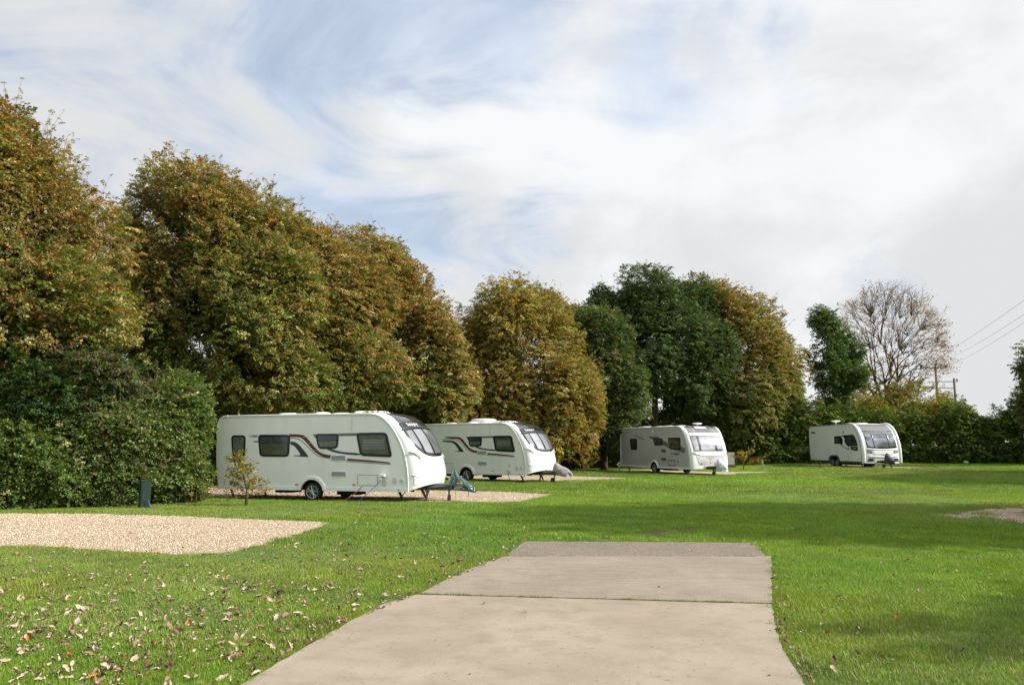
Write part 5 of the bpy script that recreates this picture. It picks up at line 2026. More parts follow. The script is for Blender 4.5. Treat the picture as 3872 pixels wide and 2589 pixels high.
LOB = dict(
 near_lime=[(-15.72, 21.9, 10.01, 1.85, 1.75, 2.04),(-15.19, 22.5, 8.89, 2.02, 1.81, 2.02),(-14.74, 23.1, 7.64, 2.45, 2.12, 2.25),(-13.57, 21.9, 5.42, 2.42, 2.01, 2.05),(-16.35, 22.5, 6.7, 3.34, 3.41, 4.24),(-15.63, 23.1, 4.18, 2.47, 1.75, 1.43)],
 big_lime=[(-12.9, 30.4, 10.27, 2.54, 2.36, 2.71),(-14.23, 31.0, 8.98, 1.95, 1.83, 2.13),(-11.09, 31.6, 9.68, 2.45, 2.16, 2.35),(-13.3, 30.4, 6.55, 2.58, 2.4, 2.75),(-11.1, 31.0, 6.47, 3.07, 2.88, 3.33),(-13.34, 31.6, 4.41, 2.13, 1.68, 1.6),(-9.56, 30.4, 7.6, 2.08, 1.95, 2.25),(-9.26, 31.0, 4.36, 2.09, 1.72, 1.74),(-12.3, 31.6, 8.39, 3.06, 2.76, 3.06)],
 mid_lime=[(-9.33, 33.9, 9.04, 2.61, 2.39, 2.71),(-7.68, 34.5, 7.57, 2.25, 2.23, 2.7),(-10.59, 35.1, 7.52, 2.39, 2.33, 2.79),(-7.09, 33.9, 4.81, 2.66, 2.14, 2.09),(-8.84, 34.5, 7.02, 2.73, 2.55, 2.93),(-7.12, 35.1, 7.62, 1.89, 1.88, 2.29)],
 slope_lime=[(-6.88, 37.4, 9.59, 1.96, 1.99, 2.45),(-5.54, 38.0, 7.83, 2.11, 2.09, 2.54),(-5.91, 38.6, 5.69, 2.82, 2.44, 2.6),(-3.95, 37.4, 6.2, 1.58, 1.75, 2.32),(-4.52, 38.0, 4.13, 1.91, 1.63, 1.7),(-7.68, 38.6, 7.0, 2.62, 2.45, 2.83),(-3.09, 37.4, 4.51, 1.26, 1.51, 2.1)],
 hazel_tree=[(-0.06, 43.4, 8.54, 2.09, 1.99, 2.33),(-1.55, 44.0, 7.01, 1.74, 1.9, 2.48),(1.7, 44.6, 7.08, 2.26, 2.26, 2.76),(2.85, 43.4, 4.73, 2.06, 1.91, 2.19),(-0.31, 44.0, 4.28, 2.95, 2.55, 2.71),(3.42, 44.6, 3.08, 1.74, 1.56, 1.74),(1.39, 43.4, 2.56, 2.17, 1.85, 1.93),(-2.4, 44.0, 5.27, 1.48, 1.89, 2.71),(0.69, 44.6, 6.58, 2.76, 2.71, 3.26)],
 back_tree=[(2.03, 49.4, 10.21, 1.54, 1.45, 1.68),(3.6, 50.0, 8.88, 1.41, 1.4, 1.7)],
 whitebeam=[(5.27, 47.4, 7.43, 2.0, 2.16, 2.8),(6.52, 48.0, 5.33, 1.88, 1.94, 2.42),(4.88, 48.6, 8.68, 1.37, 1.36, 1.65),(6.01, 47.4, 3.17, 1.58, 1.43, 1.58)],
 oak=[(9.18, 50.9, 11.06, 2.17, 2.02, 2.31),(6.78, 51.5, 9.99, 1.75, 1.71, 2.04),(12.03, 52.1, 10.38, 2.07, 1.93, 2.21),(9.4, 50.9, 8.14, 3.44, 2.84, 2.87),(12.84, 51.5, 7.93, 2.18, 2.09, 2.47),(8.11, 52.1, 6.24, 1.9, 1.64, 1.75),(11.78, 50.9, 6.13, 2.57, 2.12, 2.14),(6.07, 51.5, 11.17, 1.02, 0.99, 1.17),(10.84, 52.1, 9.79, 3.24, 2.65, 2.65)],
 brown_lime=[(14.15, 53.4, 10.6, 2.27, 2.14, 2.48),(16.53, 54.0, 8.85, 2.44, 2.47, 3.05),(18.12, 54.6, 5.85, 2.39, 2.52, 3.21),(15.76, 53.4, 5.15, 3.29, 3.09, 3.58),(18.56, 54.0, 3.09, 1.74, 1.87, 2.4),(14.78, 54.6, 2.2, 2.43, 1.91, 1.82),(15.83, 53.4, 6.95, 3.0, 2.97, 3.6)],
 ash=[(22.84, 56.4, 10.4, 1.09, 1.15, 1.47),(23.11, 57.0, 8.61, 1.48, 1.39, 1.61),(24.91, 57.6, 8.68, 1.43, 1.26, 1.36),(22.87, 56.4, 6.78, 1.46, 1.28, 1.39),(24.88, 57.0, 6.99, 1.28, 1.15, 1.28),(23.57, 57.6, 4.95, 1.48, 1.25, 1.29)],
 chestnut=[(31.99, 65.4, 10.01, 4.13, 4.05, 4.87)],
 chestnut_skirt=[(31.21, 64.4, 5.35, 3.96, 2.75, 2.16),(34.02, 65.0, 5.02, 2.54, 2.04, 2.0),(29.2, 65.6, 4.87, 2.2, 1.81, 1.83)],
 orange=[(32.36, 59.4, 3.9, 2.65, 1.71, 1.16),(30.32, 60.0, 3.59, 2.34, 1.58, 1.17),(27.42, 60.6, 3.61, 2.02, 1.67, 1.69)],
 right_frag=[(31.8, 45.4, 5.9, 2.17, 1.84, 1.91),(31.51, 46.0, 3.89, 1.54, 1.27, 1.28),(31.14, 46.6, 5.35, 0.78, 0.59, 0.52)],
 holly=[(-12.84, 21.2, 3.01, 1.9, 1.33, 1.07),(-11.76, 21.8, 3.42, 1.22, 0.93, 0.86),(-14.48, 22.4, 3.59, 1.51, 1.13, 1.01)],
 purple=[(-11.67, 21.4, 3.5, 1.2, 0.86, 0.72),(-11.21, 22.0, 3.19, 0.62, 0.53, 0.55),(-13.2, 22.6, 3.36, 0.89, 0.66, 0.57)],
 shrubA=[(-13.02, 20.6, 1.26, 1.48, 1.31, 1.42),(-14.7, 21.2, 1.37, 1.29, 1.32, 1.64),(-12.74, 21.8, 1.84, 1.33, 1.12, 1.15),(-12.29, 20.6, 0.7, 1.25, 0.92, 0.79)],
 shrubB=[(-10.87, 21.7, 1.72, 1.44, 1.25, 1.32),(-10.2, 22.3, 2.09, 1.18, 1.12, 1.3),(-9.75, 22.9, 1.73, 0.7, 0.91, 1.33),(-11.04, 21.7, 0.71, 1.56, 1.08, 0.84),(-9.75, 22.3, 0.75, 1.11, 0.86, 0.8),(-9.87, 22.9, 2.61, 0.64, 0.63, 0.77)],
 pollard_bush=[(-12.66, 32.4, 2.31, 1.08, 1.3, 1.8),(-13.38, 33.0, 1.24, 0.91, 1.07, 1.46)],
)

TREES = 'autumn trees along the edge of the field'
tree('lime_tree', 'tall browning lime tree at the left edge of the photo, nearest of all the trees', 'tree', LOB['near_lime'], -15.6, 22.6, 3.2, 0.26, 76000, 0.088, LIME_PAL, lime_w(4.0, 9.5, 1.1), group=TREES, shoots=620, shoot_len=1.1, clump=0.30, zmin=2.2, seed=11)
tree('lime_tree', 'broad rounded lime, green turning brown, rising behind the rear of the nearest caravan', 'tree', LOB['big_lime'], -11.05, 31.2, 3.4, 0.33, 110000, 0.085, LIME_PAL, lime_w(4.5, 11.5), group=TREES, shoots=700, clump=0.34, zmin=2.3, seed=12, thr=-0.75)
tree('lime_tree', 'brown topped lime behind the middle of the nearest caravan', 'tree', LOB['mid_lime'], -8.6, 34.8, 3.0, 0.28, 72000, 0.088, LIME_PAL, lime_w(4.0, 9.5, 1.2), group=TREES, shoots=420, clump=0.36, zmin=2.0, seed=13)
tree('lime_tree', 'russet lime sloping down to the right behind the front of the nearest caravan', 'tree', LOB['slope_lime'], -5.6, 38.2, 2.8, 0.28, 66000, 0.090, LIME_PAL, lime_w(3.5, 8.5, 1.3), group=TREES, shoots=460, clump=0.36, zmin=1.6, seed=14)


def gold_w(P, Nn, cn):
    t = np.clip(zramp(P, 1.0, 4.5) + cn * 0.2, 0, 1)[:, None]
    a = np.array([[1.0, 1.8, 1.6, 1.2, 0.6, 0.7, 0.4, 0.8, 0.8]])
    b = np.array([[0.6, 1.4, 2.6, 1.9, 1.0, 0.5, 1.3, 0.5, 0.2]])
    return a * (1 - t) + b * t


tree('hornbeam_tree', 'golden brown tree behind the second caravan with leaves hanging almost to the grass', 'tree', LOB['hazel_tree'], 0.9, 44.2, 2.2, 0.20, 86000, 0.088, LIME_PAL + [YEL, ORG], gold_w, group=TREES, shoots=480, shoot_len=1.0, clump=0.36, zmin=0.5, seed=15, n_sub=60)
tree('maple_tree', 'small brown crown just showing behind the golden brown tree', 'tree', LOB['back_tree'], 2.6, 50.5, 5, 0.16, 12000, 0.10, LIME_PAL, lime_w(5, 8), group=TREES, shoots=50, clump=0.34, seed=16)
tree('whitebeam_tree', 'grey green tree left of the large oak, its lower leaves almost at the ground', 'tree', LOB['whitebeam'], 5.6, 48.0, 2.8, 0.20, 42000, 0.095, [G_DK, G_MD, (0.085, 0.098, 0.050), (0.10, 0.105, 0.065), BRN], lambda P, N_, c: np.array([2.6, 2.0, 1.8, 0.5, 0.5]), group=TREES, shoots=60, clump=0.36, zmin=1.0, seed=17, m=M_leafg)
tree('oak_tree', 'large deep green oak with a visible forked trunk behind the silver sided caravan', 'tree', LOB['oak'], 9.45, 51.5, 5.2, 0.27, 92000, 0.092, [(0.038, 0.056, 0.017), (0.062, 0.085, 0.022), (0.100, 0.125, 0.034), (0.054, 0.080, 0.027), OL], lambda P, N_, c: np.array([2.0, 3.2, 1.2, 2.0, 0.3]), group=TREES, shoots=420, shoot_len=0.8, clump=0.42, zmin=2.6, seed=18, thr=-0.85, n_limb=11, n_sub=50, m=M_leafg)
tree('lime_tree', 'rust brown lime right of the large oak, leaves reaching down behind the hedge', 'tree', LOB['brown_lime'], 15.9, 54.2, 3.0, 0.28, 76000, 0.095, LIME_PAL, lime_w(4.5, 10.5, 1.25, 1.1), group=TREES, shoots=460, clump=0.38, zmin=0.8, seed=19)
tree('ash_tree', 'narrow dark green tree between the rust brown lime and the thin leafed tree', 'tree', LOB['ash'], 24.3, 57.0, 6.0, 0.13, 34000, 0.085, [G_DK, G_MD, (0.05, 0.10, 0.035), OL], lambda P, N_, c: np.array([2, 3, 2, 0.4]), group=TREES, shoots=70, shoot_len=0.7, clump=0.34, zmin=2.5, seed=20, m=M_leafg, thr=-0.25)
tree('sycamore_tree', 'dark leafy branches entering the photo at the right edge above the hedge', 'tree', LOB['right_frag'], 33.5, 46.5, 3.6, 0.2, 16000, 0.095, [G_DK, G_MD, PURP, OL], lambda P, N_, c: np.array([2, 2, 1.6, 0.8]), group=TREES, shoots=60, shoot_len=0.9, clump=0.34, zmin=1.5, seed=21)


# thinning horse chestnut : bare domed crown
def bare_tree():
    bx, by = 31.66, 66.0
    gz = float(ground_z(bx, by))
    root = empty('horse_chestnut_tree', (bx, by, gz))
    tag(root, 'domed tree with bare branches and few curled leaves, behind the twin axle caravan', 'tree', TREES)
    c = np.array([0.35, -0.2, 9.4])
    rx, ry, rz = 4.35, 4.2, 5.1
    fork = np.array([-0.1, 0, 3.4])
    mb = MB()
    mb.tube([(0, 0, -0.3), (0.02, 0, 0.5), (-0.05, 0, 2.0), tuple(fork)], [0.75, 0.55, 0.45, 0.38], 12)
    mb.build('trunk', M_bark, root, smooth=True, recalc=False)
    lv = [fork[None]]
    rad = [0.17, 0.065, 0.028, 0.015, 0.010]
    counts = [11, 42, 170, 700]
    fr = [0.34, 0.58, 0.80, 1.0]
    limbs = MB()
    twigs = MB()
    prev = np.array([fork])
    tips = None
    for li, (cn, f) in enumerate(zip(counts, fr)):
        # fairly even directions over the upper 3/4 sphere
        i = np.arange(cn) + 0.5
        ph = np.arccos(1 - 1.42 * i / cn)
        th = math.pi * (1 + 5 ** 0.5) * i + li
        d = np.stack([np.cos(th) * np.sin(ph), np.sin(th) * np.sin(ph), np.cos(ph)], 1)
        d += rng.normal(size=d.shape) * 0.06
        base_c = fork * (1 - f) + c * f
        P = base_c + d * np.array([rx, ry, rz]) * f * (0.93 + 0.09 * rng.random((cn, 1)))
        for p in P:
            j = np.argmin(np.sum((prev - p) ** 2, 1) + 0.0)
            a = prev[j]
            out = unit((p - base_c)[None])[0]
            L = np.linalg.norm(p - a)
            q = np.linspace(0, 1, 5)[:, None]
            pts = a + (p - a) * q + np.sin(q * math.pi) * (np.array([0, 0, 0.16]) * L + rng.normal(size=3) * 0.07 * L)
            (limbs if li < 2 else twigs).tube(pts, np.linspace(rad[li], rad[li + 1], 5), 6 if li < 2 else 3, cap=False)
        prev = P
        tips = P
    # curling twig ends
    TP = [tips]
    for p in tips[::1]:
        d = unit((p - c)[None])[0] + np.array([0, 0, 0.35])
        for _ in range(2):
            e = p + unit((d + rng.normal(size=3) * 0.7)[None])[0] * rng.uniform(0.3, 0.65)
            twigs.tube([p, (p + e) / 2 + rng.normal(size=3) * 0.04 + np.array([0, 0, 0.04]), e], [0.010, 0.008, 0.005], 3, cap=False)
            TP.append(e[None])
    limbs.build('limbs', M_bark, root, smooth=True, recalc=False)
    t = twigs.build('twigs', M_bark, root, smooth=False, recalc=False)
    t['kind'] = 'stuff'
    T_ = np.concatenate(TP)
    # sparse leaves : more of them low in the crown
    w = np.where(T_[:, 2] > 8.5, 1.0, 1.0 + (8.5 - T_[:, 2]) * 0.9)
    k = rng.choice(len(T_), 15000, p=w / w.sum())
    P = T_[k] + rng.normal(size=(15000, 3)) * 0.13
    nt = len(P)
    A = unit(np.array([0, 0, -0.9]) + rng.normal(size=(nt, 3)) * 0.6)
    s = 0.085 * np.exp(rng.normal(size=nt) * 0.3)
    V, F, Tt = leaf_faces(P, A, rand_dirs(nt), s, s * 0.6, pick([BRN, RUST, OCH, PURP, OL, G_LT], np.array([3.0, 1.6, 2.0, 0.6, 2.2, 0.9]), nt))
    o = np_mesh('crown', V, F, M_leafp, root, Tt)
    o['kind'] = 'stuff'
    # denser ochre skirt
    foliage('lower_foliage', rel(LOB['chestnut_skirt'], bx, by, gz), 15000, 0.10, [OL, OCH, ORG, BRN, G_MD, YEL], lambda P, N_, c_: np.array([3, 1.6, 0.2, 1.2, 2.6, 0.1]), root, clump=0.40, shoots=70, seed=31, fill=0.1, zmin=1.6, thr=-0.35, lo=0.3)
    return root


bare_tree()
tree('maple_bush', 'low orange and yellow bush between the thin leafed tree and the power poles', 'bush', LOB['orange'], 31.0, 60.0, 1.0, 0.0, 16000, 0.10, [OL, OCH, ORG, BRN, G_MD, YEL], lambda P, N_, c: np.array([2.6, 0.9, 0.2, 1.2, 3.6, 0.1]), clump=0.36, zmin=0.8, seed=32, shoots=60)

# ---- shrubs at the left
SHR = 'shrubs at the left of the lawn'
tree('hazel_bush', 'grey green hazel bush at the far left, behind the gravel pitch', 'bush', LOB['shrubA'], -12.6, 20.6, 0.5, 0.0, 52000, 0.070, [G_DK, G_MD, G_GREY, G_LT, OL, PALE], lambda P, N_, c: np.array([3.6, 3.0, 1.6, 0.4, 0.2, 0.2]), group=SHR, clump=0.20, zmin=0.03, seed=41, shoots=160, shoot_len=0.7, fill=0.3, part='foliage', bough=0.9)  # darker leaf mix than its neighbour, standing in for shade from the holly
tree('hazel_bush', 'rounded grey green hazel bush behind the dark green service post', 'bush', LOB['shrubB'], -9.6, 20.8, 0.5, 0.0, 72000, 0.070, [G_DK, G_MD, G_GREY, G_LT, OL, PALE], lambda P, N_, c: np.array([2.0, 2.8, 3.4, 0.8, 0.2, 0.4]), group=SHR, clump=0.20, zmin=0.03, seed=42, shoots=420, shoot_len=0.8, fill=0.3, part='foliage', bough=0.9)
hl = tree('holly_bush', 'dark glossy holly with red berries between the left lime tree and the hazel bushes', 'bush', LOB['holly'], -13.0, 21.8, 1.5, 0.10, 30000, 0.058, [(0.018, 0.036, 0.012), G_DK, G_MD], lambda P, N_, c: np.array([2.5, 2, 0.7]), group=SHR, clump=0.22, zmin=1.2, seed=43, shoots=40, shoot_len=0.4, fill=0.3, part='foliage', m=M_leafg, bough=1.9)
# berries
Pb, Nb = sample_lobes(rel(LOB['holly'], -13.0, 21.8), 70, 0.98, 1.1, 1.2)
bv, bf = [], []
octv = np.array([(1, 0, 0), (-1, 0, 0), (0, 1, 0), (0, -1, 0), (0, 0, 1), (0, 0, -1)], float)
octf = np.array([(0, 2, 4), (2, 1, 4), (1, 3, 4), (3, 0, 4), (2, 0, 5), (1, 2, 5), (3, 1, 5), (0, 3, 5)])
for p in Pb:
    for _ in range(7):
        c = p + rng.normal(size=3) * 0.035
        bf.append(octf + len(bv) * 6)
        bv.append(octv * 0.011 + c)
o = np_mesh('berries', np.concatenate(bv), np.concatenate(bf), mat('red_berries', (0.45, 0.02, 0.012), 0.3), hl)
o['kind'] = 'stuff'
tree('dogwood_bush', 'purple brown bush above the left hazel bushes', 'bush', LOB['purple'], -11.3, 21.6, 2.2, 0.06, 24000, 0.052, [PURP, (0.10, 0.07, 0.05), G_DK, G_MD, G_GREY], lambda P, N_, c: np.array([1.6, 1.6, 1.4, 1.2, 1.2]), group=SHR, clump=0.18, zmin=1.6, seed=44, shoots=60, shoot_len=0.35, fill=0.3, part='foliage', bough=2.2)
tree('elder_bush', 'dark green bush against the rear end of the nearest caravan', 'bush', LOB['pollard_bush'], -12.8, 32.8, 1.2, 0.08, 15000, 0.09, [G_DK, G_MD, G_LT, OL], lambda P, N_, c: np.array([2, 2, 1, 0.7]), group=SHR, clump=0.28, zmin=0.1, seed=45, shoots=40, part='foliage')


# ---- hedges : long clipped masses
def hedge(name, label, pts, hts, depth, n, size, pal, w, seed, group=None, shoots=120, base=0.0):
    """pts : ground polyline ; hts : heights"""
    P0 = np.array(pts, float)
    lobes = []
    for i in range(len(P0) - 1):
        a, b = P0[i], P0[i + 1]
        L = np.linalg.norm(b - a)
        m_ = max(1, int(round(L / 1.5)))
        for k in range(m_):
            f = (k + 0.5) / m_
            p = a + (b - a) * f
            h = hts[i] * (1 - f) + hts[i + 1] * f
            gz = float(ground_z(p[0], p[1]))
            j = rng.normal(size=3) * 0.10
            h *= 1 + j[0]
            lobes.append((p[0] + j[1], p[1] + j[2], gz + h * 0.52 + base * 0.5, 1.25, depth, max(0.3, h * 0.52 - base * 0.5)))
            lobes.append((p[0] + j[2], p[1] - depth * 0.15 + j[1], gz + h * 0.30 + base, 1.2, depth * 1.05, h * 0.33))
    root = empty(name, (P0[0][0], P0[0][1], 0))
    tag(root, label, 'hedge', group)
    foliage('foliage', rel(lobes, P0[0][0], P0[0][1]), n, size, pal, w, root, clump=0.26, zmin=0.05 + base, seed=seed, shoots=shoots, shoot_len=0.6, fill=0.34, m=M_leafg, bough=1.5)
    return root


HPAL = [(0.024, 0.045, 0.015), G_DK, G_MD, G_LT, OL, OCH]
hedge('beech_hedge', 'tall dark green hedge behind the silver sided caravan and the wooden peg', [(1.5, 52.5), (7, 53.2), (13.5, 52.6), (17.5, 52.4), (21.5, 53.0), (25.0, 54.5)], [3.8, 5.0, 5.0, 4.0, 3.6, 3.4], 0.9, 80000, 0.09, HPAL, lambda P, N_, c: np.array([1.5, 2.5, 2.6, 0.9, 0.6, 0.2]), 51, shoots=120)
hedge('laurel_hedge', 'long hedge from the twin axle caravan to the right edge of the photo', [(25.0, 54.3), (28, 53.6), (32, 52.6), (36.5, 51.5), (42, 50.5)], [3.3, 3.4, 3.8, 4.8, 5.6], 1.1, 80000, 0.09, HPAL, lambda P, N_, c: np.array([1.2, 2.2, 2.8, 1.3, 0.7, 0.2]), 52, shoots=150)
hedge('shrub_belt', 'dark shrub belt in the shade below the limes, behind the two red striped caravans', [(-19.5, 28.0), (-14, 33.6), (-9.5, 37.2), (-5.5, 40.6), (-1.5, 45.4), (2.5, 48.5), (4.5, 51.0)], [3.6, 4.4, 4.2, 4.0, 3.6, 3.2, 3.4], 0.9, 84000, 0.10, HPAL, lambda P, N_, c: np.array([2.5, 2.8, 2.0, 0.7, 0.5, 0.2]), 53, shoots=60)
hedge('beech_hedge', 'hedge behind the left shrubs, hardly seen between their leaves', [(-24, 24.2), (-19, 24.4), (-14.5, 24.4), (-11.6, 23.6)], [3.0, 3.0, 3.0, 1.8], 0.8, 20000, 0.12, HPAL, lambda P, N_, c: np.array([2.5, 2.8, 2.0, 0.7, 0.5, 0.2]), 54, shoots=20)

# ---- trees outside the picture on the right, whose shadows lie across the lawn
SH = 'trees standing right of the picture'


def shade_tree(x, y, top, r, n, label, zlow=2.2, seed=60):
    lb = [(x, y, top - r * 0.95, r, r, r * 0.95), (x + 0.5, y + .6, (top + zlow) / 2 - .3, r * 1.05, r, (top - zlow) * 0.42), (x - r * .4, y - .4, top - r * 1.5, r * .7, r * .7, r * .8)]
    tree('lime_tree', label, 'tree', lb, x, y, zlow + 0.6, 0.25, n, 0.16, LIME_PAL, lime_w(3, 9), group=SH, clump=0.5, zmin=zlow, seed=seed, fill=0.45, n_sub=12)


shade_tree(20.6, 14.0, 14.0, 4.3, 22000, 'tree casting the broad shadow across the middle of the lawn', 2.6, 61)
shade_tree(27.5, 13.6, 13.5, 4.2, 18000, 'tree behind the one shading the middle of the lawn', 2.0, 62)
shade_tree(33.0, 31.0, 12.5, 3.0, 13000, 'tree casting the narrow far shadow on the lawn', 3.2, 63)
shade_tree(37.5, 33.5, 13.0, 3.2, 13000, 'tree beside the one casting the narrow far shadow', 3.2, 64)
shade_tree(45.0, 46.5, 13.5, 3.6, 10000, 'tree shading the right end of the hedge', 0.8, 65)
shade_tree(51.0, 45.0, 13.5, 3.6, 9000, 'tree further right shading the hedge', 0.8, 66)
shade_tree(20.0, 3.2, 10.8, 3.0, 22000, 'tree shading the near right corner of the lawn', 2.8, 67)


# ---- saplings
def sapling(x, y, h, label, n_br, leaves, pal, w, spread=0.45, size=0.075, lean=0.0, seed=1, trunk_r=0.022):
    z = float(ground_z(x, y))
    root = empty('beech_sapling', (x, y, z))
    tag(root, label, 'sapling', 'young trees planted on the lawn')
    r = np.random.default_rng(seed)
    mb = MB()
    st = [np.array([0, 0, -0.05]), np.array([0.01, 0, h * 0.3]), np.array([-0.02 + lean * .4, 0.01, h * 0.65]), np.array([lean - 0.06, 0, h])]
    mb.tube(st, [trunk_r * 1.2, trunk_r, trunk_r * 0.5, 0.005], 7)
    P, Nn = [], []
    for i in range(n_br):
        f = 0.22 + 0.70 * i / n_br + r.uniform(-.02, .02)
        k = f * 3
        j = min(2, int(k))
        a = st[j] + (st[j + 1] - st[j]) * (k - j)
        th = i * 2.4 + r.uniform(-.4, .4)
        L = spread * (1.25 - f) * r.uniform(0.7, 1.25) * 1.3
        e = a + np.array([math.cos(th) * L, math.sin(th) * L, L * r.uniform(0.15, 0.6)])
        mid = (a + e) / 2 + np.array([0, 0, 0.06 * L])
        mb.tube([a, mid, e + np.array([0, 0, -0.05 * L])], [0.008, 0.006, 0.003], 4, cap=False)
        m_ = int(leaves / n_br)
        q = r.uniform(0.15, 1.05, m_)[:, None]
        P.append(a + (e - a) * q + r.normal(size=(m_, 3)) * 0.045)
        Nn.append(np.repeat(unit((e - a)[None]), m_, 0))
    mb.build('stem', M_twig, root, smooth=True, recalc=False)
    P = np.concatenate(P)
    Nn = np.concatenate(Nn)
    n = len(P)
    A = unit(Nn * 0.8 + np.array([0, 0, -0.3]) + rng.normal(size=(n, 3)) * 0.5)
    Nm = unit(np.array([0, 0, 0.9]) + rng.normal(size=(n, 3)) * 0.5)
    s = size * np.exp(rng.normal(size=n) * 0.2)
    V, F, T = leaf_faces(P, A, Nm, s, s * 0.55, pick(pal, w, n))
    np_mesh('foliage', V, F, M_leafp, root, T)['kind'] = 'stuff'
    return root


SP = [OL, YEL, OCH, G_LT, RUST]
sapling(-7.02, 21.0, 1.48, 'slender yellow green sapling standing in front of the nearest caravan', 22, 1500, SP, np.array([2.5, 1.6, 1.4, 2.6, 0.5]), 0.44, 0.072, -0.36, 5, 0.035)
sapling(-8.75, 22.0, 0.62, 'small rusty sapling just right of the hazel bush', 10, 300, SP, np.array([1.0, 0.6, 1.5, 0.8, 2.5]), 0.36, 0.05, 0.03, 6, 0.014)
sapling(-8.0, 22.3, 0.50, 'tiny sapling between the rusty sapling and the slender one', 7, 120, SP, np.array([1.0, 0.6, 1.5, 0.8, 2.5]), 0.24, 0.045, 0.0, 7, 0.010)
sapling(-9.15, 23.2, 1.2, 'thin orange leaved sapling behind the small rusty one', 12, 380, SP, np.array([1.0, 0.6, 1.5, 1.4, 2.5]), 0.5, 0.055, 0.03, 16, 0.014)
sapling(3.85, 42.6, 1.5, 'orange leaved sapling on the grass between the second caravan and the silver sided one', 14, 620, SP, np.array([1.6, 1.8, 2, 1.0, 2.2]), 0.85, 0.10, 0.0, 8, 0.022)
sapling(13.3, 45.4, 1.15, 'yellowing bushy sapling beside the wooden peg', 14, 620, SP, np.array([2.2, 1.6, 1.8, 2.0, 1.0]), 1.05, 0.10, 0.1, 9, 0.022)

# ---- small fixtures
M_post = mat('dark_green_painted_metal', (0.008, 0.024, 0.015), 0.85, noise=(4, 0.3))
r_ = empty('service_post', (-9.46, 20.45, 0), R(38))
tag(r_, 'dark green square service post standing against the hazel bush', 'post')
MB().box(-.12, .12, -.12, .12, -0.1, 0.69, 0.01).build('post_body', M_post, r_)
MB().box(-.13, .13, -.13, .13, 0.691, 0.72, 0.008).build('cap', M_post, r_)
MB().box(-.09, .09, -.128, -.122, 0.18, 0.52, 0.002).build('door', M_post, r_)
o = MB().tube([(-9.30, 20.32, 0.22), (-9.27, 20.3, 0.14), (-9.22, 20.27, 0.06), (-9.14, 20.24, 0.02), (-8.95, 20.2, 0.015)], 0.012, 6).build('hose', M_hose, None, smooth=True)
tag(o, 'short blue hose curving to the grass at the foot of the service post', 'hose')

r_ = empty('water_carrier', (-11.15, 27.7, 0.02), R(-10))
tag(r_, 'white upright waste container with a dark round recess behind the nearest caravan rear', 'container')
MB().box(-.14, .14, -.09, .09, 0.0, 0.40, 0.02).build('container_body', M_white, r_)
MB().tube([(-.11, 0, 0.39), (-.10, 0, 0.47), (0.0, 0, 0.50), (.10, 0, 0.47), (.11, 0, 0.39)], 0.022, 6).build('handle', M_white, r_, smooth=True)
MB().lathe([(0.001, -.10), (0.055, -.10), (0.065, -.09)], (0.03, 0, 0.31), 'y', 16).build('recess', M_mgrey, r_)
MB().lathe([(0.03, 0), (0.03, 0.06), (0.001, 0.06)], (-0.19, 0, 0.30), 'z', 10).build('spout_cap', M_white, r_)

M_sign = mat('weathered_yellow_sign', (0.55, 0.42, 0.16), 0.6, noise=(9, 0.3))
sx_, sy_ = 6.05, 44.6
r_ = empty('pitch_sign', (sx_, sy_, float(ground_z(sx_, sy_))))
tag(r_, 'small yellow diamond pitch number sign left of the silver sided caravan', 'sign')
MB().prism([(0, 0.28), (0.155, 0.45), (0, 0.62), (-0.155, 0.45)], 0.012, 0.0).build('plate', M_sign, r_)
MB().box(-.02, .02, 0.013, 0.04, -0.2, 0.55).build('stake', M_twig, r_)
text_mesh('lettering', '4', 0.16, M_dtext, r_, (0, -0.003, 0.45), (R(90), 0, 0))

x_, y_ = 13.95, 44.0
r_ = MB().box(-.045, .045, -.045, .045, -0.2, 0.62, 0.006).build('wooden_peg', mat('weathered_wood', (0.34, 0.28, 0.19), 0.85, noise=(20, 0.4)), None)
r_.location = (x_, y_, float(ground_z(x_, y_)))
tag(r_, 'short pale wooden peg in the grass right of the silver sided caravan', 'peg')

x_, y_ = 13.24, 48.6
M_box = mat('off_white_plastic_crate', (0.40, 0.40, 0.35), 0.6)
zb_ = float(ground_z(x_, y_))
for k, (dz, dx) in enumerate(((0.25, 0.0), (0.62, 0.0))):
    c_ = MB().box(-.45, .38, -.28, .28, 0, 0.36, 0.012).build('storage_crate', M_box, None)
    c_.location = (x_ + dx, y_, zb_ + dz)
    tag(c_, ('lower' if k == 0 else 'upper') + ' of two off white crates stacked behind the silver sided caravan', 'crate', 'stacked crates')
c_ = MB().box(-.5, .45, -.32, .32, 0, 0.245, 0.01).build('storage_pallet', M_twig, None)
c_.location = (x_, y_, zb_)
tag(c_, 'low brown timber base under the two off white crates', 'pallet')

x_, y_ = 29.3, 51.0
c_ = MB().box(-.12, .12, -.10, .10, 0.12, 0.26, 0.04).tube([(0, 0, -0.1), (0, 0, 0.15)], 0.03, 6).build('hedge_light', M_vent, None)
c_.location = (x_, y_, float(ground_z(x_, y_)))
tag(c_, 'small white box on a stub at the foot of the right hedge', 'box')

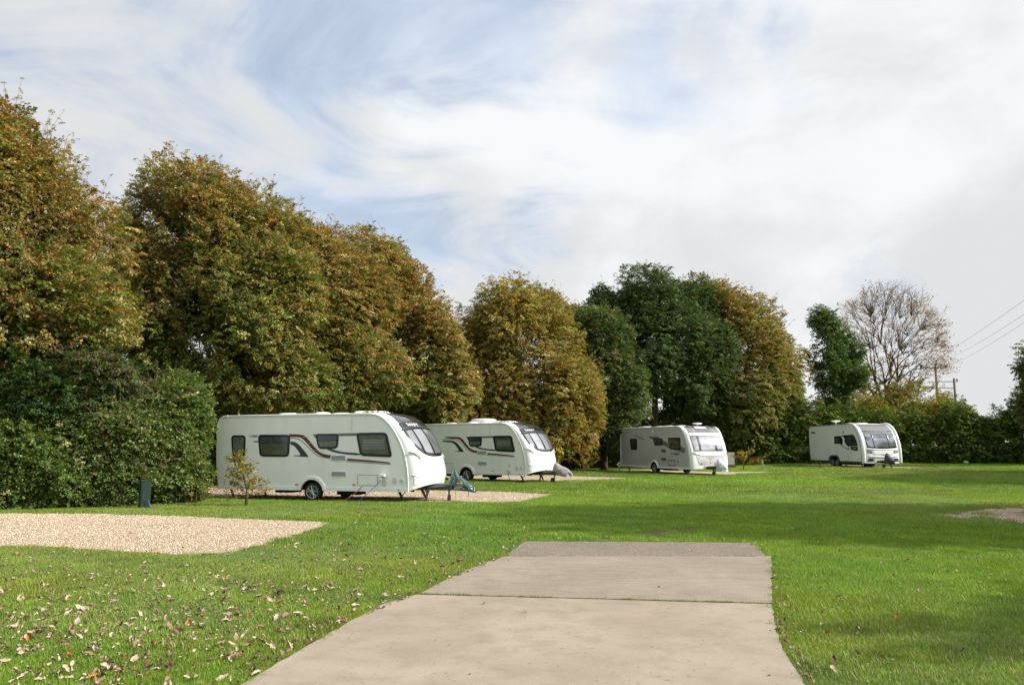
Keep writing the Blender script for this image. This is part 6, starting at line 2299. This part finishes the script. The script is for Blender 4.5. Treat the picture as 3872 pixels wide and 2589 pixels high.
# ---- power line
M_pole = mat('weathered_red_brown_pole', (0.15, 0.10, 0.08), 0.85, noise=(3, 0.3))
M_wire = mat('grey_wire', (0.30, 0.30, 0.30), 0.6)
M_ins = mat('dark_insulator', (0.03, 0.02, 0.02), 0.3)
r_ = empty('utility_pole', (43.58, 80.0, 0.36))
tag(r_, 'taller wooden power pole with a cross arm above the right hedge', 'pole', 'power poles')
MB().tube([(0, 0, -0.3), (0.0, 0, 9.4)], [0.14, 0.11], 10).build('pole_shaft', M_pole, r_, smooth=True)
MB().box(-1.6, 1.05, -.06, .06, 9.10, 9.20).build('cross_arm', M_galv, r_)
MB().box(0.0, 1.75, -.05, .05, 7.05, 7.15).build('cross_arm', M_galv, r_)
for x in (-1.5, 0.0, 1.05):
    MB().lathe([(0.05, 0), (0.13, 0.05), (0.16, 0.12), (0.12, 0.22), (0.04, 0.26)], (x, -.1, 9.18 if x != 0 else 9.40), 'z', 12).build('insulator', M_ins, r_, smooth=True)
r_ = empty('utility_pole', (45.40, 80.0, 0.36))
tag(r_, 'shorter wooden power pole to the right, carrying the transformer', 'pole', 'power poles')
MB().tube([(0, 0, -0.3), (0.0, 0, 8.1)], [0.14, 0.11], 10).build('pole_shaft', M_pole, r_, smooth=True)
MB().box(-1.65, 0.35, -.06, .06, 7.70, 7.80).build('cross_arm', M_galv, r_)
MB().box(-1.65, 0.1, -.35, .35, 4.9, 5.02).build('platform', M_galv, r_)
tr = MB().box(-1.5, -0.45, -.4, .4, 5.03, 6.1, 0.05).build('transformer', M_galv, r_)
mb = MB()
for k in range(6):
    mb.box(-1.4 + k * .16, -1.34 + k * .16, -.50, -.40, 5.1, 6.0)
mb.build('cooling_fins', M_galv, tr)
for x in (0.3, -1.2, -0.8):
    MB().lathe([(0.03, 0), (0.08, 0.05), (0.08, 0.2), (0.03, 0.26)], (x, 0, 7.8 if x > 0 else 6.1), 'z', 10).build('insulator', M_ins, r_, smooth=True)
for k, (x0, z0, x1, y1, z1, lab) in enumerate(((42.08, 9.7, 19.9, 26.0, 8.4, 'uppermost'), (43.58, 9.9, 24.2, 34.0, 8.5, 'middle'), (44.63, 9.7, 27.6, 40.0, 8.75, 'lowest'))):
    a = np.array([x0, 79.9, z0])
    b = np.array([x1, y1, z1]) 
    b = b + (b - a) * 0.12
    q = np.linspace(0, 1, 20)
    pts = a + np.outer(q, b - a)
    pts[:, 2] -= 4 * q * (1 - q) * 0.35
    o = MB().tube(pts, 0.009, 4).build('power_line', M_wire, None)
    tag(o, lab + ' of the three overhead wires slanting up to the right edge', 'wire', 'overhead wires')


# ------------------------------------------------------------------ grass
M_grass = leaf_mat('grass_blades', 0.35, 0.35, 0.45)


add_instancer_tint(M_grass)


def grass_patch(name, half, n, hmin, hmax, wd, coll, seed):
    r = np.random.default_rng(seed)
    x = r.uniform(-half, half, n)
    y = r.uniform(-half, half, n)
    h = r.uniform(hmin, hmax, n) * np.where(r.random(n) < 0.06, 1.5, 1.0)
    th = r.uniform(0, 2 * math.pi, n)
    ln = r.uniform(0.1, 0.9, n) * h
    dx, dy = np.cos(th) * ln, np.sin(th) * ln
    bx, by = -np.sin(th) * wd * 0.5, np.cos(th) * wd * 0.5
    wv = r.uniform(0.7, 1.3, n)
    bx, by = bx * wv, by * wv
    z0 = np.full(n, -0.006)
    p = [np.stack([x - bx, y - by, z0], 1), np.stack([x + bx, y + by, z0], 1),
         np.stack([x + bx * .8 + dx * .35, y + by * .8 + dy * .35, h * .62], 1), np.stack([x - bx * .8 + dx * .35, y - by * .8 + dy * .35, h * .62], 1),
         np.stack([x + bx * .15 + dx, y + by * .15 + dy, h], 1), np.stack([x - bx * .15 + dx, y - by * .15 + dy, h], 1)]
    V = np.stack(p, 1).reshape(-1, 3)
    i = np.arange(n)[:, None] * 6
    F = np.concatenate([i + np.array([[0, 1, 2, 3]]), i + np.array([[3, 2, 4, 5]])])
    pal = np.array([(0.135, 0.245, 0.022), (0.172, 0.292, 0.030), (0.22, 0.315, 0.042), (0.33, 0.33, 0.080), (0.40, 0.33, 0.15)])
    k = r.choice(5, n, p=[0.36, 0.36, 0.18, 0.07, 0.03])
    c = pal[k] * np.exp(r.normal(size=(n, 1)) * 0.2)
    T = np.repeat(c, 6, axis=0)
    o = np_mesh(name, V, F, M_grass, None, T)
    col.objects.unlink(o)
    coll.objects.link(o)
    return o


gcoll = bpy.data.collections.new('grass_patches')
for s_ in range(5):
    grass_patch('grass_patch', 0.17, 330, 0.022, 0.050, 0.0042, gcoll, 100 + s_)

NOGRASS = [(pads[k], 0.0) for k in ('L', 'C1', 'C2', 'C3', 'C4')] + [(slab_near, 0), (slab_far, 0), (asph, 0)]


def scatter(y0, y1, step, scale, edge=0.0):
    pts = []
    ys = np.arange(y0, y1, step)
    for y in ys:
        hw = 0.72 * y + 1.2
        x = np.arange(-hw, hw, step)
        pts.append(np.stack([x, np.full(len(x), y)], 1))
    P = np.concatenate(pts)
    P = P + rng.uniform(-0.5, 0.5, P.shape) * step
    ok = np.ones(len(P), bool)
    for poly, _ in NOGRASS:
        # keep a patch only if it does not reach over a hard surface
        for dx, dy in ((0, 0), (0.11 * scale, 0), (-0.11 * scale, 0), (0, 0.11 * scale), (0, -0.11 * scale)):
            ok &= ~in_poly(P[:, 0] + dx, P[:, 1] + dy, poly)
    thin = in_poly(P[:, 0], P[:, 1], soil)
    ok &= ~(thin & (rng.random(len(P)) < 0.8))
    thin = in_poly(P[:, 0], P[:, 1], pads['R'])
    ok &= ~(thin & (rng.random(len(P)) < 0.85 + 0 * P[:, 0]))
    thin = in_poly(P[:, 0], P[:, 1], pads['R2'])
    ok &= ~thin
    P = P[ok]
    return P, np.full(len(P), scale)


def border(poly, off, step, scale):
    """small tufts that follow the edge of a hard surface"""
    out = []
    n = len(poly)
    area = sum(poly[i][0] * poly[(i + 1) % n][1] - poly[(i + 1) % n][0] * poly[i][1] for i in range(n))
    sg = 1 if area > 0 else -1
    for i in range(n):
        a = np.array(poly[i])
        b = np.array(poly[(i + 1) % n])
        L = np.linalg.norm(b - a)
        nn = np.array([(b - a)[1], -(b - a)[0]]) / max(L, 1e-6) * sg
        m_ = max(1, int(L / step))
        for k in range(m_):
            out.append(a + (b - a) * (k + rng.random()) / m_ + nn * (off + rng.normal() * off * 0.35))
    P = np.array(out)
    return P, np.full(len(P), scale)


sets = [scatter(3.6, 13.0, 0.17, 0.85), scatter(13.0, 26.0, 0.26, 1.15), scatter(26.0, 60.0, 0.50, 1.9)]
for pl, st_ in ((slab_near, 0.045), (slab_far, 0.045), (asph, 0.06), (pads['L'], 0.07), (pads['C1'], 0.09)):
    sets.append(border(pl, 0.055, st_, 0.33))
    sets.append(border(pl, 0.11, st_ * 1.6, 0.5))
edge_in = []
for pl, st_ in ((pads['L'], 0.16), (pads['C1'], 0.2), (slab_near, 0.12), (slab_far, 0.14)):
    edge_in.append(border(pl, -0.03, st_, 0.26))
for pl in (pads['C2'], pads['C3'], pads['C4']):
    sets.append(border(pl, 0.15, 0.2, 0.8))
GP = np.concatenate([s[0] for s in sets])
GS = np.concatenate([s[1] for s in sets])
inhard = np.zeros(len(GP), bool)
for pl, _ in NOGRASS:
    inhard |= in_poly(GP[:, 0], GP[:, 1], pl)
inhard |= GP[:, 1] < 3.2
GP, GS = GP[~inhard], GS[~inhard]
EI = np.concatenate([e[0] for e in edge_in])
ES = np.concatenate([e[1] for e in edge_in])
ok_ = (rng.random(len(EI)) < 0.55) & (EI[:, 1] > 3.5)
GP = np.concatenate([GP, EI[ok_]])
GS = np.concatenate([GS, ES[ok_]])
GZ = ground_z(GP[:, 0], GP[:, 1])
ng = len(GP)


def fbm2(P, s, seed):
    r = np.random.default_rng(seed)
    v = np.zeros(len(P))
    a = 1.0
    for o_ in range(4):
        for k in range(3):
            d = r.normal(size=2)
            d = d / np.linalg.norm(d) * s
            v += a * np.sin(P @ d + r.uniform(0, 6.28))
        s *= 2.1
        a *= 0.55
    return v / 3.6


f1 = fbm2(GP, 0.5, 3)
f2 = fbm2(GP, 1.6, 4)
f3 = fbm2(GP, 4.5, 5)
tint = np.stack([1.0 + 0.16 * f1 + 0.14 * f3, 1.0 + 0.10 * f1 + 0.12 * f3 + 0.06 * f2, 1.0 + 0.3 * f2], 1)
tint *= np.exp(rng.normal(size=(ng, 1)) * 0.10)
# drier, strawy turf in patches over the lawn
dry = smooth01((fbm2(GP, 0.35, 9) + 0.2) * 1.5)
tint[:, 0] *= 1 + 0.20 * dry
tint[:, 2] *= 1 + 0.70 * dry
far = smooth01((GP[:, 1] - 19) / 6)
tint *= (1 + 0.22 * far * np.clip(fbm2(GP * np.array([0.35, 1.0]), 0.55, 12), -1, 1))[:, None]  # pale sunlit strips of the far lawn put into the tint as noise bands
GS = GS * (1 + 0.22 * fbm2(GP, 2.4, 6)) * np.exp(rng.normal(size=ng) * 0.12)
me = bpy.data.meshes.new('grass')
me.vertices.add(ng)
me.vertices.foreach_set('co', np.stack([GP[:, 0], GP[:, 1], GZ], 1).astype(np.float32).ravel())
a = me.attributes.new('rot', 'FLOAT_VECTOR', 'POINT')
a.data.foreach_set('vector', np.stack([np.zeros(ng), np.zeros(ng), rng.uniform(0, 6.283, ng)], 1).astype(np.float32).ravel())
for nm, ty, data in (('scl', 'FLOAT', GS), ('idx', 'INT', rng.integers(0, 5, ng))):
    a = me.attributes.new(nm, ty, 'POINT')
    a.data.foreach_set('value', np.asarray(data, np.float32 if ty == 'FLOAT' else np.int32))
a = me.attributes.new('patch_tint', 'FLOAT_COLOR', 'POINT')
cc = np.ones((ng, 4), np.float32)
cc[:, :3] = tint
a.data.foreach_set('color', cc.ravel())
gobj = bpy.data.objects.new('grass', me)
col.objects.link(gobj)
tag(gobj, kind='stuff', label='short green lawn grass over the whole field', cat='grass')
me.materials.append(M_grass)


md = gobj.modifiers.new('scatter', 'NODES')
md.node_group = inst_nodes('scatter_grass', gcoll)

# moss and weeds in the joints of the track
jp = []
for (a, b, n_) in (((-1.0, 8.70), (2.60, 8.18), 150), ((-0.1, 11.6), (3.7, 11.6), 40), ((-0.1, 11.6), (0.3, 11.6), 12)):
    q = rng.random(n_)[:, None]
    gate = np.sin(q[:, 0] * 23) + np.sin(q[:, 0] * 9 + 1) + rng.normal(size=n_) * 0.5 > (0.0 if n_ > 50 else 1.1)
    P_ = np.array(a) + q * (np.array(b) - np.array(a)) + rng.normal(size=(n_, 2)) * np.array([0.0, 0.008])
    jp.append(P_[gate])
jp = np.concatenate(jp)
nj = len(jp)
nb = 16
base = np.repeat(jp, nb, 0) + rng.normal(size=(nj * nb, 2)) * np.array([0.03, 0.013])
n_ = len(base)
A = unit(np.stack([rng.normal(size=n_), rng.normal(size=n_), np.full(n_, 1.1)], 1))
V, F, T = leaf_faces(np.concatenate([base, np.full((n_, 1), 0.012)], 1), A, rand_dirs(n_), rng.uniform(0.014, 0.038, n_), rng.uniform(0.003, 0.006, n_), pick([(0.16, 0.17, 0.04), (0.10, 0.14, 0.03), (0.20, 0.17, 0.06)], np.array([2, 2, 1.5]), n_))
o = np_mesh('moss', V, F, M_leafp, path, T)
o['kind'] = 'stuff'
# dark open joint between the slabs
MB().box(-1.05, 2.68, 8.40, 8.50, -0.05, 0.0).build('joint', M_dark, path)

# ------------------------------------------------------------------ fallen leaves
def fallen_leaf_mesh(seed):
    r = np.random.default_rng(seed)
    nx, ny = 6, 4
    V = []
    curl = r.uniform(2.0, 8.0) * r.choice([-1, 1], p=[0.25, 0.75])
    roll = r.uniform(0.3, 3.5)
    wd0 = r.uniform(0.24, 0.42)
    for i in range(nx + 1):
        u = i / nx
        w = wd0 * math.sin(math.pi * min(1, u * 0.93 + 0.05)) ** 0.75 * (1 - 0.25 * u)
        for j in range(ny + 1):
            v = (j / ny - 0.5) * 2
            x = (u - 0.5)
            y = v * w
            z = curl * 0.10 * y * y * 4 + roll * 0.06 * (x * x * 4) + 0.045 * math.sin(9 * x + 6 * y + seed) + 0.05 * math.sin(14 * x - 11 * y + 2 * seed) + r.normal() * 0.034
            ax = y * (1 - 0.25 * abs(curl) * 0.15 * abs(v))
            V.append((x, ax, z))
    V = np.array(V)
    V[:, 2] -= V[:, 2].min()
    k = ny + 1
    F = [(i * k + j, (i + 1) * k + j, (i + 1) * k + j + 1, i * k + j + 1) for i in range(nx) for j in range(ny)]
    return V, np.array(F)


def leaf_litter_mat(name, c, c2):
    m = bpy.data.materials.new(name)
    m.use_nodes = True
    nt = m.node_tree
    b = nt.nodes['Principled BSDF']
    b.inputs['Roughness'].default_value = 0.65
    b.inputs['Specular IOR Level'].default_value = 0.3
    g = nt.nodes.new('ShaderNodeNewGeometry')
    mx = nt.nodes.new('ShaderNodeMix')
    mx.data_type = 'RGBA'
    mx.inputs[6].default_value = (*c, 1)
    mx.inputs[7].default_value = (*c2, 1)
    nt.links.new(g.outputs['Backfacing'], mx.inputs[0])
    t = nt.nodes.new('ShaderNodeTexCoord')
    n = nt.nodes.new('ShaderNodeTexNoise')
    n.inputs['Scale'].default_value = 60
    n.inputs['Detail'].default_value = 3
    nt.links.new(t.outputs['Object'], n.inputs['Vector'])
    m2 = nt.nodes.new('ShaderNodeMix')
    m2.data_type = 'RGBA'
    m2.blend_type = 'MULTIPLY'
    m2.inputs[0].default_value = 0.45
    nt.links.new(mx.outputs[2], m2.inputs[6])
    nt.links.new(n.outputs[0], m2.inputs[7])
    nt.links.new(m2.outputs[2], b.inputs['Base Color'])
    return m


LM = [leaf_litter_mat('dry_leaf_pale', (0.52, 0.40, 0.30), (0.40, 0.28, 0.20)),
      leaf_litter_mat('dry_leaf_brown', (0.30, 0.18, 0.115), (0.42, 0.30, 0.22)),
      leaf_litter_mat('dry_leaf_orange', (0.48, 0.17, 0.035), (0.42, 0.24, 0.09)),
      leaf_litter_mat('dry_leaf_dark', (0.13, 0.06, 0.04), (0.30, 0.19, 0.14))]
LNAME = ['pale curled', 'mid brown curled', 'orange', 'dark brown curled']
NVAR = 14
protos = [fallen_leaf_mesh(200 + i) for i in range(NVAR)]
lmesh = []
for i, (V, F) in enumerate(protos):
    row = []
    for m in LM:
        me = bpy.data.meshes.new('fallen_leaf')
        me.from_pydata([tuple(v) for v in V], [], [tuple(f) for f in F])
        me.polygons.foreach_set('use_smooth', np.ones(len(F), bool))
        me.materials.append(m)
        row.append(me)
    lmesh.append(row)


def leaf_positions():
    # candidate points over the near lawn, thinned by a density field
    n = 90000
    y = 4.6 + 16 * rng.random(n) ** 1.6
    x = (rng.random(n) * 2 - 1) * (0.70 * y + 0.5)
    P = np.stack([x, y], 1)
    A_ = np.gradient  # noqa
    # proposal density correction (per m2)
    q = ((y - 4.6) / 16).clip(1e-4, 1)
    pd = (1 / 1.6) * q ** (1 / 1.6 - 1) / 16 / (2 * (0.70 * y + 0.5)) * n
    edgeL = np.interp(y, [4.2, 5.5, 7.4, 8.7, 11.6, 13.4, 30], [-2.1, -1.8, -1.48, -1.0, -0.1, 0.2, 3.0])
    cl = fbm2(P, 1.3, 21) * 0.8
    left = (x < edgeL)
    d = np.where(left, 40 * np.exp(-((y - 4.9) / 1.5).clip(0, 9) ** 1.2) * (0.35 + 0.65 * smooth01((-x - 0.6 - (y - 5) * 0.25) / 1.6)) + 15 * np.exp(-((y - 7.6) / 2.2) ** 2) + 5.0 * np.exp(-((y - 11.0) / 4.0) ** 2) + 0.22, 0.0)
    right = (~left) & (x > np.interp(y, [4.2, 5.5, 8.2, 11.6, 13.3, 30], [1.75, 1.98, 2.6, 3.75, 4.06, 6]))
    d = np.where(right, 4.0 * np.exp(-((y - 5) / 2.5) ** 2) + 1.5 * np.exp(-((y - 9) / 3.5) ** 2) + 0.10, d)
    mid = (~left) & (~right)
    d = np.where(mid & (y < 13.4), 0.05, d)
    d = np.where(mid & (y >= 13.4), 0.5, d)
    d = d * np.exp(cl) * np.where(left, 3.1, 2.0)
    padl = in_poly(x, y, pads['L'])
    d = np.where(padl, 0.35, d)
    keep = rng.random(n) < d / pd
    P = P[keep]
    # leaves gathered along the edges of the track
    ed = []
    for (a, b, n_) in (((-1.85, 5.3), (-1.5, 7.3), 34), ((-1.5, 7.3), (-1.0, 8.7), 30), ((-1.0, 8.7), (-0.1, 11.6), 34), ((-0.1, 11.6), (0.2, 13.4), 14), ((0.2, 13.45), (4.0, 13.3), 14), ((1.98, 5.4), (2.27, 6.98), 40), ((2.27, 6.98), (2.64, 8.2), 22), ((2.64, 8.2), (3.75, 11.6), 14)):
        q = rng.random((n_, 1))
        e = np.array(a) + q * (np.array(b) - np.array(a))
        side = -1 if a[0] < 0.3 and b[0] < 1 else 1
        e[:, 0] += side * np.abs(rng.normal(size=n_)) * 0.05
        ed.append(e)
    back = np.stack([rng.uniform(-13, -4, 90), rng.uniform(0.02, 0.5, 90)], 1)
    back[:, 1] += np.interp(back[:, 0], [-13, -10, -7.1, -3.7], [18.8, 18.9, 17.98, 16.7])
    litter = np.stack([rng.uniform(-11.0, -5.0, 500), rng.uniform(0, 1, 500)], 1)
    litter[:, 1] = 24.2 + litter[:, 1] * 4.4
    return P, np.concatenate(ed + [back]), litter


Pm, Pe, Pl = leaf_positions()
ALLP = np.concatenate([Pm, Pe, Pl])
nl = len(ALLP)
is_edge = np.arange(nl) >= len(Pm)
is_lit = np.arange(nl) >= len(Pm) + len(Pe)
lsz = 0.056 * np.exp(rng.normal(size=nl) * 0.30) * np.where(rng.random(nl) < 0.3, 0.6, 1.0)
lsz = np.where(is_edge & ~is_lit, lsz * 0.72, lsz)
right_ = ALLP[:, 0] > 1.7
lm_ = np.array([rng.choice(4, p=[0.60, 0.24, 0.04, 0.12]) for _ in range(nl)])
lm_ = np.where(is_edge & (rng.random(nl) < 0.5), np.where(rng.random(nl) < 0.5, 3, 1), lm_)
lm_ = np.where(is_lit, rng.choice([1, 2, 3], nl, p=[0.4, 0.4, 0.2]), lm_)
lv_ = rng.integers(0, NVAR, nl)
lrot = np.stack([rng.normal(size=nl) * 0.50, rng.normal(size=nl) * 0.50, rng.uniform(0, 6.28, nl)], 1)
onhard = in_poly(ALLP[:, 0], ALLP[:, 1], slab_near) | in_poly(ALLP[:, 0], ALLP[:, 1], slab_far) | in_poly(ALLP[:, 0], ALLP[:, 1], pads['L']) | is_lit
lrot[onhard, :2] *= 0.3
lz = ground_z(ALLP[:, 0], ALLP[:, 1]) + np.where(onhard, 0.020, 0.016 + 0.028 * rng.random(nl))
app = lsz / ALLP[:, 1]
order = np.argsort(-app)
big = set(order[:300].tolist())
from mathutils import Euler
rest = [[] for _ in LM]
GRP = 'dry leaves fallen on the lawn'
for i in range(nl):
    p = (float(ALLP[i, 0]), float(ALLP[i, 1]), float(lz[i]))
    e = Euler(tuple(lrot[i]))
    if i in big:
        o = bpy.data.objects.new('fallen_leaf', lmesh[lv_[i]][lm_[i]])
        o.location = p
        o.rotation_euler = e
        o.scale = (float(lsz[i]),) * 3
        col.objects.link(o)
        eL = float(np.interp(p[1], [4.2, 5.5, 7.4, 8.7, 11.6, 13.4], [-2.1, -1.8, -1.48, -1.0, -0.1, 0.2]))
        eR = float(np.interp(p[1], [4.2, 5.5, 8.2, 11.6, 13.3], [1.75, 1.98, 2.6, 3.75, 4.06]))
        if p[1] > 13.4:
            where = 'in the grass beyond the far end of the concrete track'
        elif eL + 0.03 < p[0] < eR - 0.03:
            where = 'on the bare surface of the concrete track'
        elif p[0] > 1.0:
            where = 'against the right edge of the concrete track' if p[0] < eR + 0.3 else 'in the open grass right of the concrete track'
        elif p[0] > eL - 0.3:
            where = 'against the left edge of the concrete track'
        elif p[1] < 6.6:
            where = 'in the nearest grass at the lower left corner'
        elif p[1] < 9.0:
            where = 'in the grass halfway to the left gravel pitch'
        else:
            where = 'in the grass just before the left gravel pitch'
        tag(o, LNAME[lm_[i]] + ' fallen leaf ' + where, 'leaf', GRP)
    else:
        M = np.array(Matrix.Translation(p) @ e.to_matrix().to_4x4() @ Matrix.Scale(float(lsz[i]), 4))
        V = protos[lv_[i]][0] @ M[:3, :3].T + M[:3, 3]
        rest[lm_[i]].append(V)
k_ = 0
AV, AF, AM = [], [], []
F0 = protos[0][1]
nv0 = len(protos[0][0])
for mi in range(4):
    for V in rest[mi]:
        AV.append(V)
        AF.append(F0 + k_ * nv0)
        AM.append(np.full(len(F0), mi))
        k_ += 1
o = np_mesh('leaf_litter', np.concatenate(AV), np.concatenate(AF), None, None, smooth=True)
for m in LM:
    o.data.materials.append(m)
o.data.polygons.foreach_set('material_index', np.concatenate(AM).astype(np.int32))
o.data.update()
tag(o, kind='stuff', label='smaller dry leaves scattered over the lawn and track edges', cat='leaves')

# loose stones on the gravel pitches
def stones():
    out = []
    for key, dens, smin, smax in (('L', 520, 0.006, 0.017), ('C1', 60, 0.012, 0.03), ('R', 60, 0.012, 0.03)):
        pl = pads[key]
        xs_ = [p[0] for p in pl]
        ys_ = [p[1] for p in pl]
        A_ = (max(xs_) - min(xs_)) * (max(ys_) - min(ys_))
        n = int(A_ * dens)
        x = rng.uniform(min(xs_), max(xs_), n)
        y = rng.uniform(min(ys_), max(ys_), n)
        ok = in_poly(x, y, pl) & (np.abs(x) < 0.72 * y + 0.5)
        x, y = x[ok], y[ok]
        out.append((x, y, rng.uniform(smin, smax, len(x))))
    # strays in the grass along the edge of the near pitch
    bx = np.array(pads['L'])
    k_ = rng.integers(0, len(bx), 500)
    st = bx[k_] + rng.normal(size=(500, 2)) * 0.14
    out.append((st[:, 0], st[:, 1], rng.uniform(0.007, 0.016, 500)))
    x = np.concatenate([o_[0] for o_ in out])
    y = np.concatenate([o_[1] for o_ in out])
    s = np.concatenate([o_[2] for o_ in out])
    n = len(x)
    z = ground_z(x, y) + 0.012
    Vs = octv[None] * (s[:, None, None] * rng.uniform(0.6, 1.3, (n, 1, 3)) * np.array([1, 1, 0.6])) + rng.normal(size=(n, 6, 3)) * s[:, None, None] * 0.12
    th = rng.uniform(0, 6.28, n)
    c, s_ = np.cos(th)[:, None], np.sin(th)[:, None]
    X = Vs[:, :, 0] * c - Vs[:, :, 1] * s_
    Y = Vs[:, :, 0] * s_ + Vs[:, :, 1] * c
    V = np.stack([X + x[:, None], Y + y[:, None], Vs[:, :, 2] + z[:, None]], 2).reshape(-1, 3)
    F = (octf[None] + np.arange(n)[:, None, None] * 6).reshape(-1, 3)
    pal = [(0.62, 0.50, 0.36), (0.52, 0.40, 0.27), (0.42, 0.29, 0.18), (0.70, 0.62, 0.50), (0.26, 0.19, 0.13)]
    T = np.repeat(pick(pal, np.array([3, 3, 1.6, 1.6, 0.7]), n, 0.12), 6, axis=0)
    m = mat('gravel_stones', (0.5, 0.4, 0.3), 0.8, spec=0.3)
    at = m.node_tree.nodes.new('ShaderNodeAttribute')
    at.attribute_name = 'tint'
    m.node_tree.links.new(at.outputs['Color'], m.node_tree.nodes['Principled BSDF'].inputs['Base Color'])
    o = np_mesh('gravel_stones', V, F, m, None, T)
    tag(o, kind='stuff', label='loose pale gravel stones on the pitches', cat='gravel')


stones()
print('tris', sum(sum(len(p.vertices) - 2 for p in o.data.polygons) if len(o.data.polygons) < 3000 else len(o.data.polygons) * (o.data.polygons[0].loop_total - 2) for o in sc.objects if o.type == 'MESH'))
